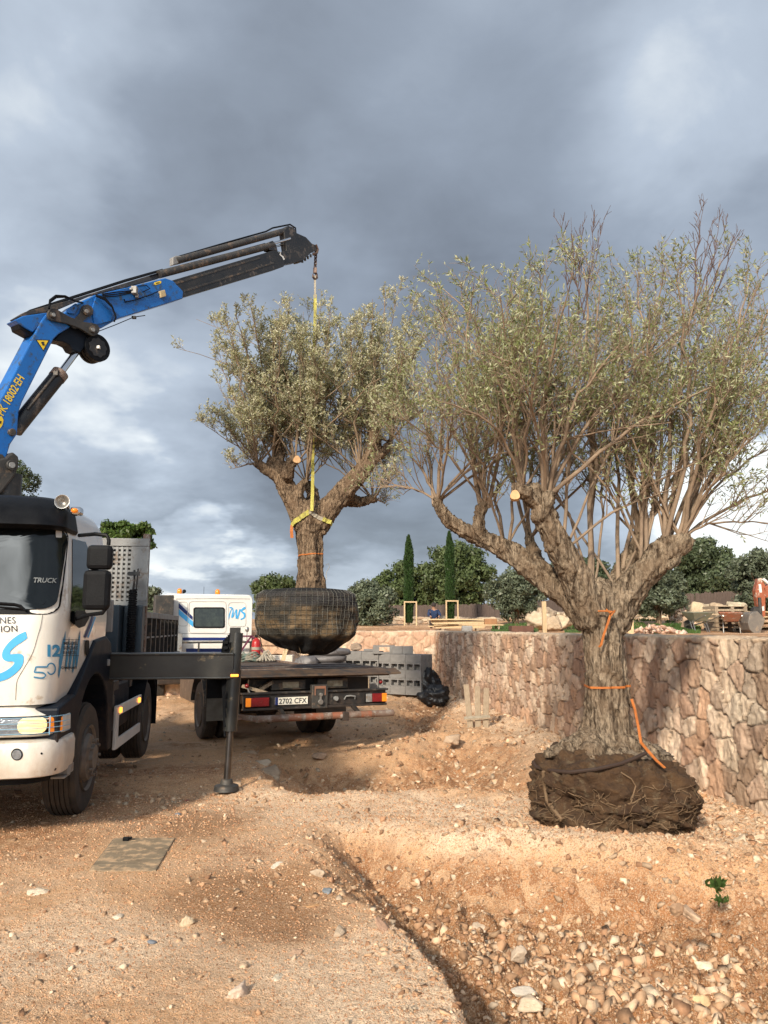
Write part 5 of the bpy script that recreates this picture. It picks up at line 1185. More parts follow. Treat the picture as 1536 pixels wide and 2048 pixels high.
bpatch('side_stripe', quadpts((357.5, 1206), (385, 1233), (385, 1240.5), (357.5, 1216), per=6), 'dblue', .008); bpatch('side_stripe', quadpts((357.5, 1218), (386, 1243), (386, 1254), (357.5, 1230), per=6), 'lblue', .008)
bpatch('waist_band', quadpts((352, 1275), (506, 1275), (506, 1281), (352, 1281), per=12), 'dblue', .008); bpatch('waist_band', quadpts((372, 1297), (470, 1297), (470, 1305), (372, 1305), per=10), 'dblue', .008)
lineB('panel_seam', [(355, 1267), (430, 1267.5), (506, 1268)], .8, 'grey'); lineB('panel_seam', [(352, 1198), (430, 1197), (500, 1198)], .8, 'grey')
zB = lambda x, y: (180 + x / 4.042, 1040 + y / 4.042)
for prs in ([((1120, 706), (1132, 712)), ((1145, 703), (1150, 722)), ((1148, 712), (1136, 730)), ((1136, 745), (1124, 760)), ((1128, 775), (1118, 780)), ((1124, 800), (1118, 806))],
            [((1150, 706), (1158, 716)), ((1150, 740), (1160, 742)), ((1140, 785), (1156, 785)), ((1150, 790), (1164, 770)), ((1165, 755), (1172, 752)), ((1178, 722), (1188, 722)), ((1176, 760), (1188, 760)), ((1176, 798), (1190, 792)), ((1192, 770), (1200, 765)), ((1205, 725), (1214, 722))],
            [((1252, 700), (1258, 716)), ((1232, 712), (1240, 726)), ((1216, 735), (1230, 738)), ((1228, 752), (1244, 745)), ((1240, 765), (1256, 758)), ((1238, 788), (1250, 792)), ((1212, 798), (1218, 808))]):
    v2, f = strip_px([(zB(*a), zB(*b)) for a, b in prs], 3); px_patch('company_emblem', BC, TB, v2, f, 'lblue', .010, cabb)
v2, f = strip_px([(zB(1186, 800), zB(1196, 800)), (zB(1196, 760), zB(1208, 762)), (zB(1206, 722), zB(1218, 720))], 3); px_patch('company_emblem', BC, TB, v2, f, 'lblue', .010, cabb)
# left side glass, roof, beacons, snorkel, mirror
MB().b2(-cw - .012, -cw + .01, Y0 + .75, Y0 + 1.6, 1.95, 2.55).build('side_window', 'glassb', TB); MB().b2(cw - .01, cw + .012, Y0 + .75, Y0 + 1.6, 1.95, 2.55).build('side_window', 'glassb', TB)
MB().b2(-.9, .9, Y0 + 1.86, Y0 + 1.93, 1.9, 2.6).build('windscreen', 'glassb', TB)
for u in (359, 435):
    x, z = flat_uv(TB, Y0 + .5)(u, 1187); bcn = MB().cyl((x, Y0 + .5, 2.85), (x, Y0 + .5, 2.885), .065).build('beacon', 'black', TB); MB().lathe([(.06, 0), (.065, .03), (.06, .09), (.04, .125), (.01, .135)], 20, (x, Y0 + .5, 2.885)).build('beacon_lens', 'amber', bcn, smooth=True, sharp=50)
m = MB(); [m.b2(-.75 + i * .16, -.67 + i * .16, Y0 + .6, Y0 + .62, 2.865, 2.885) for i in range(11)]; m.build('roof_strip', 'grey', TB)
MB().tube([(-.60, Y0 + .45, 2.86), (-.60, Y0 + .45, 2.93)], .02).sphere((-.58, Y0 + .4, 2.94), .05).build('roof_horn', 'black', TB); MB().cyl((-.05, Y0 + .5, 2.86), (-.05, Y0 + .5, 3.08), .005, n=6).build('aerial', 'black', TB)
MB().b2(-1.42, -.96, Y0 - .42, Y0 - .12, 2.05, 2.80).b2(-1.30, -1.1, Y0 - .35, Y0 - .15, 1.3, 2.06).build('air_intake', 'dgrey', TB, bevel=.02)
MB().b2(-1.0, -.80, Y0 - .3, Y0 - .1, 1.3, 2.0).b2(-1.2, -.7, Y0 - .32, Y0 - .28, 1.36, 1.85).build('intake_bracket', 'grey', TB, bevel=.01)
MB().tube([(-cw - .02, Y0 + 1.6, 2.5), (-cw - .28, Y0 + 1.65, 2.48), (-cw - .28, Y0 + 1.65, 2.1), (-cw, Y0 + 1.6, 2.05)], .015, 6).box((-cw - .28, Y0 + 1.6, 2.28), (.03, .14, .36)).build('mirror', 'black', TB, smooth=True, sharp=40)
MB().b2(-cw - .02, cw + .02, Y0 + .4, Y0 + 1.85, .55, 1.02).build('cab_skirt', 'blackp', TB, bevel=.03)
MB().b2(-1.1, 1.1, Y0 - .30, Y0 - .24, 1.60, 1.65).b2(-1.1, -1.04, Y0 - .3, Y0 - .24, 1.34, 1.65).b2(1.04, 1.1, Y0 - .3, Y0 - .24, 1.34, 1.65).b2(-.3, -.26, Y0 - .3, Y0 - .26, 1.34, 1.62).build('bulkhead_rail', 'dgrey', TB)
MB().sphere((.95, Y0 - .3, 1.95), (.055, .03, .07)).cyl((.95, Y0 - .3, 1.65), (.95, Y0 - .3, 1.9), .012).build('work_lamp', 'steel', TB, smooth=True)
MB().bar((.70, Y0 - .6, 1.36), (1.0, Y0 - .6, 1.80), .04, .04, (0, 1, 0)).bar((1.30, Y0 - .6, 1.36), (1.0, Y0 - .6, 1.80), .04, .04, (0, 1, 0)).b2(.45, 1.0, Y0 - .62, Y0 - .58, 1.76, 1.80).build('frame_stand', 'purple', TB)
# things carried on the platform
exb = wmat(TB) @ Vector((.96, 7.4, 1.19)); ex = empty('fire_extinguisher', exb, 0, 'red fire extinguisher standing on the platform behind the white cab', 'fire extinguisher')
MB().lathe([(.03, 0), (.105, .01), (.115, .05), (.115, .42), (.09, .50), (.035, .54), (.03, .57)], 24).build('cylinder', 'redp', ex, smooth=True, sharp=40); MB().box((0, 0, .60), (.05, .12, .06)).tube([(0, .05, .6), (.09, .07, .55), (.13, .05, .35)], .012, 6).build('valve', 'black', ex)
MB().cyl((0, 0, .26), (0, 0, .33), .117, n=24).build('band', 'greyweb', ex)
m = MB(); o = wmat(TB) @ Vector((.62, 6.6, 1.23))
for k in range(5):
    m.tube([o + Vector((math.cos(a) * (.26 - .02 * k), math.sin(a) * .2, .04 * k + .03 * math.sin(3 * a + k))) for a in np.linspace(0, 6.28, 18)], .022, 6)
tag(m.build('hose', pm('green_hose', (.10, .15, .13), (.25, .20, .15), 6, .6), None, smooth=True), 'coiled greenish hose heaped on the platform beside the fire extinguisher', 'hose')
o = wmat(TB) @ Vector((.90, 6.3, 1.21)); m = MB()
for k in range(7): a = k * .9; m.tube([o + Vector((math.cos(a) * .22, math.sin(a) * .15, .02)), o + Vector((.05 * math.cos(a * 2), .03, .26 - .02 * k)), o + Vector((-math.cos(a) * .2, -math.sin(a) * .12, .01))], .025, 6)
tag(m.build('strap_heap', 'greyweb', None, smooth=True), 'grey tan heap of straps on the platform in front of the fire extinguisher', 'straps')

# ================================================================== foliage and branches
def batch_tubes(Pt, Rd, n=4):
    """Pt (B,k,3), Rd (B,k) -> verts, quads"""
    B, k, _ = Pt.shape; d = np.gradient(Pt, axis=1); d /= np.linalg.norm(d, axis=2, keepdims=True) + 1e-9
    ref = np.where(np.abs(d[:, :1, 2:3]) > .9, np.array([[[1., 0, 0]]]), np.array([[[0., 0, 1.]]])); ref = np.broadcast_to(ref, d.shape)
    a = np.cross(d, ref); a /= np.linalg.norm(a, axis=2, keepdims=True) + 1e-9; b = np.cross(d, a)
    th = 2 * np.pi * np.arange(n) / n
    V = Pt[:, :, None, :] + Rd[:, :, None, None] * (a[:, :, None, :] * np.cos(th)[None, None, :, None] + b[:, :, None, :] * np.sin(th)[None, None, :, None])
    i = (np.arange(k - 1)[:, None] * n + np.arange(n)[None, :]); j = (np.arange(k - 1)[:, None] * n + (np.arange(n)[None, :] + 1) % n)
    q = np.stack([i, j, j + n, i + n], -1).reshape(-1, 4); Fq = (q[None] + (np.arange(B) * k * n)[:, None, None]).reshape(-1, 4)
    return V.reshape(-1, 3), Fq
def cat_mesh(lst):
    V, Fc, off = [], [], 0
    for v, f in lst: V.append(v); Fc.append(f + off); off += len(v)
    return np.concatenate(V), np.concatenate(Fc)
def unit(a): return a / (np.linalg.norm(a, axis=-1, keepdims=True) + 1e-9)
def children_of(Pt, m, t0, t1, lmin, lmax, k, up, out, rg, wob=.12, shrink=.5, keep=1.0):
    """side shoots from every polyline in Pt"""
    B, K, _ = Pt.shape; T = rg.uniform(t0, t1, (B, m)); idx = T * (K - 1); i0 = np.minimum(idx.astype(int), K - 2); fr_ = (idx - i0)[..., None]
    bi = np.arange(B)[:, None]; p0 = Pt[bi, i0] * (1 - fr_) + Pt[bi, i0 + 1] * fr_; tg = unit(Pt[bi, i0 + 1] - Pt[bi, i0])
    rd = rg.normal(size=p0.shape); rd = unit(rd - tg * (rd * tg).sum(-1, keepdims=True))
    d = unit(tg * (1 - out) + rd * out + np.array([0, 0, up])); L = rg.uniform(lmin, lmax, (B, m)) * (1 - shrink * T)
    p0, d, L, T, tg = (q.reshape(-1, *q.shape[2:]) for q in (p0, d, L, T, tg))
    if keep < 1: s_ = rg.random(len(p0)) < keep; p0, d, L, T = p0[s_], d[s_], L[s_], T[s_]
    return grow(p0, d, L, k, up, rg, wob), T
def grow(p0, d, L, k, up, rg, wob=.12):
    pts = [p0]; cur = d
    for i in range(1, k):
        cur = unit(cur + rg.normal(size=cur.shape) * wob + np.array([0, 0, up * .25])); pts.append(pts[-1] + cur * (L / (k - 1))[:, None])
    return np.stack(pts, 1)
def leaves_on(Pt, m, t0, size, width, rg, jitter=.3, fwd=.7, droop=0.0, keep=1.0, prob=None):
    B, K, _ = Pt.shape; T = rg.uniform(t0, 1.0, (B, m)); idx = T * (K - 1); i0 = np.minimum(idx.astype(int), K - 2); fr_ = (idx - i0)[..., None]
    bi = np.arange(B)[:, None]; p0 = Pt[bi, i0] * (1 - fr_) + Pt[bi, i0 + 1] * fr_; tg = unit(Pt[bi, i0 + 1] - Pt[bi, i0])
    rd = unit(rg.normal(size=p0.shape)); d = unit(tg * fwd + rd * .75 + np.array([0, 0, -droop])); p0, d = p0.reshape(-1, 3), d.reshape(-1, 3)
    if keep < 1: s_ = rg.random(len(p0)) < keep; p0, d = p0[s_], d[s_]
    n = len(p0); L = rg.uniform(size * .65, size * 1.25, n)[:, None]; s_ = unit(np.cross(d, rg.normal(size=d.shape))); nn = np.cross(d, s_); W_ = (width * rg.uniform(.8, 1.2, n))[:, None]
    V = np.stack([p0, p0 + d * L * .45 + s_ * W_ * .5 + nn * L * .03, p0 + d * L + nn * L * rg.normal(0, .08, (n, 1)), p0 + d * L * .45 - s_ * W_ * .5 + nn * L * .03], 1).reshape(-1, 3)
    return V, np.arange(n * 4).reshape(-1, 4)
def bez(p0, p1, p2, k):
    t = np.linspace(0, 1, k)[:, None]; return (1 - t) ** 2 * np.array(p0) + 2 * t * (1 - t) * np.array(p1) + t * t * np.array(p2)
def fuse_wood(name, limbs, mat, parent, voxel=.016, seed=3, amp=.02, twist=1.0, flutes=None, slim=.82):
    """trunk and limbs swept, fused by a voxel remesh, then roughened into bark"""
    m = MB()
    for pts, rad in limbs: 
        P_, Rr = np.array([tuple(p) for p in pts]), np.array(rad) * slim; k = len(P_) * 6
        t = np.linspace(0, len(P_) - 1, k); i0 = np.minimum(t.astype(int), len(P_) - 2); fq = (t - i0)[:, None]
        def cr(A):
            A = A if A.ndim == 2 else A[:, None]; a, b, c, d = A[np.maximum(i0 - 1, 0)], A[i0], A[i0 + 1], A[np.minimum(i0 + 2, len(A) - 1)]
            return .5 * (2 * b + (c - a) * fq + (2 * a - 5 * b + 4 * c - d) * fq ** 2 + (3 * b - 3 * c + d - a) * fq ** 3)
        m.tube([Vector(q) for q in cr(P_)], list(np.maximum(cr(Rr)[:, 0], .004)), 20)
        m.sphere(P_[-1], Rr[-1] * 1.0, 12, 8); m.sphere(P_[0], Rr[0] * .98, 12, 8)
    o = mesh_obj(name, m.v, m.f, mat, None); md = o.modifiers.new('r', 'REMESH'); md.mode = 'VOXEL'; md.voxel_size = voxel; md.use_smooth_shade = True
    sm = o.modifiers.new('s', 'SMOOTH'); sm.factor = .5; sm.iterations = 5
    dg = bpy.context.evaluated_depsgraph_get(); dg.update(); me = bpy.data.meshes.new_from_object(o.evaluated_get(dg)); old = o.data; o.modifiers.clear()
    n = len(me.vertices); v = np.zeros(n * 3); me.vertices.foreach_get('co', v); v = v.reshape(-1, 3); nr = np.zeros(n * 3); me.vertices.foreach_get('normal', nr); nr = nr.reshape(-1, 3)
    # direction of the nearest limb, so that the furrows run along it
    sg0, sg1, sr = [], [], []
    for pts, rad in limbs:
        for a, b, q in zip(pts[:-1], pts[1:], rad[:-1]): sg0.append(tuple(a)); sg1.append(tuple(b)); sr.append(q)
    sg0, sg1 = np.array(sg0), np.array(sg1); best = np.full(n, 9e9); U = np.zeros((n, 3)); al = np.zeros(n); cum = 0
    for a, b, q in zip(sg0, sg1, sr):
        d = b - a; L = np.linalg.norm(d); t = np.clip(((v - a) @ d) / L ** 2, 0, 1); pr = a + t[:, None] * d; dist = np.linalg.norm(v - pr, axis=1) / q
        s_ = dist < best; best = np.where(s_, dist, best); loc_ = v - pr; loc2 = unit(loc_) ; al = np.where(s_, cum + t * L, al); U = np.where(s_[:, None], loc2, U); cum += L
    co = np.concatenate([U * 2.2, al[:, None]], 1); q3 = np.stack([U[:, 0] * 1.6 + al * .25 * twist, U[:, 1] * 1.6 + al * .15, U[:, 2] * 1.6 + al * .7], 1)
    disp = amp * (1.3 * fbm(q3, 2.2, 3, seed) + .9 * fbm(np.stack([v[:, 0], v[:, 1], v[:, 2] * .30], 1), 14, 4, seed + 2, .6, True) + .55 * fbm(np.stack([v[:, 0], v[:, 1], v[:, 2] * .45], 1), 40, 3, seed + 5))
    if flutes is not None: disp = disp + flutes(v)
    v = v + nr * disp[:, None]; me.vertices.foreach_set('co', v.ravel()); me.materials.clear(); me.materials.append(M[mat]); me.polygons.foreach_set('use_smooth', np.ones(len(me.polygons), bool)); me.update(); me.name = name
    o.data = me; bpy.data.meshes.remove(old)
    if parent is not None: o.parent = parent; o.matrix_parent_inverse = Matrix.Identity(4); loc_off = parent.location.copy(); v = v - np.array(loc_off); me.vertices.foreach_set('co', v.ravel()); me.update()
    return o
def crown_from(whips, wr, rg, parent, leafmat, twigmat, n2, n3, nl, leaf, l2=(.35, .95), l3=(.12, .36), bare=0.0, up2=.35, out2=.55, keep3=1.0, zfade=None, tip=.004, nl2=10, keepl=1.0, droop=0.0, leafw=None):
    W_ = np.stack(whips); K = W_.shape[1]; B = len(W_)
    rad = np.array(wr)[:, None] * (1 - np.linspace(0, 1, K)[None]) ** .8 + tip
    c2, t2 = children_of(W_, n2, .22, 1.0, *l2, 6, up2, out2, rg, .14); r2 = (.0075 * (1 - .55 * t2))[:, None] * (1 - np.linspace(0, 1, 6)[None] * .75)
    c3, t3 = children_of(c2, n3, .2, 1.0, *l3, 4, .22, .6, rg, .16, keep=keep3); r3 = np.full((len(c3), 4), .0028) * (1 - np.linspace(0, .6, 4)[None])
    v1, f1 = batch_tubes(W_, rad, 7); v2_, f2_ = batch_tubes(c2, r2, 4); v3_, f3_ = batch_tubes(c3, r3, 3)
    a = mesh_obj('branches', *cat_mesh([(v1, f1)]), twigmat, parent, smooth=True, world=True); b = mesh_obj('twigs', *cat_mesh([(v2_, f2_), (v3_, f3_)]), twigmat, parent, world=True); b['kind'] = 'stuff'
    lw = leafw or leaf * .24
    if zfade is not None: s_ = rg.random(len(c3)) < zfade(c3[:, -1]); lc3 = c3[s_]; s_ = rg.random(len(c2)) < zfade(c2[:, -1]); lc2 = c2[s_]
    else: lc3, lc2 = c3, c2
    L = [leaves_on(lc3, nl, .15, leaf, lw, rg, keep=keepl, droop=droop), leaves_on(lc2, nl2, .5, leaf, lw, rg, keep=keepl, droop=droop)]
    v, f = cat_mesh(L); o = mesh_obj('foliage', v, f, leafmat, parent, world=True, attrs={'rnd': np.repeat(rg.random(len(f)), 4)}); o['kind'] = 'stuff'
    print('leaves', len(f), 'twigs', len(c3)); return o

# ------------------------------------------------------------------ the standing olive tree, on its bare root ball
TRc = gnd(1235, 1590); TRX, TRY = 2.08, 7.15
TR = empty('olive_tree', (TRX, TRY, 0), 0, 'large old olive tree standing on its bare dark root ball beside the stone wall', 'tree', 'olive trees being planted')
def PR(pts): return [P(u, v, D) for u, v, D in pts]
limbsR = [
    (PR([(1215, 1560, 7.15), (1215, 1500, 7.15), (1213, 1440, 7.15), (1211, 1360, 7.15), (1208, 1290, 7.15), (1204, 1235, 7.15), (1198, 1195, 7.15)]), [.38, .31, .24, .215, .21, .215, .215]),
    (PR([(1190, 1240, 7.12), (1168, 1190, 7.08), (1145, 1140, 7.02), (1120, 1095, 6.98), (1098, 1050, 6.94), (1082, 1010, 6.92), (1070, 985, 6.9)]), [.19, .172, .15, .135, .122, .112, .10]),
    (PR([(1078, 1010, 6.92), (1058, 990, 6.86), (1036, 978, 6.82)]), [.10, .085, .07]),
    (PR([(1080, 1030, 6.9), (1092, 1005, 6.86), (1094, 992, 6.85)]), [.10, .09, .075]),
    (PR([(1180, 1235, 7.22), (1140, 1190, 7.30), (1098, 1162, 7.38), (1055, 1130, 7.44), (1010, 1098, 7.50), (966, 1078, 7.52), (930, 1062, 7.52), (902, 1044, 7.5), (884, 1024, 7.48), (876, 1004, 7.46)]), [.19, .165, .145, .13, .115, .10, .085, .075, .062, .055]),
    (PR([(972, 1082, 7.5), (958, 1058, 7.46), (960, 1030, 7.44), (968, 1012, 7.42)]), [.075, .07, .06, .045]),
    (PR([(1090, 1165, 7.5), (1070, 1110, 7.75), (1058, 1075, 7.9)]), [.09, .07, .05]),
    (PR([(1222, 1240, 7.15), (1250, 1195, 7.12), (1280, 1155, 7.08), (1312, 1125, 7.04), (1345, 1102, 7.0), (1372, 1082, 6.98)]), [.20, .175, .155, .13, .11, .08]),
    (PR([(1300, 1120, 7.05), (1325, 1088, 7.0), (1362, 1078, 6.98)]), [.10, .07, .065]),
    (PR([(1225, 1205, 7.3), (1245, 1150, 7.42), (1262, 1110, 7.5), (1278, 1075, 7.56)]), [.15, .11, .09, .06]),
    (PR([(1345, 1108, 6.98), (1352, 1124, 6.95), (1335, 1134, 6.93)]), [.08, .035, .02]),
    (PR([(1180, 1480, 7.1), (1130, 1500, 6.95), (1095, 1508, 6.85)]), [.16, .11, .05]),
    (PR([(1240, 1480, 7.1), (1290, 1510, 6.95), (1330, 1530, 6.9)]), [.17, .13, .05]),
    (PR([(1205, 1480, 7.1), (1190, 1520, 6.80), (1170, 1545, 6.65)]), [.17, .12, .04]),
    (PR([(1230, 1490, 7.1), (1240, 1530, 6.78), (1235, 1560, 6.62)]), [.17, .12, .04]),
]
def fl(v):
    a = np.arctan2(v[:, 1] - TRY, v[:, 0] - TRX); lo = sstep(1.15, .2, v[:, 2]) * (np.hypot(v[:, 0] - TRX, v[:, 1] - TRY) < .7)
    return lo * .035 * np.sin(a * 7 + 2 * fbm(v, 2, 2, 5)) * sstep(.1, .7, v[:, 2]) + .018 * np.sin(a * 5 + v[:, 2] * 1.4) * sstep(1.9, 1.2, v[:, 2])
fuse_wood('trunk', limbsR, 'bark', TR, .015, 5, .022, flutes=fl)
# knots and saw cuts
def cutface(p, nrm, r, parent): 
    nrm = Vector(nrm).normalized(); a, b = frame(nrm); pts = [p + nrm * .004 + (a * math.cos(t) + b * math.sin(t)) * r * (1 + .08 * math.sin(3 * t)) for t in np.linspace(0, 6.283, 25)[:-1]]
    MB().prism(pts, -nrm * .10).build('saw_cut', 'cutwood', parent, world=True)
cutface(P(1030, 990, 6.70), (-.15, -1, .05), .042, TR)
whR, rrR = [], []
def whip(b, tg, D, r, lift=.55, k=12, swing=.08, L=None, rr=None, rg=rng):
    p0, p2 = np.array(tuple(b)), np.array(tuple(tg)); dist = np.linalg.norm(p2 - p0); mid = p0 + (p2 - p0) * .40 + np.array([0, 0, dist * lift * .28]) + rg.normal(0, swing * dist * .5, 3)
    q = bez(p0, mid, p2, k); q[1:-1] += rg.normal(0, .012 * dist, (k - 2, 3)) * np.sin(np.linspace(0, np.pi, k - 2))[:, None]; (L if L is not None else whR).append(q); (rr if rr is not None else rrR).append(r)
rg = np.random.default_rng(21)
bR = {'a': (876, 1004, 7.46), 'b': (968, 1012, 7.42), 'c': (1045, 985, 6.86), 'd': (1094, 995, 6.86), 'e': (1362, 1076, 6.98), 'f': (1330, 1090, 7.0), 'g': (1278, 1078, 7.55), 'h': (1290, 1120, 7.1), 'i': (1185, 1190, 7.3), 'j': (1060, 1078, 7.9), 'k': (1235, 1180, 7.3), 'l': (1010, 1098, 7.5), 'm': (1130, 1100, 7.05)}
for key, tgs in {
    'a': [(790, 800, 7.3, .018), (830, 690, 7.8, .024), (870, 620, 7.0, .024), (760, 900, 7.6, .014), (905, 760, 6.4, .018)],
    'b': [(880, 560, 7.9, .028), (945, 520, 7.2, .030), (1005, 560, 6.5, .028), (850, 700, 6.9, .022), (985, 640, 8.4, .024), (800, 760, 6.7, .016)],
    'c': [(960, 600, 6.3, .026), (1000, 520, 6.0, .026), (880, 730, 6.0, .020), (1040, 560, 7.3, .03)],
    'd': [(1080, 480, 6.6, .032), (1140, 500, 6.0, .030), (1240, 640, 6.2, .032), (1440, 720, 6.4, .030), (1380, 600, 6.5, .028), (1175, 590, 7.4, .026), (1050, 700, 5.8, .020)],
    'e': [(1540, 560, 7.0, .030), (1580, 700, 6.6, .026), (1500, 500, 7.4, .030), (1620, 900, 7.1, .022), (1550, 1000, 6.7, .014), (1470, 620, 6.2, .028), (1600, 820, 7.6, .020), (1520, 520, 6.4, .026), (1590, 600, 7.6, .026), (1640, 700, 7.2, .022), (1560, 760, 6.2, .022), (1500, 830, 6.3, .018), (1640, 560, 6.8, .022), (1480, 740, 7.9, .022)],
    'f': [(1440, 470, 7.6, .034), (1400, 520, 6.8, .034), (1500, 640, 8.1, .030), (1350, 500, 6.2, .030)],
    'g': [(1330, 480, 7.9, .036), (1270, 490, 8.3, .036), (1390, 560, 8.5, .032), (1220, 560, 8.0, .028), (1450, 690, 8.8, .026)],
    'h': [(1300, 560, 6.3, .026), (1340, 640, 7.2, .030), (1250, 520, 6.9, .030)],
    'i': [(1165, 480, 7.9, .038), (1200, 510, 7.2, .034), (1120, 540, 8.5, .030)],
    'j': [(1040, 500, 8.6, .032), (980, 580, 8.9, .028), (1110, 600, 9.0, .026), (920, 640, 8.7, .022)],
    'k': [(1240, 600, 7.6, .030), (1310, 690, 8.2, .030)],
    'l': [(940, 720, 7.9, .022), (1020, 690, 7.1, .022)],
    'm': [(1120, 640, 6.7, .024)],
}.items():
    for (u, v, D, r) in tgs:
        b = bR[key]; whip(P(b[0] + rg.normal(0, 5), b[1] + rg.normal(0, 3), b[2]), P(u, v + 48 + (25 if u < 1160 else 0), D), D, r * .62, swing=.13)
for k in range(34): # thinner suckers filling the middle
    b = bR[list(bR)[k % 13]]; whip(P(b[0], b[1], b[2]), P(rg.uniform(860, 1620), rg.uniform(560, 860), rg.uniform(5.8, 8.7)), 0, .010, .4, swing=.14)
def zf(p): # the crown is leafy between its tips and the bare lower third; a few tops stay bare
    z = p[:, 2]; f = sstep(2.45, 3.15, z) * .95 + .10
    bare = np.exp(-(((p[:, 0] - 3.05) / .45) ** 2 + ((z - 5.45) / .55) ** 2)); return np.clip(f * (1 - .92 * bare) * (.75 + .5 * fbm(p, 1.6, 2, 8)), 0, 1)
crown_from(whR, rrR, rg, TR, 'leafR', 'shoot', 15, 6, 9, .052, l2=(.40, 1.05), l3=(.12, .38), zfade=zf, keepl=.76, out2=.45, up2=.30, nl2=9)
# bare twiggy top
bt, btr = [], []
for k in range(7): whip(P(1400 + rg.uniform(-20, 30), 620, 7.5), P(1395 + k * 15 + rg.uniform(-6, 6), rg.uniform(395, 470), 7.5 + rg.uniform(-.3, .3)), 0, .009, .1, L=bt, rr=btr)
for k in range(5): whip(P(1150 + rg.uniform(-20, 30), 640, 7.4), P(1120 + k * 22, rg.uniform(430, 490), 7.3), 0, .007, .1, L=bt, rr=btr)
W_ = np.stack(bt); c2, _ = children_of(W_, 9, .3, 1, .12, .38, 5, .3, .4, rg, .12); c3, _ = children_of(c2, 2, .2, 1, .06, .16, 3, .3, .4, rg, .1)
v, f = cat_mesh([batch_tubes(W_, np.array(btr)[:, None] * (1 - .8 * np.linspace(0, 1, W_.shape[1])[None]), 5), batch_tubes(c2, np.full((len(c2), 5), .0034), 4), batch_tubes(c3, np.full((len(c3), 3), .0022), 3)])
mesh_obj('bare_twigs', v, f, pm('bare_twig', (.13, .085, .075), (.09, .06, .055), 9, .85), TR, world=True)['kind'] = 'stuff'
# lone sapwood shoots low on the right
# root ball
def blob_mesh(c, rx, ry, rz_, seed, n=3, pw=2.6, sub=64, rough=.05, tilt=0):
    a = np.linspace(0, np.pi, sub // 2 + 1)[:, None]; b = np.linspace(0, 2 * np.pi, sub, endpoint=False)[None, :]
    x, y, z = np.sin(a) * np.cos(b), np.sin(a) * np.sin(b), np.cos(a) * np.ones_like(b); v = np.stack([x.ravel(), y.ravel(), z.ravel()], 1)
    h_ = np.maximum(np.hypot(v[:, 0], v[:, 1]), 1e-6); k = (h_ ** pw + np.abs(v[:, 2]) ** pw) ** (-1 / pw); q = v * k[:, None]
    q = q * (1 + rough * 1.6 * fbm(v, 1.6, 3, seed) + rough * .9 * fbm(v, 7, 4, seed + 3, .6) + rough * .35 * fbm(v, 22, 3, seed + 5))[:, None] * np.array([rx, ry, rz_])
    q = q @ np.array(Matrix.Rotation(tilt, 3, 'Y')).T + np.array(c)
    R_, C_ = sub // 2 + 1, sub; i = np.arange(R_ - 1)[:, None] * C_ + np.arange(C_)[None]; j = np.arange(R_ - 1)[:, None] * C_ + (np.arange(C_)[None] + 1) % C_
    return q, np.stack([i, i + C_, j + C_, j], -1).reshape(-1, 4)
bcx, bcy = 1.985, 7.04
v, f = blob_mesh((bcx, bcy, .27),   .67, .70, .40, 4, pw=2.7, sub=200, rough=.17, tilt=R(6))
rb = mesh_obj('root_ball', v, f, 'soilball', TR, smooth=True, world=True)
def surf_b(bv, p, d): h = bv.ray_cast(Vector(p), Vector(d).normalized()); return h
tmp = BVHTree.FromPolygons([Vector(q) for q in v], [list(q) for q in f])
m = MB(); rgl = np.random.default_rng(5)
for k in range(170):
    a = rgl.uniform(math.pi * .95, math.pi * 2.05); z = rgl.uniform(.0, .30) if rgl.random() < .7 else rgl.uniform(.3, .5); pts = []; da = rgl.uniform(-.5, .5); dz = rgl.uniform(-.28, .12); nseg = 8
    for i in range(nseg):
        t = i / (nseg - 1); aa = a + da * t + .05 * math.sin(5 * t + k); zz = z + dz * t + .02 * math.sin(7 * t + k)
        h = tmp.ray_cast(Vector((bcx + 2 * math.cos(aa), bcy + 2 * math.sin(aa), zz)), Vector((-math.cos(aa), -math.sin(aa), 0)))
        if h[0] is None: break
        pts.append(h[0] + h[1] * (.006 + .025 * math.sin(math.pi * t) * rgl.random()))
    if len(pts) > 3: m.tube(pts, [.0035 * rgl.uniform(.4, 1.5) * (1 - .5 * i / len(pts)) for i in range(len(pts))], 4)
for (pts_px, r0) in (([(1088, 1545), (1090, 1570), (1096, 1600), (1112, 1625), (1125, 1640)], .016), ([(1240, 1545), (1262, 1556), (1272, 1575), (1262, 1610)], .006), ([(1150, 1610), (1200, 1600), (1240, 1615), (1268, 1608), (1290, 1590)], .006)):
    pts = []
    for u, vv_ in pts_px:
        r = ray(u, vv_); h = tmp.ray_cast(Vector((0, 0, CAM_Z)), r.normalized())
        if h[0] is not None: pts.append(h[0] + h[1] * .012)
    if len(pts) > 2: m.tube(pts, r0, 6)
rt = m.build('hanging_roots', 'root', rb, smooth=True, world=True)
rt['kind'] = 'stuff'
# loose fibrous mulch round the trunk foot
v, f = blob_mesh((2.10, 7.08, .61), .42, .40, .11, 14, pw=2.0, sub=130, rough=.22); mesh_obj('fibrous_base', v, f, 'straw', TR, smooth=True, world=True)
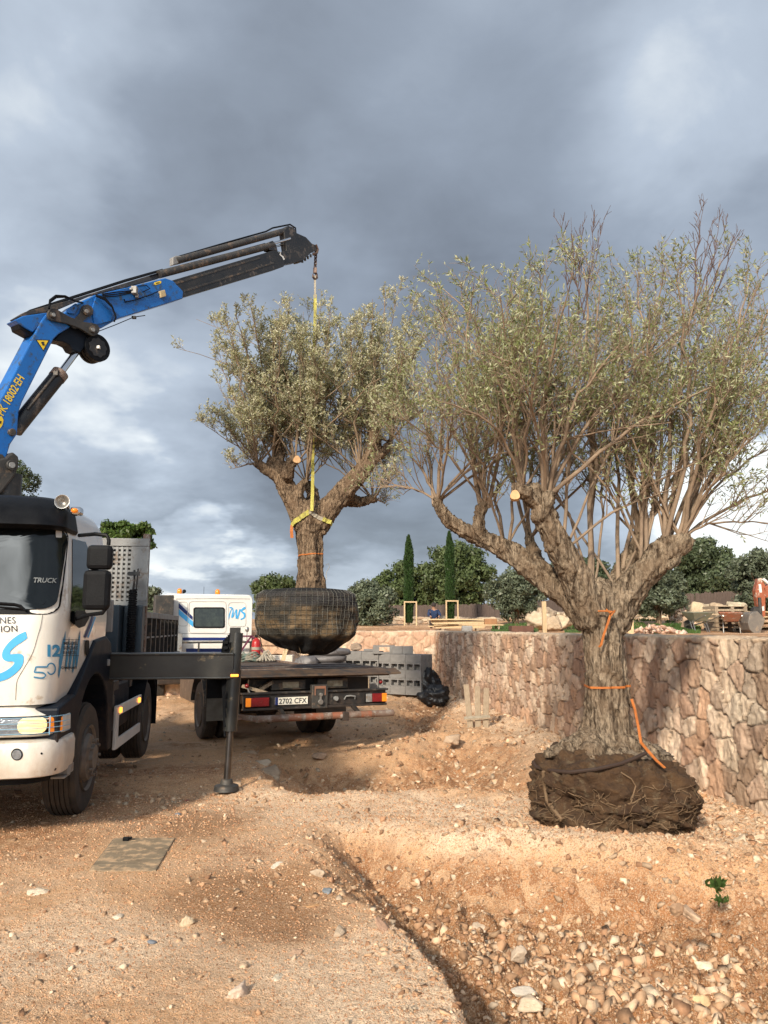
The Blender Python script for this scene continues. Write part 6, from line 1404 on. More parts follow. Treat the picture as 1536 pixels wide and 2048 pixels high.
# dark irrigation hose lying round the ball
pts = []
for u, vv_ in ((1066, 1527), (1072, 1538), (1100, 1545), (1140, 1549), (1190, 1543), (1240, 1532), (1270, 1520), (1292, 1506)):
    h = tmp.ray_cast(Vector((0, 0, CAM_Z)), ray(u, vv_).normalized()); 
    if h[0] is not None: pts.append(h[0] + Vector((0, -.02, .02)))
    else: pts.append(P(u, vv_, 6.6))
tag(MB().tube(pts, .016, 8).build('hose', pm('brown_black_hose', (.05, .03, .022), None, 8, .6), None, smooth=True), 'dark brown hose bent across the front of the bare root ball', 'hose')
def on_trunk(bv, root, cx, cy, a, z, off):
    c0_ = Vector((cx, cy, z)) - root.location; d_ = Vector((math.cos(a), math.sin(a), 0)); h = bv.ray_cast(c0_ + d_ * 1.2, -d_)
    return (h[0] + root.location + d_ * off) if h[0] is not None else Vector((cx, cy, z)) + d_ * .3
# orange straps on the standing tree
def ring_strap(name, c, rad, z0, ang0, ang1, wd, mat, lab, cat, tilt=0.0, parent=None, bulge=.01, n=40, tree=None):
    bv = bvh_of([q for q in kids(tree) if q.name.startswith('trunk')][0])
    pts, ups = [], []
    for i in range(n + 1):
        a = ang0 + (ang1 - ang0) * i / n; pts.append(on_trunk(bv, tree, c[0], c[1], a, z0 + tilt * math.cos(a), .008)); ups.append((0, 0, 1))
    o = MB().ribbon(pts, ups, wd, .004).build(name, mat, parent, world=parent is not None); 
    if lab: tag(o, lab, cat)
    return o
z_s = P(1215, 1376, 6.93).z; cc_ = P(1213, 1376, 7.15); ring_strap('tape', (cc_.x, cc_.y), .232, z_s, 0, 6.283, .019, 'orange', 'orange tape tied round the middle of the standing olive trunk', 'tape', tilt=.004, tree=TR)
def face_strap(name, pts, wd, mat, lab, cat, wdir=(1, 0, 0)):
    return tag(MB().ribbon([P(*p) for p in pts], [wdir] * len(pts), wd, .004).build(name, mat), lab, cat)
tag(MB().ribbon(PR([(1222, 1226, 6.88), (1216, 1245, 6.87), (1208, 1268, 6.87), (1202, 1290, 6.88), (1198, 1294, 6.89)]), [(1, 0, 0)] * 5, .020, .004).tube(PR([(1196, 1222, 6.89), (1212, 1222, 6.86), (1230, 1224, 6.86)]), .008, 6).tube(PR([(1212, 1218, 6.86), (1220, 1226, 6.85), (1230, 1220, 6.86), (1222, 1232, 6.85)]), .008, 6).build('tape', 'orange', None), 'orange tape knotted under the fork of the standing olive tree with a hanging end', 'tape')
tag(MB().ribbon(PR([(1263, 1398, 7.05), (1270, 1420, 6.98), (1276, 1450, 6.9), (1282, 1485, 6.78), (1296, 1502, 6.66), (1314, 1522, 6.55), (1330, 1536, 6.48)]), [(1, .6 * math.sin(i_ * 1.3), .2) for i_ in range(7)], .024, .004).build('tape', 'orange', None), 'long loose orange tape trailing from the standing olive trunk onto its root ball', 'tape')

# ------------------------------------------------------------------ the hanging olive tree
TD = TIP.y; TBX = P(622, 1100, TD).x
TH = empty('olive_tree', (TBX, TD, P(620, 1300, TD).z), 0, 'silvery old olive tree hanging from the crane with its roots wrapped in wire netting', 'tree', 'olive trees being planted')
def PH(pts): return [P(u, v, TD + d) for u, v, d in pts]
limbsH = [
    (PH([(622, 1195, 0), (622, 1165, 0), (621, 1130, 0), (620, 1095, 0), (619, 1060, 0), (620, 1030, 0)]), [.30, .255, .225, .225, .25, .29]),
    (PH([(608, 1045, 0), (592, 1005, 0), (572, 972, .0), (556, 945, 0), (545, 925, 0)]), [.23, .20, .17, .14, .11]),
    (PH([(560, 955, 0), (536, 940, -.05), (516, 928, -.08)]), [.14, .11, .075]), (PH([(575, 950, -.15), (582, 925, -.25), (592, 918, -.32)]), [.13, .10, .07]), (PH([(556, 935, 0), (560, 895, .1), (548, 862, .1)]), [.11, .08, .05]),
    (PH([(636, 1050, 0), (664, 1010, 0), (695, 975, 0), (722, 945, .0), (742, 915, 0), (750, 880, 0), (745, 855, 0)]), [.23, .20, .185, .16, .14, .12, .08]),
    (PH([(655, 1010, .15), (690, 1000, .3), (718, 1004, .35), (742, 998, .35), (748, 1000, .35)]), [.17, .13, .10, .085, .07]),
    (PH([(740, 925, 0), (765, 905, .05), (780, 885, .1)]), [.10, .08, .06]),
    (PH([(622, 1020, .25), (625, 985, .35), (610, 965, .4)]), [.16, .11, .07]),
    (PH([(596, 990, -.1), (604, 968, -.1), (612, 962, -.1)]), [.10, .07, .04]),
]
fuse_wood('trunk', limbsH, 'barkw', TH, .020, 15, .024, flutes=lambda v: .02 * np.sin(np.arctan2(v[:, 1] - TD, v[:, 0] - TBX) * 6 + v[:, 2]) * (v[:, 2] < 3.3))
cutface(P(594, 919, TD - .38), (.25, -1, -.1), .058, TH)
whH, rrH = [], []; rg2 = np.random.default_rng(33)
bH = {'a': (516, 928, -.08), 'b': (548, 868, .1), 'c': (545, 925, 0), 'd': (612, 965, .3), 'e': (745, 858, 0), 'f': (780, 885, .1), 'g': (746, 999, .35), 'h': (722, 945, 0), 'i': (590, 930, -.2)}
for key, tgs in {
    'a': [(440, 720), (440, 770), (430, 830), (455, 640), (500, 900), (465, 930)], 'b': [(470, 620), (500, 600), (520, 640), (555, 615), (490, 720), (540, 700), (440, 680)],
    'c': [(580, 600), (600, 640), (470, 800), (560, 660), (620, 620)], 'd': [(640, 610), (660, 640), (620, 680), (690, 660), (650, 760)], 'i': [(600, 690), (570, 740), (560, 800)],
    'e': [(710, 640), (745, 590), (770, 560), (800, 560), (830, 600), (840, 680), (760, 660), (690, 700), (720, 740)], 'f': [(850, 640), (870, 720), (860, 800), (820, 780), (800, 700)], 'g': [(800, 940), (790, 900), (770, 1000)], 'h': [(690, 800), (680, 860), (720, 700), (700, 640), (670, 720)]}.items():
    for (u, v) in tgs:
        b = bH[key]; whip(P(b[0], b[1], TD + b[2]), P(u, v + 8, TD + rg2.uniform(-1.25, 1.25)), 0, rg2.uniform(.010, .020), .35, L=whH, rr=rrH, rg=rg2, swing=.05)
for k in range(7): b = bH['di'[k % 2]]; whip(P(b[0], b[1], TD - .3), P(rg2.uniform(595, 665), rg2.uniform(620, 720), TD - rg2.uniform(.35, 1.0)), 0, .008, .2, L=whH, rr=rrH, rg=rg2, swing=.05)
for k in range(56):
    b = bH[list(bH)[k % 9]]; cu = 505 if k % 2 else 760
    u = rg2.normal(cu, 58); whip(P(b[0], b[1], TD + b[2]), P(u, rg2.uniform(610, 860), TD + rg2.uniform(-1.3, 1.2)), 0, .009, .3, L=whH, rr=rrH, rg=rg2, swing=.05)
def zf2(p): return np.clip(.25 + sstep(4.0, 5.3, p[:, 2]) * 1.0, 0, 1)
crown_from(whH, rrH, rg2, TH, 'leafB', 'shootw', 16, 7, 8, .048, l2=(.25, .75), l3=(.10, .26), zfade=zf2, out2=.42, up2=.55, nl2=8, tip=.003, leafw=.016)
# wrapped root ball
bc_ = P(612, 1235, TD)
def wrap_prof(z): return np.interp(z, [-.95, -.93, -.84, -.72, -.60, -.46, -.10, .30, .55, .68, .72], [.02, .30, .44, .54, .68, .79, .835, .84, .82, .70, .30])
nA, nZ = 120, 46; zz = np.concatenate([np.linspace(-.95, .70, nZ - 1), [.72]]); A_, Z_ = np.meshgrid(np.linspace(0, 2 * np.pi, nA, endpoint=False), zz); rr_ = wrap_prof(Z_)
nv = np.stack([np.cos(A_).ravel(), np.sin(A_).ravel(), Z_.ravel()], 1)
sag = .5 + .5 * np.cos(A_.ravel() - 5.4); zq = Z_.ravel().copy(); lowm = sstep(-.45, -.95, zq)
dz_ = -lowm * 0 + .10 * lowm * fbm(nv, 1.5, 2, 66) + .10 * (1 - sag) * lowm
fold = .045 * np.sin(A_.ravel() * 13 + 3 * fbm(nv, 2, 2, 4)) * sstep(.1, -.5, zq)
rad_ = .945 * rr_.ravel() * (1 + .09 * fbm(nv, 1.8, 3, 51) + .035 * fbm(nv, 6, 4, 53)) + fold
VW = np.stack([bc_.x + rad_ * np.cos(A_.ravel()), bc_.y + rad_ * np.sin(A_.ravel()), bc_.z + .015 + zq * .62 + dz_], 1)
i = np.arange(nZ - 1)[:, None] * nA + np.arange(nA)[None]; j = np.arange(nZ - 1)[:, None] * nA + (np.arange(nA)[None] + 1) % nA; FW = np.stack([i, j, j + nA, i + nA], -1).reshape(-1, 4)
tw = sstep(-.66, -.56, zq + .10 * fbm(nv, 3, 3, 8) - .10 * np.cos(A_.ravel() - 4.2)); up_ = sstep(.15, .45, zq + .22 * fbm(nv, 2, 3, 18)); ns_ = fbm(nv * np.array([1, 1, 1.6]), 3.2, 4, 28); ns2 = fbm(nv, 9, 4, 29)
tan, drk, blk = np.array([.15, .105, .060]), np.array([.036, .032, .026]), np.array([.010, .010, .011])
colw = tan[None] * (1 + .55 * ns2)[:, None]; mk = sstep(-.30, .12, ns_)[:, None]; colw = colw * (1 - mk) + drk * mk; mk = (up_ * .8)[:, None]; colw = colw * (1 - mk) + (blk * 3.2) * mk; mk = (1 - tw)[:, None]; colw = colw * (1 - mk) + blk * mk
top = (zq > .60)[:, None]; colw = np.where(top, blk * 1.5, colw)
M['wrap'] = attr_mat('wrapped_sheet', 'col', .85, .9, 14, .03, (.6, 1.4), 8, streak=(1, 1, 1.6))
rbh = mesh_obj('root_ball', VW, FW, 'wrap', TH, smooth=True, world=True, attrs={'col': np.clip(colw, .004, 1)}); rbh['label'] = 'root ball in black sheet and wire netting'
m = MB(); VV = VW.reshape(nZ, nA, 3)
def ringpts(k, step=2): return [Vector(VV[k, a_]) + Vector((math.cos(A_[0, a_]), math.sin(A_[0, a_]), 0)) * .012 for a_ in list(range(0, nA, step)) + [0]]
for k in range(14, nZ - 2, 3): m.tube(ringpts(k), .003, 3)
for a_ in range(0, nA, 2):
    m.tube([Vector(VV[k, a_]) + Vector((math.cos(A_[0, a_]), math.sin(A_[0, a_]), 0)) * (.012 + .004 * math.sin(k + a_)) for k in range(13, nZ - 2, 3)], .0028, 3)
wn = m.build('wire_netting', pm('galvanised_wire', (.12, .12, .105), (.07, .07, .06), 8, .6), rbh, world=True); wn['kind'] = 'stuff'
m = MB()
for k in range(26):
    a = rg2.uniform(0, 6.283); q_ = rg2.uniform(.15, .55); p0 = Vector((bc_.x + q_ * math.cos(a), bc_.y + q_ * math.sin(a), bc_.z - .50 + .12 * q_)); L = rg2.uniform(.05, .16); m.tube([p0, p0 + Vector((rg2.normal(0, .02), 0, -L * .6)), p0 + Vector((rg2.normal(0, .04), 0, -L))], [.004, .003, .0015], 4)
m.build('hanging_roots', 'root', rbh, world=True)['kind'] = 'stuff'
# straps of the hanging tree
TAPZ = P(622, 1110, TD).z; c_ = P(621, 1110, TD); ring_strap('tape', (c_.x, c_.y), .245, TAPZ, 0, 6.283, .020, 'orange', 'thin orange tape round the middle of the hanging olive trunk', 'tape', tilt=.015, tree=TH)
sl_top, sl_k = hk - Z * .07, P(623, 1022, TD - .30)
sp = [sl_top + (sl_k - sl_top) * t + Vector((.012 * math.sin(t * 9), 0, 0)) for t in np.linspace(0, 1, 14)]
sling = empty('lifting_sling', sl_k, 0, 'long yellow webbing sling running from the crane hook to the hanging olive trunk', 'sling')
MB().ribbon(sp[1:], [(1, .6 * math.sin(i * .8), 0) for i in range(13)], .052, .008).build('strap', 'yellow', sling, world=True)
MB().ribbon([hk - Z * .03, sp[0], sp[1], sp[1] + (sp[2] - sp[1]) * .2], [(1, 0, 0)] * 4, .035, .014).build('worn_loop', 'greyweb', sling, world=True)
zl, zr = P(587, 1056, TD).z, P(655, 1050, TD).z; lc = P(620, 1056, TD)
TKH = bvh_of([c for c in kids(TH) if c.name.startswith('trunk')][0])
def saddle(a0, a1, zend, n=12):
    pts = []; 
    for i in range(n + 1):
        t = i / n; a = a0 + (a1 - a0) * t; rr0 = .30 - .03 * t; p = Vector((lc.x + rr0 * math.cos(a), lc.y + rr0 * math.sin(a), 0)); p.z = sl_k.z + (zend - sl_k.z) * (t ** .9); pts.append(on_trunk(TKH, TH, lc.x, lc.y, a, p.z, .022))
    return pts
L1 = saddle(R(-88), R(-178), zl); R1 = saddle(R(-88), R(-10), zr); MB().ribbon(L1, [(0, -.2, 1)] * 13, .075, .010).build('choke', 'yellow', sling, world=True)
MB().ribbon(R1[:8], [(0, -.2, 1)] * 8, .06, .010).build('choke', 'greyweb', sling, world=True); MB().ribbon(R1[7:], [(0, -.2, 1)] * 6, .066, .010).build('choke', 'yellow', sling, world=True)
tag(MB().ribbon(PH([(584, 1050, -.10), (583, 1062, -.11), (584, 1076, -.10)]), [(1, 0, 0)] * 3, .05, .006).build('tape', 'orange', None), 'short orange tape end beside the yellow sling on the hanging trunk', 'tape')
tag(MB().tube(PH([(652, 1130, -.1), (657, 1127, -.12), (659, 1134, -.1), (654, 1142, -.08), (652, 1150, -.1), (654, 1160, -.1)]), .004, 5).build('cord', 'greyweb', None, smooth=True), 'thin loose cord curling off the right side of the hanging trunk', 'cord')

# ================================================================== beyond the walls
rb_ = np.random.default_rng(91)
def leaf_cloud(cs, rs, n, size, rg, flat=.8, shell=.55):
    """leaf sized faces through the volume of many small clumps"""
    cs, rs = np.array(cs), np.array(rs); pick = rg.choice(len(cs), n, p=rs ** 2 / (rs ** 2).sum()); d = unit(rg.normal(size=(n, 3))); r = rs[pick] * (shell + (1 - shell) * rg.random(n)) * (1 + .25 * rg.normal(size=n) * (rg.random(n) < .25))
    p = cs[pick] + d * r[:, None] * np.array([1, 1, flat]); nn = unit(d + .7 * rg.normal(size=(n, 3))); a = unit(np.cross(nn, rg.normal(size=(n, 3)))); b = np.cross(nn, a); s_ = (size * rg.uniform(.5, 1.4, n))[:, None]
    V = np.stack([p - a * s_, p - b * s_ * .5, p + a * s_, p + b * s_ * .5], 1).reshape(-1, 3); rv = np.clip(_h(pick, pick * 0, pick * 0, 5) * .6 + .4 * rg.random(n), 0, 1)
    return V, np.arange(n * 4).reshape(-1, 4), np.repeat(rv, 4)
def bg_tree(name, label, u0, u1, vtop, vbase, D, leafmat, n=7000, leaf=.10, zb=None, group='trees beyond the fence', flat=.85, clumps=60, low=.15, seed=1, trunk_r=.12, depth=None, shape='round', crown_lo=None):
    rg = np.random.default_rng(seed); pl, pr, ptp = P(u0, vtop, D), P(u1, vtop, D), P((u0 + u1) / 2, vtop, D)
    cx, wd = (pl.x + pr.x) / 2, (pr.x - pl.x) / 2; zg = tz(cx, D) if zb is None else zb; zt = ptp.z; hgt = zt - zg; dp = depth or wd * .8
    t = empty(name, (cx, D, zg), 0, label, 'tree', group)
    cs, rs = [], []; zlo = zg + hgt * low if crown_lo is None else P(0, crown_lo, D).z; ch = zt - zlo
    for k in range(clumps):
        while True:
            q = rg.uniform(-1, 1, 3)
            if shape == 'umbrella':
                if q[0] ** 2 + q[1] ** 2 < 1 and q[2] > -.2: break
            elif np.dot(q, q) < 1: break
        cs.append((cx + q[0] * wd * .84, D + q[1] * dp * .84, zlo + ch * (.5 + .43 * q[2]))); rs.append(rg.uniform(.13, .27) * min(wd, ch * .8) * (1.15 - .3 * abs(q[0])))
    V, Fq, rv = leaf_cloud(cs, rs, n, leaf, rg, flat); o = mesh_obj('crown', V, Fq, leafmat, t, world=True, attrs={'rnd': rv})
    m = MB(); top = Vector((cx + rg.uniform(-.1, .1) * wd, D, zlo + ch * .35)); m.tube([Vector((cx, D, zg - .1)), Vector((cx + .05, D, zg + (top.z - zg) * .5)), top], [trunk_r, trunk_r * .75, trunk_r * .5], 8)
    for k in range(7): c = Vector(cs[int(rg.integers(0, clumps))]); b = Vector((cx, D, zg)) + (top - Vector((cx, D, zg))) * rg.uniform(.45, .95); m.tube([b, (b + c) / 2 + Vector((0, 0, -.1)), c], [trunk_r * .5, trunk_r * .35, trunk_r * .15], 5)
    m.build('trunk', 'barkw', t, smooth=True, world=True); return t
T_ = bg_tree
T_('pine', 'umbrella shaped green pine rising behind the grey headboard of the crane truck', 184, 320, 1046, 1262, 46, 'leafpine', 12000, .13, seed=1, clumps=60, crown_lo=1130, shape='umbrella', trunk_r=.22, flat=.6)
T_('olive_tree', 'grey olive tree seen between the crane truck and the white cab', 268, 342, 1172, 1262, 40, 'leafolive', 6000, .09, seed=2, low=.0)
T_('oak_tree', 'dense round green tree left of the hanging root ball', 492, 618, 1138, 1262, 44, 'leafgreen', 14000, .11, seed=3, low=-.1, clumps=90)
T_('olive_tree', 'grey green olive tree just right of the hanging root ball', 676, 806, 1162, 1262, 36, 'leafolive', 15000, .075, seed=4, low=-.1, clumps=100)
T_('oak_tree', 'broad green tree behind the first slim cypress', 735, 885, 1122, 1262, 50, 'leafgreen', 16000, .12, seed=5, low=.0, clumps=100)
T_('oak_tree', 'tall broad green tree behind the second slim cypress', 825, 995, 1078, 1262, 48, 'leafgreen', 24000, .12, seed=6, low=.0, clumps=130)
T_('olive_tree', 'rounded silver green olive bush left of the pale wooden post', 962, 1096, 1130, 1258, 33, 'leafolive', 17000, .07, seed=7, low=.06, clumps=110)
T_('oak_tree', 'dark tree seen between the forked limbs of the standing olive tree', 1065, 1250, 1105, 1250, 52, 'leafdark', 18000, .12, seed=8, low=-.05, clumps=120)
T_('olive_tree', 'silver green olive bush right of the standing olive trunk', 1240, 1380, 1126, 1262, 28, 'leafolive', 19000, .06, seed=9, low=.10, clumps=120)
T_('oak_tree', 'dark green oak behind the brush fence with two pointed tops', 1320, 1480, 1066, 1250, 47, 'leafdark', 24000, .12, seed=10, low=-.05, clumps=130)
T_('oak_tree', 'lower dark oak joining the oak with pointed tops on its left side', 1205, 1360, 1112, 1250, 50, 'leafdark', 16000, .12, seed=11, low=-.05, clumps=100)
T_('oak_tree', 'dark oak filling the gap between the pointed oak and the right edge', 1400, 1560, 1112, 1250, 42, 'leafdark', 18000, .11, seed=18, low=-.05, clumps=110)
T_('olive_tree', 'dark olive tree at the right edge behind the excavator arm', 1445, 1590, 1094, 1255, 30, 'leafolive', 22000, .065, seed=12, low=.05, clumps=120)
T_('oak_tree', 'oak closing the row at the far right edge behind the dark olive', 1500, 1700, 1086, 1250, 45, 'leafdark', 16000, .12, seed=13, low=.0, clumps=90)
T_('oak_tree', 'oak hidden mostly behind the white cab', 330, 480, 1196, 1262, 60, 'leafgreen', 8000, .14, seed=14, low=-.1, clumps=60)
T_('oak_tree', 'low oak showing between the hanging trunk and the pale wall', 570, 730, 1186, 1262, 56, 'leafdark', 10000, .13, seed=15, low=-.1, clumps=70)
# near tree behind the crane column
T_('olive_tree', 'dark leafy olive treetop showing behind the crane column above the cab', -70, 92, 905, 1262, 17, 'leafnear', 15000, .032, seed=16, crown_lo=1085, clumps=55, trunk_r=.12, zb=0, group='olive trees in the yard', depth=1.0)
T_('oak_tree', 'oak far left of the crane truck', -260, -60, 1110, 1262, 48, 'leafdark', 8000, .13, seed=17, low=.05, clumps=50)
# slim cypresses with timber frames
cyp = None
for (u, vt, vb, D, lab, flab) in ((818, 1074, 1266, 36, 'slim dark green cypress standing left, clear of the sawn timber', 'timber frame round the left cypress'), (901, 1066, 1262, 36.5, 'slim dark green cypress rising behind the stack of sawn timber', 'timber frame round the cypress behind the sawn timber')):
    b = P(u, vb, D); zg = tz(b.x, D); t = empty('cypress', (b.x, D, zg), 0, lab, 'tree', 'slim cypresses'); zt = P(u, vt, D).z; h_ = zt - zg; rg = np.random.default_rng(int(u)); n = 9000
    zz_ = rg.random(n); an = rg.uniform(0, 6.283, n); rad = .20 * (1 + .25 * vnoise(np.stack([np.cos(an) * 1.5, np.sin(an) * 1.5, zz_ * 14], 1), 5)) * np.minimum(1, (1 - zz_) * 4.2) ** .7 * (.75 + .25 * np.minimum(1, zz_ * 3)) * np.sqrt(rg.uniform(.35, 1.1, n))
    p = np.stack([b.x + rad * np.cos(an), D + rad * np.sin(an), zg + .1 + zz_ * (h_ - .1)], 1); dd = unit(np.stack([np.cos(an) * .25, np.sin(an) * .25, np.ones(n)], 1) + rg.normal(size=(n, 3)) * .15); sd_ = unit(np.cross(dd, rg.normal(size=(n, 3)))); L = rg.uniform(.08, .18, n)[:, None]
    V = np.stack([p, p + dd * L * .5 + sd_ * .022, p + dd * L, p + dd * L * .5 - sd_ * .022], 1).reshape(-1, 3); mesh_obj('crown', V, np.arange(n * 4).reshape(-1, 4), 'leafcyp', t, world=True, attrs={'rnd': np.repeat(rg.random(n), 4)}); MB().cyl((0, 0, -.05), (0, 0, h_ * .7), .04, .02).build('trunk', 'barkw', t)
    fz = P(u, 1203 if u < 850 else 1201, D).z - zg; fr = empty('tree_stake_frame', (b.x, D, zg), .2, 'pale ' + flab, 'timber frame', 'timber frames round the cypresses')
    for (x, y) in ((-.28, -.30), (.28, -.30), (.0, .34)): MB().b2(x - .028, x + .028, y - .028, y + .028, -.05, fz).build('stake', 'wood', fr)
    MB().b2(-.31, .31, -.335, -.325, fz - .06, fz).bar((-.28, -.3, fz - .03), (0, .34, fz - .03), .02, .05).bar((.28, -.3, fz - .03), (0, .34, fz - .03), .02, .05).build('cross_rail', 'wood', fr)
# dry stone walls
def dry_wall(pa, pb, hgt, seed, lab, thick=.6):
    pa, pb = Vector(pa), Vector(pb); d = (pb - pa); L = d.length; d.normalize(); n_ = Vector((d.y, -d.x, 0)); 
    if n_.y > 0: n_ = -n_
    z0 = min(tz(pa.x, pa.y), tz(pb.x, pb.y)) - .15
    stone_wall('dry_stone_wall', (pa.x, pa.y, 0), d, n_, np.arange(0, L, .055), z0, z0 + hgt + .15, thick, (.34, .17), PAL_GREY, seed, joint=.09, depth=.09, rough=.02, nz=26, topw=.12, label=lab, lean=.08)
A_w, B_w, C_w, D_w = P(765, 1250, 41), P(1010, 1250, 39), P(1150, 1250, 36), P(1530, 1240, 31)
dry_wall((A_w.x, A_w.y, 0), (B_w.x, B_w.y, 0), .36, 31, 'rough grey tan dry stone wall behind the two cypresses')
dry_wall((B_w.x, B_w.y, 0), (C_w.x, C_w.y, 0), .40, 32, 'rough dry stone wall behind the big boulders and the pale post')
dry_wall((C_w.x, C_w.y, 0), (D_w.x + 3, D_w.y - .8, 0), .42, 33, 'long rough dry stone wall below the brush fence on the right')
def brush_fence(pa, pb, za, zb, lab, seed):
    pa, pb = Vector(pa), Vector(pb); L = (pb - pa).length; n = int(L / .05); rg = np.random.default_rng(seed); z0 = min(tz(pa.x, pa.y), tz(pb.x, pb.y)); t = empty('brush_fence', (pa.x, pa.y, z0), 0, lab, 'fence', 'brush fences')
    m = MB(); d = (pb - pa).normalized()
    for i in range(n):
        f_ = i / n; p = pa + (pb - pa) * f_; h_ = za + (zb - za) * f_ + rg.normal(0, .025); o = Vector((-d.y, d.x, 0)) * rg.normal(0, .02); le = rg.normal(0, .02); m.bar((p.x + o.x, p.y + o.y, z0), (p.x + o.x + d.x * le, p.y + o.y + d.y * le, h_), .085, .03, (-d.y, d.x, 0))
    m.build('brushwood', 'fence', t, world=True)
    for f_ in np.arange(0, 1.001, 2.2 / L): p = pa + (pb - pa) * min(1, f_); MB().cyl((p.x, p.y + .06, z0), (p.x, p.y + .06, za + (zb - za) * f_ + .04), .03, n=8).build('post', 'woodg', t, world=True)
off = Vector((.3, 1.3, 0))
zf_ = lambda u, v, p: P(u, v, p.y + 1.3).z
brush_fence((A_w.x - 1.5, A_w.y + 1.5, 0), (B_w.x, B_w.y + 1.4, 0), zf_(770, 1212, A_w), zf_(1010, 1208, B_w), 'dark brown brush fence behind the two cypresses', 1)
brush_fence((B_w.x + .3, B_w.y + 1.3, 0), (C_w.x, C_w.y + 1.2, 0), zf_(1010, 1204, B_w), zf_(1150, 1200, C_w), 'brown brush fence seen between the olive bush and the standing olive', 2)
brush_fence((C_w.x + .3, C_w.y + 1.1, 0), (D_w.x + 3, D_w.y + .4, 0), zf_(1150, 1199, C_w), zf_(1530, 1176, D_w) , 'grey brown brush fence along the top of the dry wall on the right', 3)
# boulders, posts, timber and tools on the terrace
for k, (u, v, s_, D, lab, c) in enumerate(((1078, 1249, .62, 27.5, 'big tan boulder left of the pale wooden post', (.56, .45, .32)), (1092, 1228, .55, 28.5, 'tan boulder stacked behind the pale wooden post', (.50, .38, .27)), (1122, 1247, .66, 27, 'big pale angular boulder right of the pale wooden post', (.64, .52, .37)), (1105, 1252, .4, 26.5, 'lower boulder between the two big ones by the post', (.55, .42, .29)),
        (1376, 1252, .38, 26, 'pinkish boulder left of the green wheelbarrow', (.56, .40, .28)), (1420, 1250, .55, 27, 'orange tan boulder between the wheelbarrow and the pallet', (.58, .43, .28)), (1400, 1226, .60, 29, 'pale boulder piled above the green wheelbarrow', (.60, .48, .33)), (1440, 1222, .75, 29.5, 'large sloping boulder on top of the pile', (.58, .44, .30)), (1472, 1222, .6, 29, 'cream boulder at the right end of the pile', (.66, .56, .40)), (1490, 1245, .5, 27.5, 'boulder half hidden behind the excavator bucket', (.58, .46, .33)), (1415, 1212, .4, 30, 'small boulder at the back of the pile', (.56, .46, .33)), (1458, 1240, .5, 28.3, 'boulder behind the stacked pallets', (.55, .43, .30)))):
    p = P(u, v, D); z = max(tz(p.x, D) - .05, p.z - s_ * .55) if v < 1235 else tz(p.x, D) - .05; rock('boulder', (p.x, D, z), s_, 200 + k, lab, 'boulder', 'boulders on the terrace', c, rz=k, flat=.85, sub=4, sink=.1)
nn = 260; uu_ = rb_.uniform(1262, 1372, nn); DD = rb_.uniform(19.5, 22.5, nn); xs_ = np.array([P(a, 1262, b).x for a, b in zip(uu_, DD)]); zz_ = TZ(xs_, DD) + .22 * np.exp(-((uu_ - 1310) / 40) ** 2) * rb_.random(nn)
v, f, c = scatter(p3(xs_, DD, zz_), rb_.uniform(.05, .15, nn), np.array([(.56, .38, .29), (.66, .50, .40), (.50, .32, .23)])[rb_.integers(0, 3, nn)], 1, 12, 41)
tag(mesh_obj('rubble', v, f, 'rubble', attrs={'col': c}), kind='stuff')
nn = 420; uu_ = rb_.uniform(1340, 1540, nn); DD = rb_.uniform(28, 30.8, nn); xs_ = np.array([P(a, 1262, b).x for a, b in zip(uu_, DD)])
v, f, c = scatter(p3(xs_, DD, TZ(xs_, DD) + .45 * rb_.random(nn) * sstep(28, 30.8, DD)), rb_.uniform(.06, .2, nn), np.array([(.50, .36, .25), (.60, .46, .33), (.42, .27, .18)])[rb_.integers(0, 3, nn)], 1, 12, 42)
tag(mesh_obj('rubble', v, f, 'rubble', attrs={'col': c}), kind='stuff')
def post(u, vt, D, w_, lab):
    p = P(u, vt, D); z = tz(p.x, D); o = MB().b2(-w_ / 2, w_ / 2, -w_ / 2, w_ / 2, -.1, p.z - z).build('wooden_post', 'wood', None, bevel=.006); o.location = (p.x, D, z); tag(o, lab, 'post', 'pale wooden posts')
post(1087.5, 1203, 23, .12, 'pale square post standing in front of the boulders'); post(1257, 1196, 19.5, .15, 'thick pale post just right of the standing olive trunk')
p = P(1258, 1227, 19.42); tag(MB().b2(-.09, .09, -.02, .0, 0, .04).build('clamp', 'blackp', None), 'dark iron clamp on the thick pale post', 'clamp').location = (p.x, 19.42, p.z)
# timber stack
p = P(922, 1256, 29); z = tz(p.x, 29); r3 = np.random.default_rng(4)
for k in range(7):
    o = MB().b2(-1.0 + r3.uniform(-.15, .15), .95 + r3.uniform(-.15, .15), -.10, .10, 0, .045).build('plank', 'wood', None, bevel=.004); o.location = (p.x - .1, 29 + .12 * (k % 3) - .15, z + .10 + .052 * (k // 1) * .9 + .004 * k); o.rotation_euler = (0, 0, r3.normal(0, .05)); tag(o, '%s pale sawn plank of the stack beside the cypress frame' % ['lowest', 'second lowest', 'third lowest', 'middle', 'third highest', 'second highest', 'topmost'][k], 'plank', 'sawn planks stacked beside the cypress')
for k, x in enumerate((-.7, .6)): o = MB().b2(-.05, .05, -.3, .3, 0, .10).build('timber_bearer', 'woodg', None); o.location = (p.x + x, 29, z); tag(o, ('left' if k == 0 else 'right') + ' bearer under the stack of sawn planks', 'timber')
p = P(962, 1259, 28); z = tz(p.x, 28); t = empty('trestle_table', (p.x, 28, z), .1, 'low board table with a brown crate on it right of the timber stack', 'table'); MB().b2(-.75, .75, -.3, .3, .22, .26).build('table_top', 'wood', t)
for x in (-.6, .6):
    for y in (-.22, .22): MB().b2(x - .03, x + .03, y - .03, y + .03, -.05, .22).build('leg', 'woodg', t)
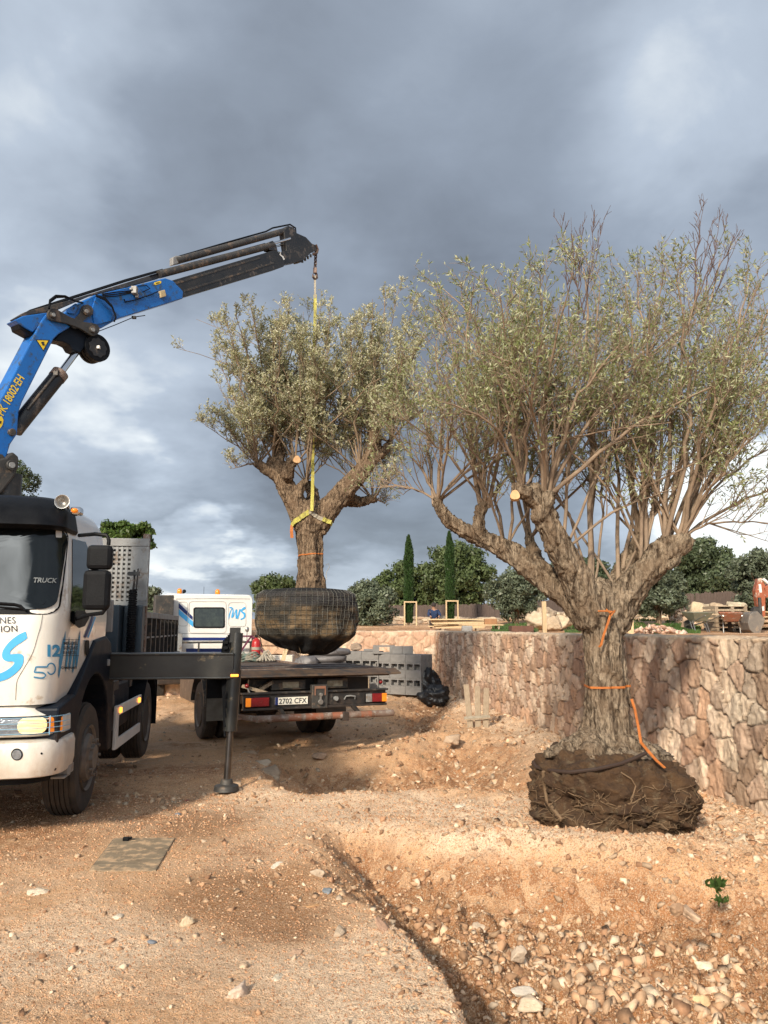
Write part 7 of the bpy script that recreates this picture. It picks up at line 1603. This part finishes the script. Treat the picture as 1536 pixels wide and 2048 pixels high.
o = MB().b2(-.22, .22, -.16, .16, 0, .20).build('crate', pm('orange_crate', (.36, .18, .08), None, 7, .7), None, bevel=.02); o.location = (p.x + .35, 28, z + .262); tag(o, 'orange brown crate on the low board table', 'crate')
o = MB().b2(-.18, .18, -.14, .14, 0, .24).build('bucket_box', 'grey', None, bevel=.03); q = P(934, 1262, 27); o.location = (q.x, 27, tz(q.x, 27) - .02); o.name = 'box'; tag(o, 'small grey box in front of the timber stack', 'box')
q = P(1042, 1262, 24); m = MB()
for x, y, sx, sy in ((0, -.3, .66, .03), (0, .3, .66, .03), (-.32, 0, .03, .6), (.32, 0, .03, .6)): m.box((x, y, .1), (sx, sy, .24))
m.box((0, 0, 0), (.64, .6, .02)); o = m.build('trough', pm('brown_trough', (.16, .075, .05), (.10, .05, .035), 8, .8), None, bevel=.006); o.location = (q.x, 24, tz(q.x, 24)); tag(o, 'brown rectangular trough on top of the terrace left of the boulders', 'trough')
# wheelbarrows
def barrow(u, D, mat, lab, rz):
    q = P(u, 1262, D); t = empty('wheelbarrow', (q.x, D, tz(q.x, D) + .0), rz, lab, 'wheelbarrow', 'wheelbarrows on the terrace')
    m = MB(); tp = [(-.34, -.32, .62), (.34, -.32, .62), (.34, .45, .66), (-.34, .45, .66)]; bt = [(-.20, -.12, .36), (.20, -.12, .36), (.16, .22, .34), (-.16, .22, .34)]
    m.add(tp + bt, [(0, 1, 5, 4), (1, 2, 6, 5), (2, 3, 7, 6), (3, 0, 4, 7), (4, 5, 6, 7)]); m.build('tray', mat, t, solid=.012)
    MB().tube([(-.26, -.85, .52), (-.24, -.2, .36), (-.08, .62, .20)], .018, 8).tube([(.26, -.85, .52), (.24, -.2, .36), (.08, .62, .20)], .018, 8).build('handle_frame', 'steel', t, smooth=True)
    for x in (-.23, .23): MB().tube([(x, -.05, .36), (x * 1.05, -.22, 0), (x * 1.05, -.10, 0), (x, .1, .34)], .016, 6).build('leg', 'steel', t, smooth=True)
    MB().cyl((-.05, .62, .2), (.05, .62, .2), .2, n=20).build('wheel', 'tyre', t, bevel=.02)
barrow(1398, 25, 'green', 'grey green wheelbarrow standing before the tan boulders', .15); barrow(1463, 24.4, 'rusto', 'rusty red wheelbarrow in front of the stacked pallet boards', -.35)
q = P(1455, 1262, 25.6); pal = empty('pallet_stack', (q.x, 25.6, tz(q.x, 25.6)), .1, 'stack of grey pallets behind the rusty red wheelbarrow', 'pallets')
for k in range(6): MB().b2(-.60, .5, -.4, .4, .14 * k + .09, .14 * k + .115).b2(-.60, .5, -.4, -.3, .14 * k, .14 * k + .02).b2(-.6, -.5, -.4, .4, .14 * k + .02, .14 * k + .09).b2(-.05, .05, -.4, .4, .14 * k + .02, .14 * k + .09).b2(.4, .5, -.4, .4, .14 * k + .02, .14 * k + .09).build('pallet', 'woodg', pal)
q = P(1515, 1262, 26.5); o = MB(); [o.b2(-.9, 1.2, -.3, .3, .06 + .17 * k, .10 + .17 * k) for k in range(4)]; [o.b2(x, x + .1, -.28, .28, .17 * k, .06 + .17 * k) for k in range(4) for x in (-.8, .1, .9)]; o = o.build('board_stack', 'wood', None); o.location = (q.x + .2, 26.5, tz(q.x, 26.5)); tag(o, 'stack of pale boards behind the excavator bucket', 'boards')
# excavator: arm and bucket in view, boom, body and tracks beyond the frame
EXD = 24.0; eb = P(1600, 1262, EXD); EX = empty('excavator', (eb.x + 1.9, EXD, tz(eb.x, EXD)), 0, 'rusty orange excavator arm with a grey bucket at the right edge', 'excavator')
def EP(u, v, d=0): return P(u, v, EXD + d)
exo = pm('excavator_paint', (.34, .10, .045), (.24, .07, .035), 5, .5, c3=(.6, .52, .42), c3amt=.25, c3scale=5, bump=.2)
MB().prism([EP(1517, 1157, -.1), EP(1524, 1156, -.1), EP(1531, 1172, -.1), EP(1531, 1232, -.1), EP(1524, 1236, -.1), EP(1519, 1232, -.1), EP(1512, 1190, -.1), EP(1511, 1182, -.1)], (0, .22, 0)).build('arm', exo, EX, world=True, bevel=.01)
MB().prism([EP(1517, 1168, -.108), EP(1522, 1168, -.108), EP(1524, 1185, -.108), EP(1519, 1185, -.108)], (0, .01, 0)).prism([EP(1524, 1213, -.108), EP(1528, 1212, -.108), EP(1529, 1221, -.108), EP(1525, 1222, -.108)], (0, .01, 0)).build('arm_label', 'mark', EX, world=True)
MB().cyl(EP(1526, 1158, -.14), EP(1575, 1196, -.14), .045).build('arm_cylinder', 'whiteb', EX, world=True); MB().cyl(EP(1519, 1195, -.16), EP(1521, 1226, -.16), .05).build('bucket_cylinder', 'dgrey', EX, world=True)
MB().prism([EP(1528, 1176, -.1), EP(1560, 1150, -.1), EP(1640, 1128, -.1), EP(1720, 1190, -.1), EP(1700, 1215, -.1), EP(1640, 1160, -.1), EP(1570, 1178, -.1), EP(1532, 1196, -.1)], (0, .3, 0)).build('boom', exo, EX, world=True, bevel=.01)
bk = [(1500, 1228), (1496, 1246), (1500, 1260), (1512, 1270), (1519, 1272), (1521, 1266), (1528, 1248), (1531, 1238), (1525, 1232), (1515, 1222), (1507, 1224)]
MB().prism([EP(u, v, -.45) for u, v in bk], (0, .7, 0)).build('bucket', pm('bucket_steel', (.12, .11, .10), (.20, .17, .14), 6, .6, c3=(.3, .22, .15), c3amt=.3), EX, world=True, bevel=.02)
MB().prism([EP(1506, 1224, -.2), EP(1508, 1216, -.2), EP(1516, 1213, -.2), EP(1524, 1222, -.2), EP(1526, 1236, -.2), EP(1514, 1232, -.2)], (0, .2, 0)).build('linkage', 'dgrey', EX, world=True)
ex0 = Vector((0, 0, 0)); MB().b2(-1.0, 2.4, -1.1, 1.1, .85, 1.7).build('body', exo, EX, bevel=.08); MB().b2(-1.0, .2, -1.05, -.1, 1.7, 2.6).build('cab', 'glassb', EX, bevel=.05)
for y in (-1.0, .75): MB().prism([(x, y, z) for x, z in [(-1.3, .4), (-1.1, .05), (1.9, .05), (2.2, .4), (1.9, .75), (-1.1, .75)]], (0, .4, 0)).build('track', 'dgrey', EX, bevel=.05)
# grass patches on the terrace
def grass_patch(name, spec, n, h_, lab=None):
    V = []; 
    for (u0, u1, D0, D1) in spec:
        m_ = n // len(spec); uu_ = rb_.uniform(u0, u1, m_); DD = rb_.uniform(D0, D1, m_); x = np.array([P(a, 1262, b).x for a, b in zip(uu_, DD)]); ok = fbm(p3(x, DD), .9, 3, 3) > -.15; x, DD = x[ok], DD[ok]; k = len(x); z = TZ(x, DD) + bumpy(x, DD); hh = rb_.uniform(.4, 1.2, k) * h_; dx, dy = rb_.normal(0, .35, k) * hh, rb_.normal(0, .35, k) * hh; wv = .016
        V.append(np.stack([p3(x - wv, DD, z), p3(x + wv, DD, z), p3(x + wv * .5 + dx, DD + dy, z + hh), p3(x - wv * .5 + dx, DD + dy, z + hh)], 1).reshape(-1, 3))
    V = np.concatenate(V); tag(mesh_obj(name, V, np.arange(len(V)).reshape(-1, 4), 'grass', attrs={'rnd': np.repeat(rb_.random(len(V) // 4), 4)}), kind='stuff')
grass_patch('grass', [(1000, 1075, 24, 32), (1255, 1400, 22.5, 31), (1255, 1350, 20, 26), (1330, 1400, 25, 30), (985, 1030, 26, 36), (1130, 1260, 24, 34)], 16000, .10)
# small weeds in the pits
def weed(u, v, s_, lab, n=60):
    g = gnd(u, v); rg = np.random.default_rng(int(u)); V = []
    p0 = np.array(g)[None] + rg.normal(0, s_ * .35, (n, 3)) * np.array([1, .7, .1]); d = unit(rg.normal(size=(n, 3)) * .8 + np.array([0, -.2, 1])); L = rg.uniform(.3, 1, n)[:, None] * s_ * .8; sd_ = unit(np.cross(d, rg.normal(size=(n, 3)))) * s_ * .13
    V = np.stack([p0, p0 + d * L * .6 + sd_, p0 + d * L, p0 + d * L * .6 - sd_], 1).reshape(-1, 3); tag(mesh_obj('weed', V, np.arange(n * 4).reshape(-1, 4), 'grass' if u > 1000 else 'leafolive', attrs={'rnd': np.repeat(rg.random(n), 4)}), lab, 'weed')
weed(840, 1524, .16, 'grey green weed on the slope of the far pit'); weed(1432, 1773, .10, 'bright green weed high on the near pit wall'); weed(1440, 1804, .07, 'smaller green weed below the bright one on the pit wall', 40); weed(1533, 1747, .07, 'green weed at the right edge of the near pit', 40)

# ------------------------------------------------------------------ stacked concrete blocks
def block_mesh():
    m = MB(); L, H_, W_ = .395, .195, .19; t = .024
    # one block: solid top strip above a face with two square openings set back into the hollow body
    m.b2(-L / 2, L / 2, 0, W_, H_ - t * 1.6, H_); m.b2(-L / 2, L / 2, 0, W_, 0, t * .8)
    for x in (-L / 2, -t * .6, L / 2 - t * 1.2): m.b2(x, x + t * 1.2, 0, W_, t * .8, H_ - t * 1.6)
    m.b2(-L / 2 + t, L / 2 - t, W_ * .75, W_ * .9, t * .8, H_ - t * 1.6); return m
BLK = block_mesh().build('concrete_block', 'concrete', None, bevel=0); first_blk = [True]
ORD = ['bottom', 'second lowest', 'middle', 'second highest', 'top']
COLN = {3: ['left', 'middle', 'right'], 4: ['leftmost', 'second', 'third', 'rightmost']}
def solid_mesh(): return MB().b2(-.1975, .1975, 0, .19, 0, .195)
SLD = solid_mesh().build('concrete_block', 'concrete', None, bevel=.004); first_sld = [True]
def place_blk(loc, rz, hollow, lab, grp):
    if hollow: o = BLK if first_blk[0] else BLK.copy(); first_blk[0] = False
    else: o = SLD if first_sld[0] else SLD.copy(); first_sld[0] = False
    if o.name not in COL.objects: COL.objects.link(o)
    o.location = loc; o.rotation_euler = (0, 0, rz); tag(o, lab, 'block', grp); return o
def stack(uL, uR, D_L, D_R, zb_, ncol, nrow, depthn, pattern, where, grp):
    a, b = P(uL, 1300, D_L), P(uR, 1300, D_R); d = Vector((b.x - a.x, b.y - a.y, 0)); L = d.length; d.normalize(); n_ = Vector((-d.y, d.x, 0)); rz = math.atan2(d.y, d.x); st = L / ncol
    for r_i in range(nrow):
        for c_i in range(ncol):
            for dd_ in range(depthn):
                if dd_ > 0 and r_i < nrow - 1 and c_i < ncol - 1: continue
                p = Vector((a.x, a.y, 0)) + d * st * (c_i + .5) + n_ * (.2 * dd_) ; o = place_blk((p.x, p.y, zb_ + r_i * .197), rz, pattern[r_i] == 'h', '%s %s block%s in the %s row, %s' % (COLN[ncol][c_i], 'hollow' if pattern[r_i] == 'h' else 'solid', ' of the %s rank' % ['front', 'second', 'back'][dd_] if dd_ else '', ORD[r_i], where), grp); o.scale = (st / .40, 1, 1)
zs = h1(P(795, 1300, 19.6).x, 19.6)
stack(750, 842, 20.0, 19.3, .10, 3, 5, 3, 'shshs', 'right stack', 'concrete blocks of the right stack')
stack(622, 757, 20.3, 19.9, .16, 4, 5, 3, 'shshs', 'left stack', 'concrete blocks of the left stack')
for (uL, uR, D, z0, lab, nm) in ((745, 850, 19.9, -.05, 'worn pallet under the right stack of concrete blocks', 'pallet'), (618, 755, 20.4, -.03, 'worn pallet under the left stack of concrete blocks', 'pallet')):
    a, b = P(uL, 1300, D), P(uR, 1300, D); o = MB().b2(a.x, b.x, D - .05, D + .75, z0 + .08, z0 + .12).b2(a.x, b.x, D - .05, D + .05, z0, z0 + .08).b2(a.x, b.x, D + .6, D + .7, z0, z0 + .08).build(nm, 'woodg', None); tag(o, lab, 'pallet', 'pallets under the blocks')
def loose(u, v, D, sz, mat, lab, cat, rz=0, bev=.01, mesh=None, name='block'):
    p = P(u, v, D); o = (mesh or MB().box((0, 0, sz[2] / 2), sz)).build(name, mat, None, bevel=bev); o.location = p; o.rotation_euler = (0, 0, rz); tag(o, lab, cat)
zt_ = .10 + 5 * .197; a_p = P(775, 1308, 19.7)
mm_ = MB().b2(-.28, .28, 0, .19, 0, .04).b2(-.28, .28, 0, .19, .17, .21).b2(-.28, -.12, 0, .19, .04, .17).b2(.14, .28, 0, .19, .04, .17)
mm_.v = [(x, y, z) for x, y, z in mm_.v]; o = mm_.build('channel_block', 'concrete', None); o.location = (P(768, 1300, 19.8).x, 19.85, zt_ + .006); tag(o, 'pale grey channel block with an oval opening lying on the right stack', 'block')
for k, (u, lab) in enumerate(((795, 'loose hollow block set on end left of the gap on the right stack'), (816, 'loose hollow block set on end at the right end of the stack'))):
    o = MB().b2(-.13, .13, 0, .19, 0, .19).build('concrete_block', 'concrete', None, bevel=.006); o.location = (P(u, 1300, 19.7).x, 19.75, zt_ + .006); tag(o, lab, 'block')
p = P(740, 1300, 20.0); o = MB().b2(-.17, .2, 0, .19, 0, .05).build('concrete_slab', 'concrete', None, bevel=.006); o.location = (p.x, 20.1, .16 + 5 * .197 + .006); tag(o, 'thin grey concrete slab on the left stack', 'slab')
p = P(709, 1300, 20.2); rock('rock', (p.x, 20.3, .16 + 5 * .197), .20, 77, 'brown lump of rock sitting on the left stack of blocks', 'rock', None, (.34, .26, .20), flat=.6, sink=.05)
# sacks under film, black sheet bundle, planks
for k, (u, z, w_, lab) in enumerate(((652, .55, .75, 'lowest grey sack of the pile left of the blocks'), (655, .72, .72, 'second grey sack of the pile left of the blocks'), (652, .89, .70, 'third grey sack of the pile left of the blocks'), (662, 1.06, .62, 'topmost grey sack wrapped in shiny film'))):
    p = P(u, 1300, 19.0); v, f = blob_mesh((0, 0, .1), w_ / 2 + .15, .28, .10, 60 + k, pw=3, sub=40, rough=.08); o = mesh_obj('sack', v, f, 'bag', None, smooth=True); o.location = (p.x, 19.2, z); tag(o, lab, 'sack', 'grey sacks piled left of the blocks')
p = P(610, 1300, 18.8); v, f = blob_mesh((0, 0, .3), .30, .25, .30, 68, pw=2.4, sub=40, rough=.2); o = mesh_obj('plastic_film', v, f, 'bag', None, smooth=True); o.location = (p.x, 18.9, .48); tag(o, 'crumpled pale film heap behind the truck platform', 'plastic film')
o = MB().b2(-1.3, 1.2, -.3, .5, -.4, .545).build('pallet_base', 'woodg', None); p = P(640, 1300, 19.0); o.location = (p.x, 19.1, 0); o.name = 'crate'; tag(o, 'timber crate under the pile of grey sacks', 'crate')
for k, (u, D, s_, hz_, lab) in enumerate(((856, 19.6, .30, .42, 'tall fold of black sheeting beside the right stack of blocks'), (868, 19.0, .34, .26, 'low slumped bundle of black sheeting in front of the wall corner'))):
    p = P(u, 1300, D); v, f = blob_mesh((0, 0, hz_ * .8), s_, s_ * .8, hz_, 80 + k, pw=2.3, sub=60, rough=.26); o = mesh_obj('black_sheeting', v, f, 'bplastic', None, smooth=True); o.location = (p.x, D, h1(p.x, D) - .02); tag(o, lab, 'sheeting', 'black sheeting by the blocks')
pb = gnd(953, 1458)
pk = empty('plank_bundle', (pb.x, pb.y, pb.z - .05), -.25, 'three grey planks strapped together leaning upright in the rubble by the wall', 'planks')
for k, (x0, x1) in enumerate(((-.10, -.20), (.03, .0), (.16, .16))): MB().bar((x0, 0, 0), (x1, .20 + .02 * k, .80 - .03 * k), .10, .03, (0, 1, 0)).build('plank', 'woodg', pk, bevel=.004)
MB().bar((-.18, .02, .20), (.22, .035, .24), .03, .05, (0, 1, 0)).build('batten', 'woodg', pk); MB().bar((-.22, .015, .23), (.24, .02, .27), .05, .012, (0, 1, 0)).build('strap', 'greyweb', pk)
# things leaning by the far terrace wall behind the truck
p = P(566, 1300, 19.8); o = MB().bar((0, 0, .1), (.30, .35, 1.35), .10, .04, (0, 1, 0)).build('leaning_board', 'wood', None); o.location = (p.x - .2, 19.6, 0); tag(o, 'pale board leaning on the stones left of the hanging root ball', 'board')
for k, (u, z, c) in enumerate(((540, .2, (.60, .42, .28)), (556, .42, (.66, .60, .52)), (530, .64, (.56, .36, .22)), (552, .86, (.70, .64, .56)), (536, 1.08, (.58, .38, .25)), (528, 1.3, (.50, .33, .22)))):
    p = P(u, 1300, 21.0); o = MB().box((0, 0, .1), (.75, .5, .2)).build('cut_stone', 'stonewall', None, bevel=.02); at = o.data.attributes.new('col', 'FLOAT_COLOR', 'POINT'); at.data.foreach_set('color', np.tile(np.array([*c, 1], np.float32), len(o.data.vertices))); o.location = (p.x + .05 * k, 20.6, z - .02); tag(o, '%s cut stone of the stack behind the fire extinguisher' % ['lowest', 'second lowest', 'third lowest', 'third highest', 'second highest', 'topmost'][k], 'cut stone', 'cut stones stacked behind the truck')
# access cover on the ground
cz = max(h1(x, y) for x, y in COVER) + .012; m = MB(); c_ = [Vector((x, y, cz)) for x, y in COVER]
h_a, h_b = c_[0] * .44 + c_[3] * .56, c_[1] * .44 + c_[2] * .56
m.prism([c_[0], c_[1], h_b + (c_[1] - h_b) * .01, h_a + (c_[0] - h_a) * .01], (0, 0, -.03)); m.prism([h_a, h_b, c_[2], c_[3]], (0, 0, -.03))
acv = m.build('access_cover', 'plank', None, bevel=.003); tag(acv, 'dusty grey brown two leaf cover lying flat in the gravel yard', 'cover')
m = MB(); 
for k in range(24):
    t = (k + .5) / 24; a = c_[0] + (c_[3] - c_[0]) * t; b = c_[1] + (c_[2] - c_[1]) * t; a, b = a + (b - a) * .02, b + (a - b) * .02; m.bar(a + Vector((0, 0, .001)), b + Vector((0, 0, .001)), .006, .004)
m.build('tread_rib', 'plank', acv)['kind'] = 'stuff'
o = MB().box((0, 0, .015), (.05, .035, .03)).box((.03, .01, .02), (.03, .02, .02)).build('clip', 'black', None, bevel=.005); p = P(252, 1681, 6.3); q = G(252, 1682, cz); o.location = (q.x, q.y, cz + .002); tag(o, 'small black clip lying on the far leaf of the flat cover', 'clip')
# person bending at the timber
q = P(870, 1262, 30); pz = tz(q.x, 30); PE = empty('person', (q.x, 30, pz - .05), 0, 'person in a dark blue jacket crouching left of the sawn timber', 'person')
def skin(name, nodes, edges, mat, parent, sub=2):
    me = bpy.data.meshes.new(name); me.from_pydata([n_[0] for n_ in nodes], edges, []); o = bpy.data.objects.new(name, me); COL.objects.link(o); o.parent = parent
    sk = o.modifiers.new('skin', 'SKIN'); sd_ = o.modifiers.new('sub', 'SUBSURF'); sd_.levels = sub; sd_.render_levels = sub; me.skin_vertices or None
    if not me.skin_vertices: 
        me.attributes  # the modifier adds its layer below
    bm = bmesh.new(); bm.from_mesh(me); ly = bm.verts.layers.skin.verify(); bm.verts.ensure_lookup_table()
    for i, n_ in enumerate(nodes): bm.verts[i][ly].radius = (n_[1], n_[1]); bm.verts[i][ly].use_root = i == 0
    bm.to_mesh(me); bm.free(); me.materials.append(M[mat]); return o
body = skin('body', [((0, 0, .42), .15), ((-.02, -.05, .60), .15), ((-.05, -.12, .80), .14), ((-.06, -.16, .92), .06), ((-.06, -.20, 1.02), .085), ((-.06, -.22, 1.10), .075), ((.11, -.02, .38), .09), ((.16, -.36, .46), .07), ((.15, -.28, .10), .045), ((.15, -.38, .06), .04), ((-.11, 0, .38), .09), ((-.18, -.34, .44), .07), ((-.17, -.26, .10), .045), ((-.17, -.36, .06), .04), ((.12, -.12, .82), .06), ((.20, -.25, .66), .045), ((.12, -.42, .58), .032), ((-.22, -.12, .82), .06), ((-.28, -.28, .66), .045), ((-.16, -.42, .58), .032)],
            [(0, 1), (1, 2), (2, 3), (3, 4), (4, 5), (0, 6), (6, 7), (7, 8), (8, 9), (0, 10), (10, 11), (11, 12), (12, 13), (2, 14), (14, 15), (15, 16), (2, 17), (17, 18), (18, 19)], 'skin', PE)
skin('jacket', [((0, 0, .50), .165), ((-.02, -.05, .62), .17), ((-.05, -.12, .80), .16), ((-.05, -.14, .87), .10), ((.12, -.12, .82), .075), ((.20, -.25, .66), .06), ((.14, -.37, .60), .045), ((-.22, -.12, .82), .075), ((-.28, -.28, .66), .06), ((-.18, -.38, .60), .045)], [(0, 1), (1, 2), (2, 3), (2, 4), (4, 5), (5, 6), (2, 7), (7, 8), (8, 9)], 'bluecloth', PE)
skin('trousers', [((0, 0, .42), .165), ((.11, -.02, .38), .10), ((.16, -.36, .46), .082), ((.15, -.28, .12), .06), ((-.11, 0, .38), .10), ((-.18, -.34, .44), .082), ((-.17, -.26, .12), .06)], [(0, 1), (1, 2), (2, 3), (0, 4), (4, 5), (5, 6)], 'darkcloth', PE)
MB().sphere((-.06, -.205, 1.07), (.095, .10, .10)).build('hair', 'darkcloth', PE, smooth=True)
PE.scale = (.95, .95, .95)
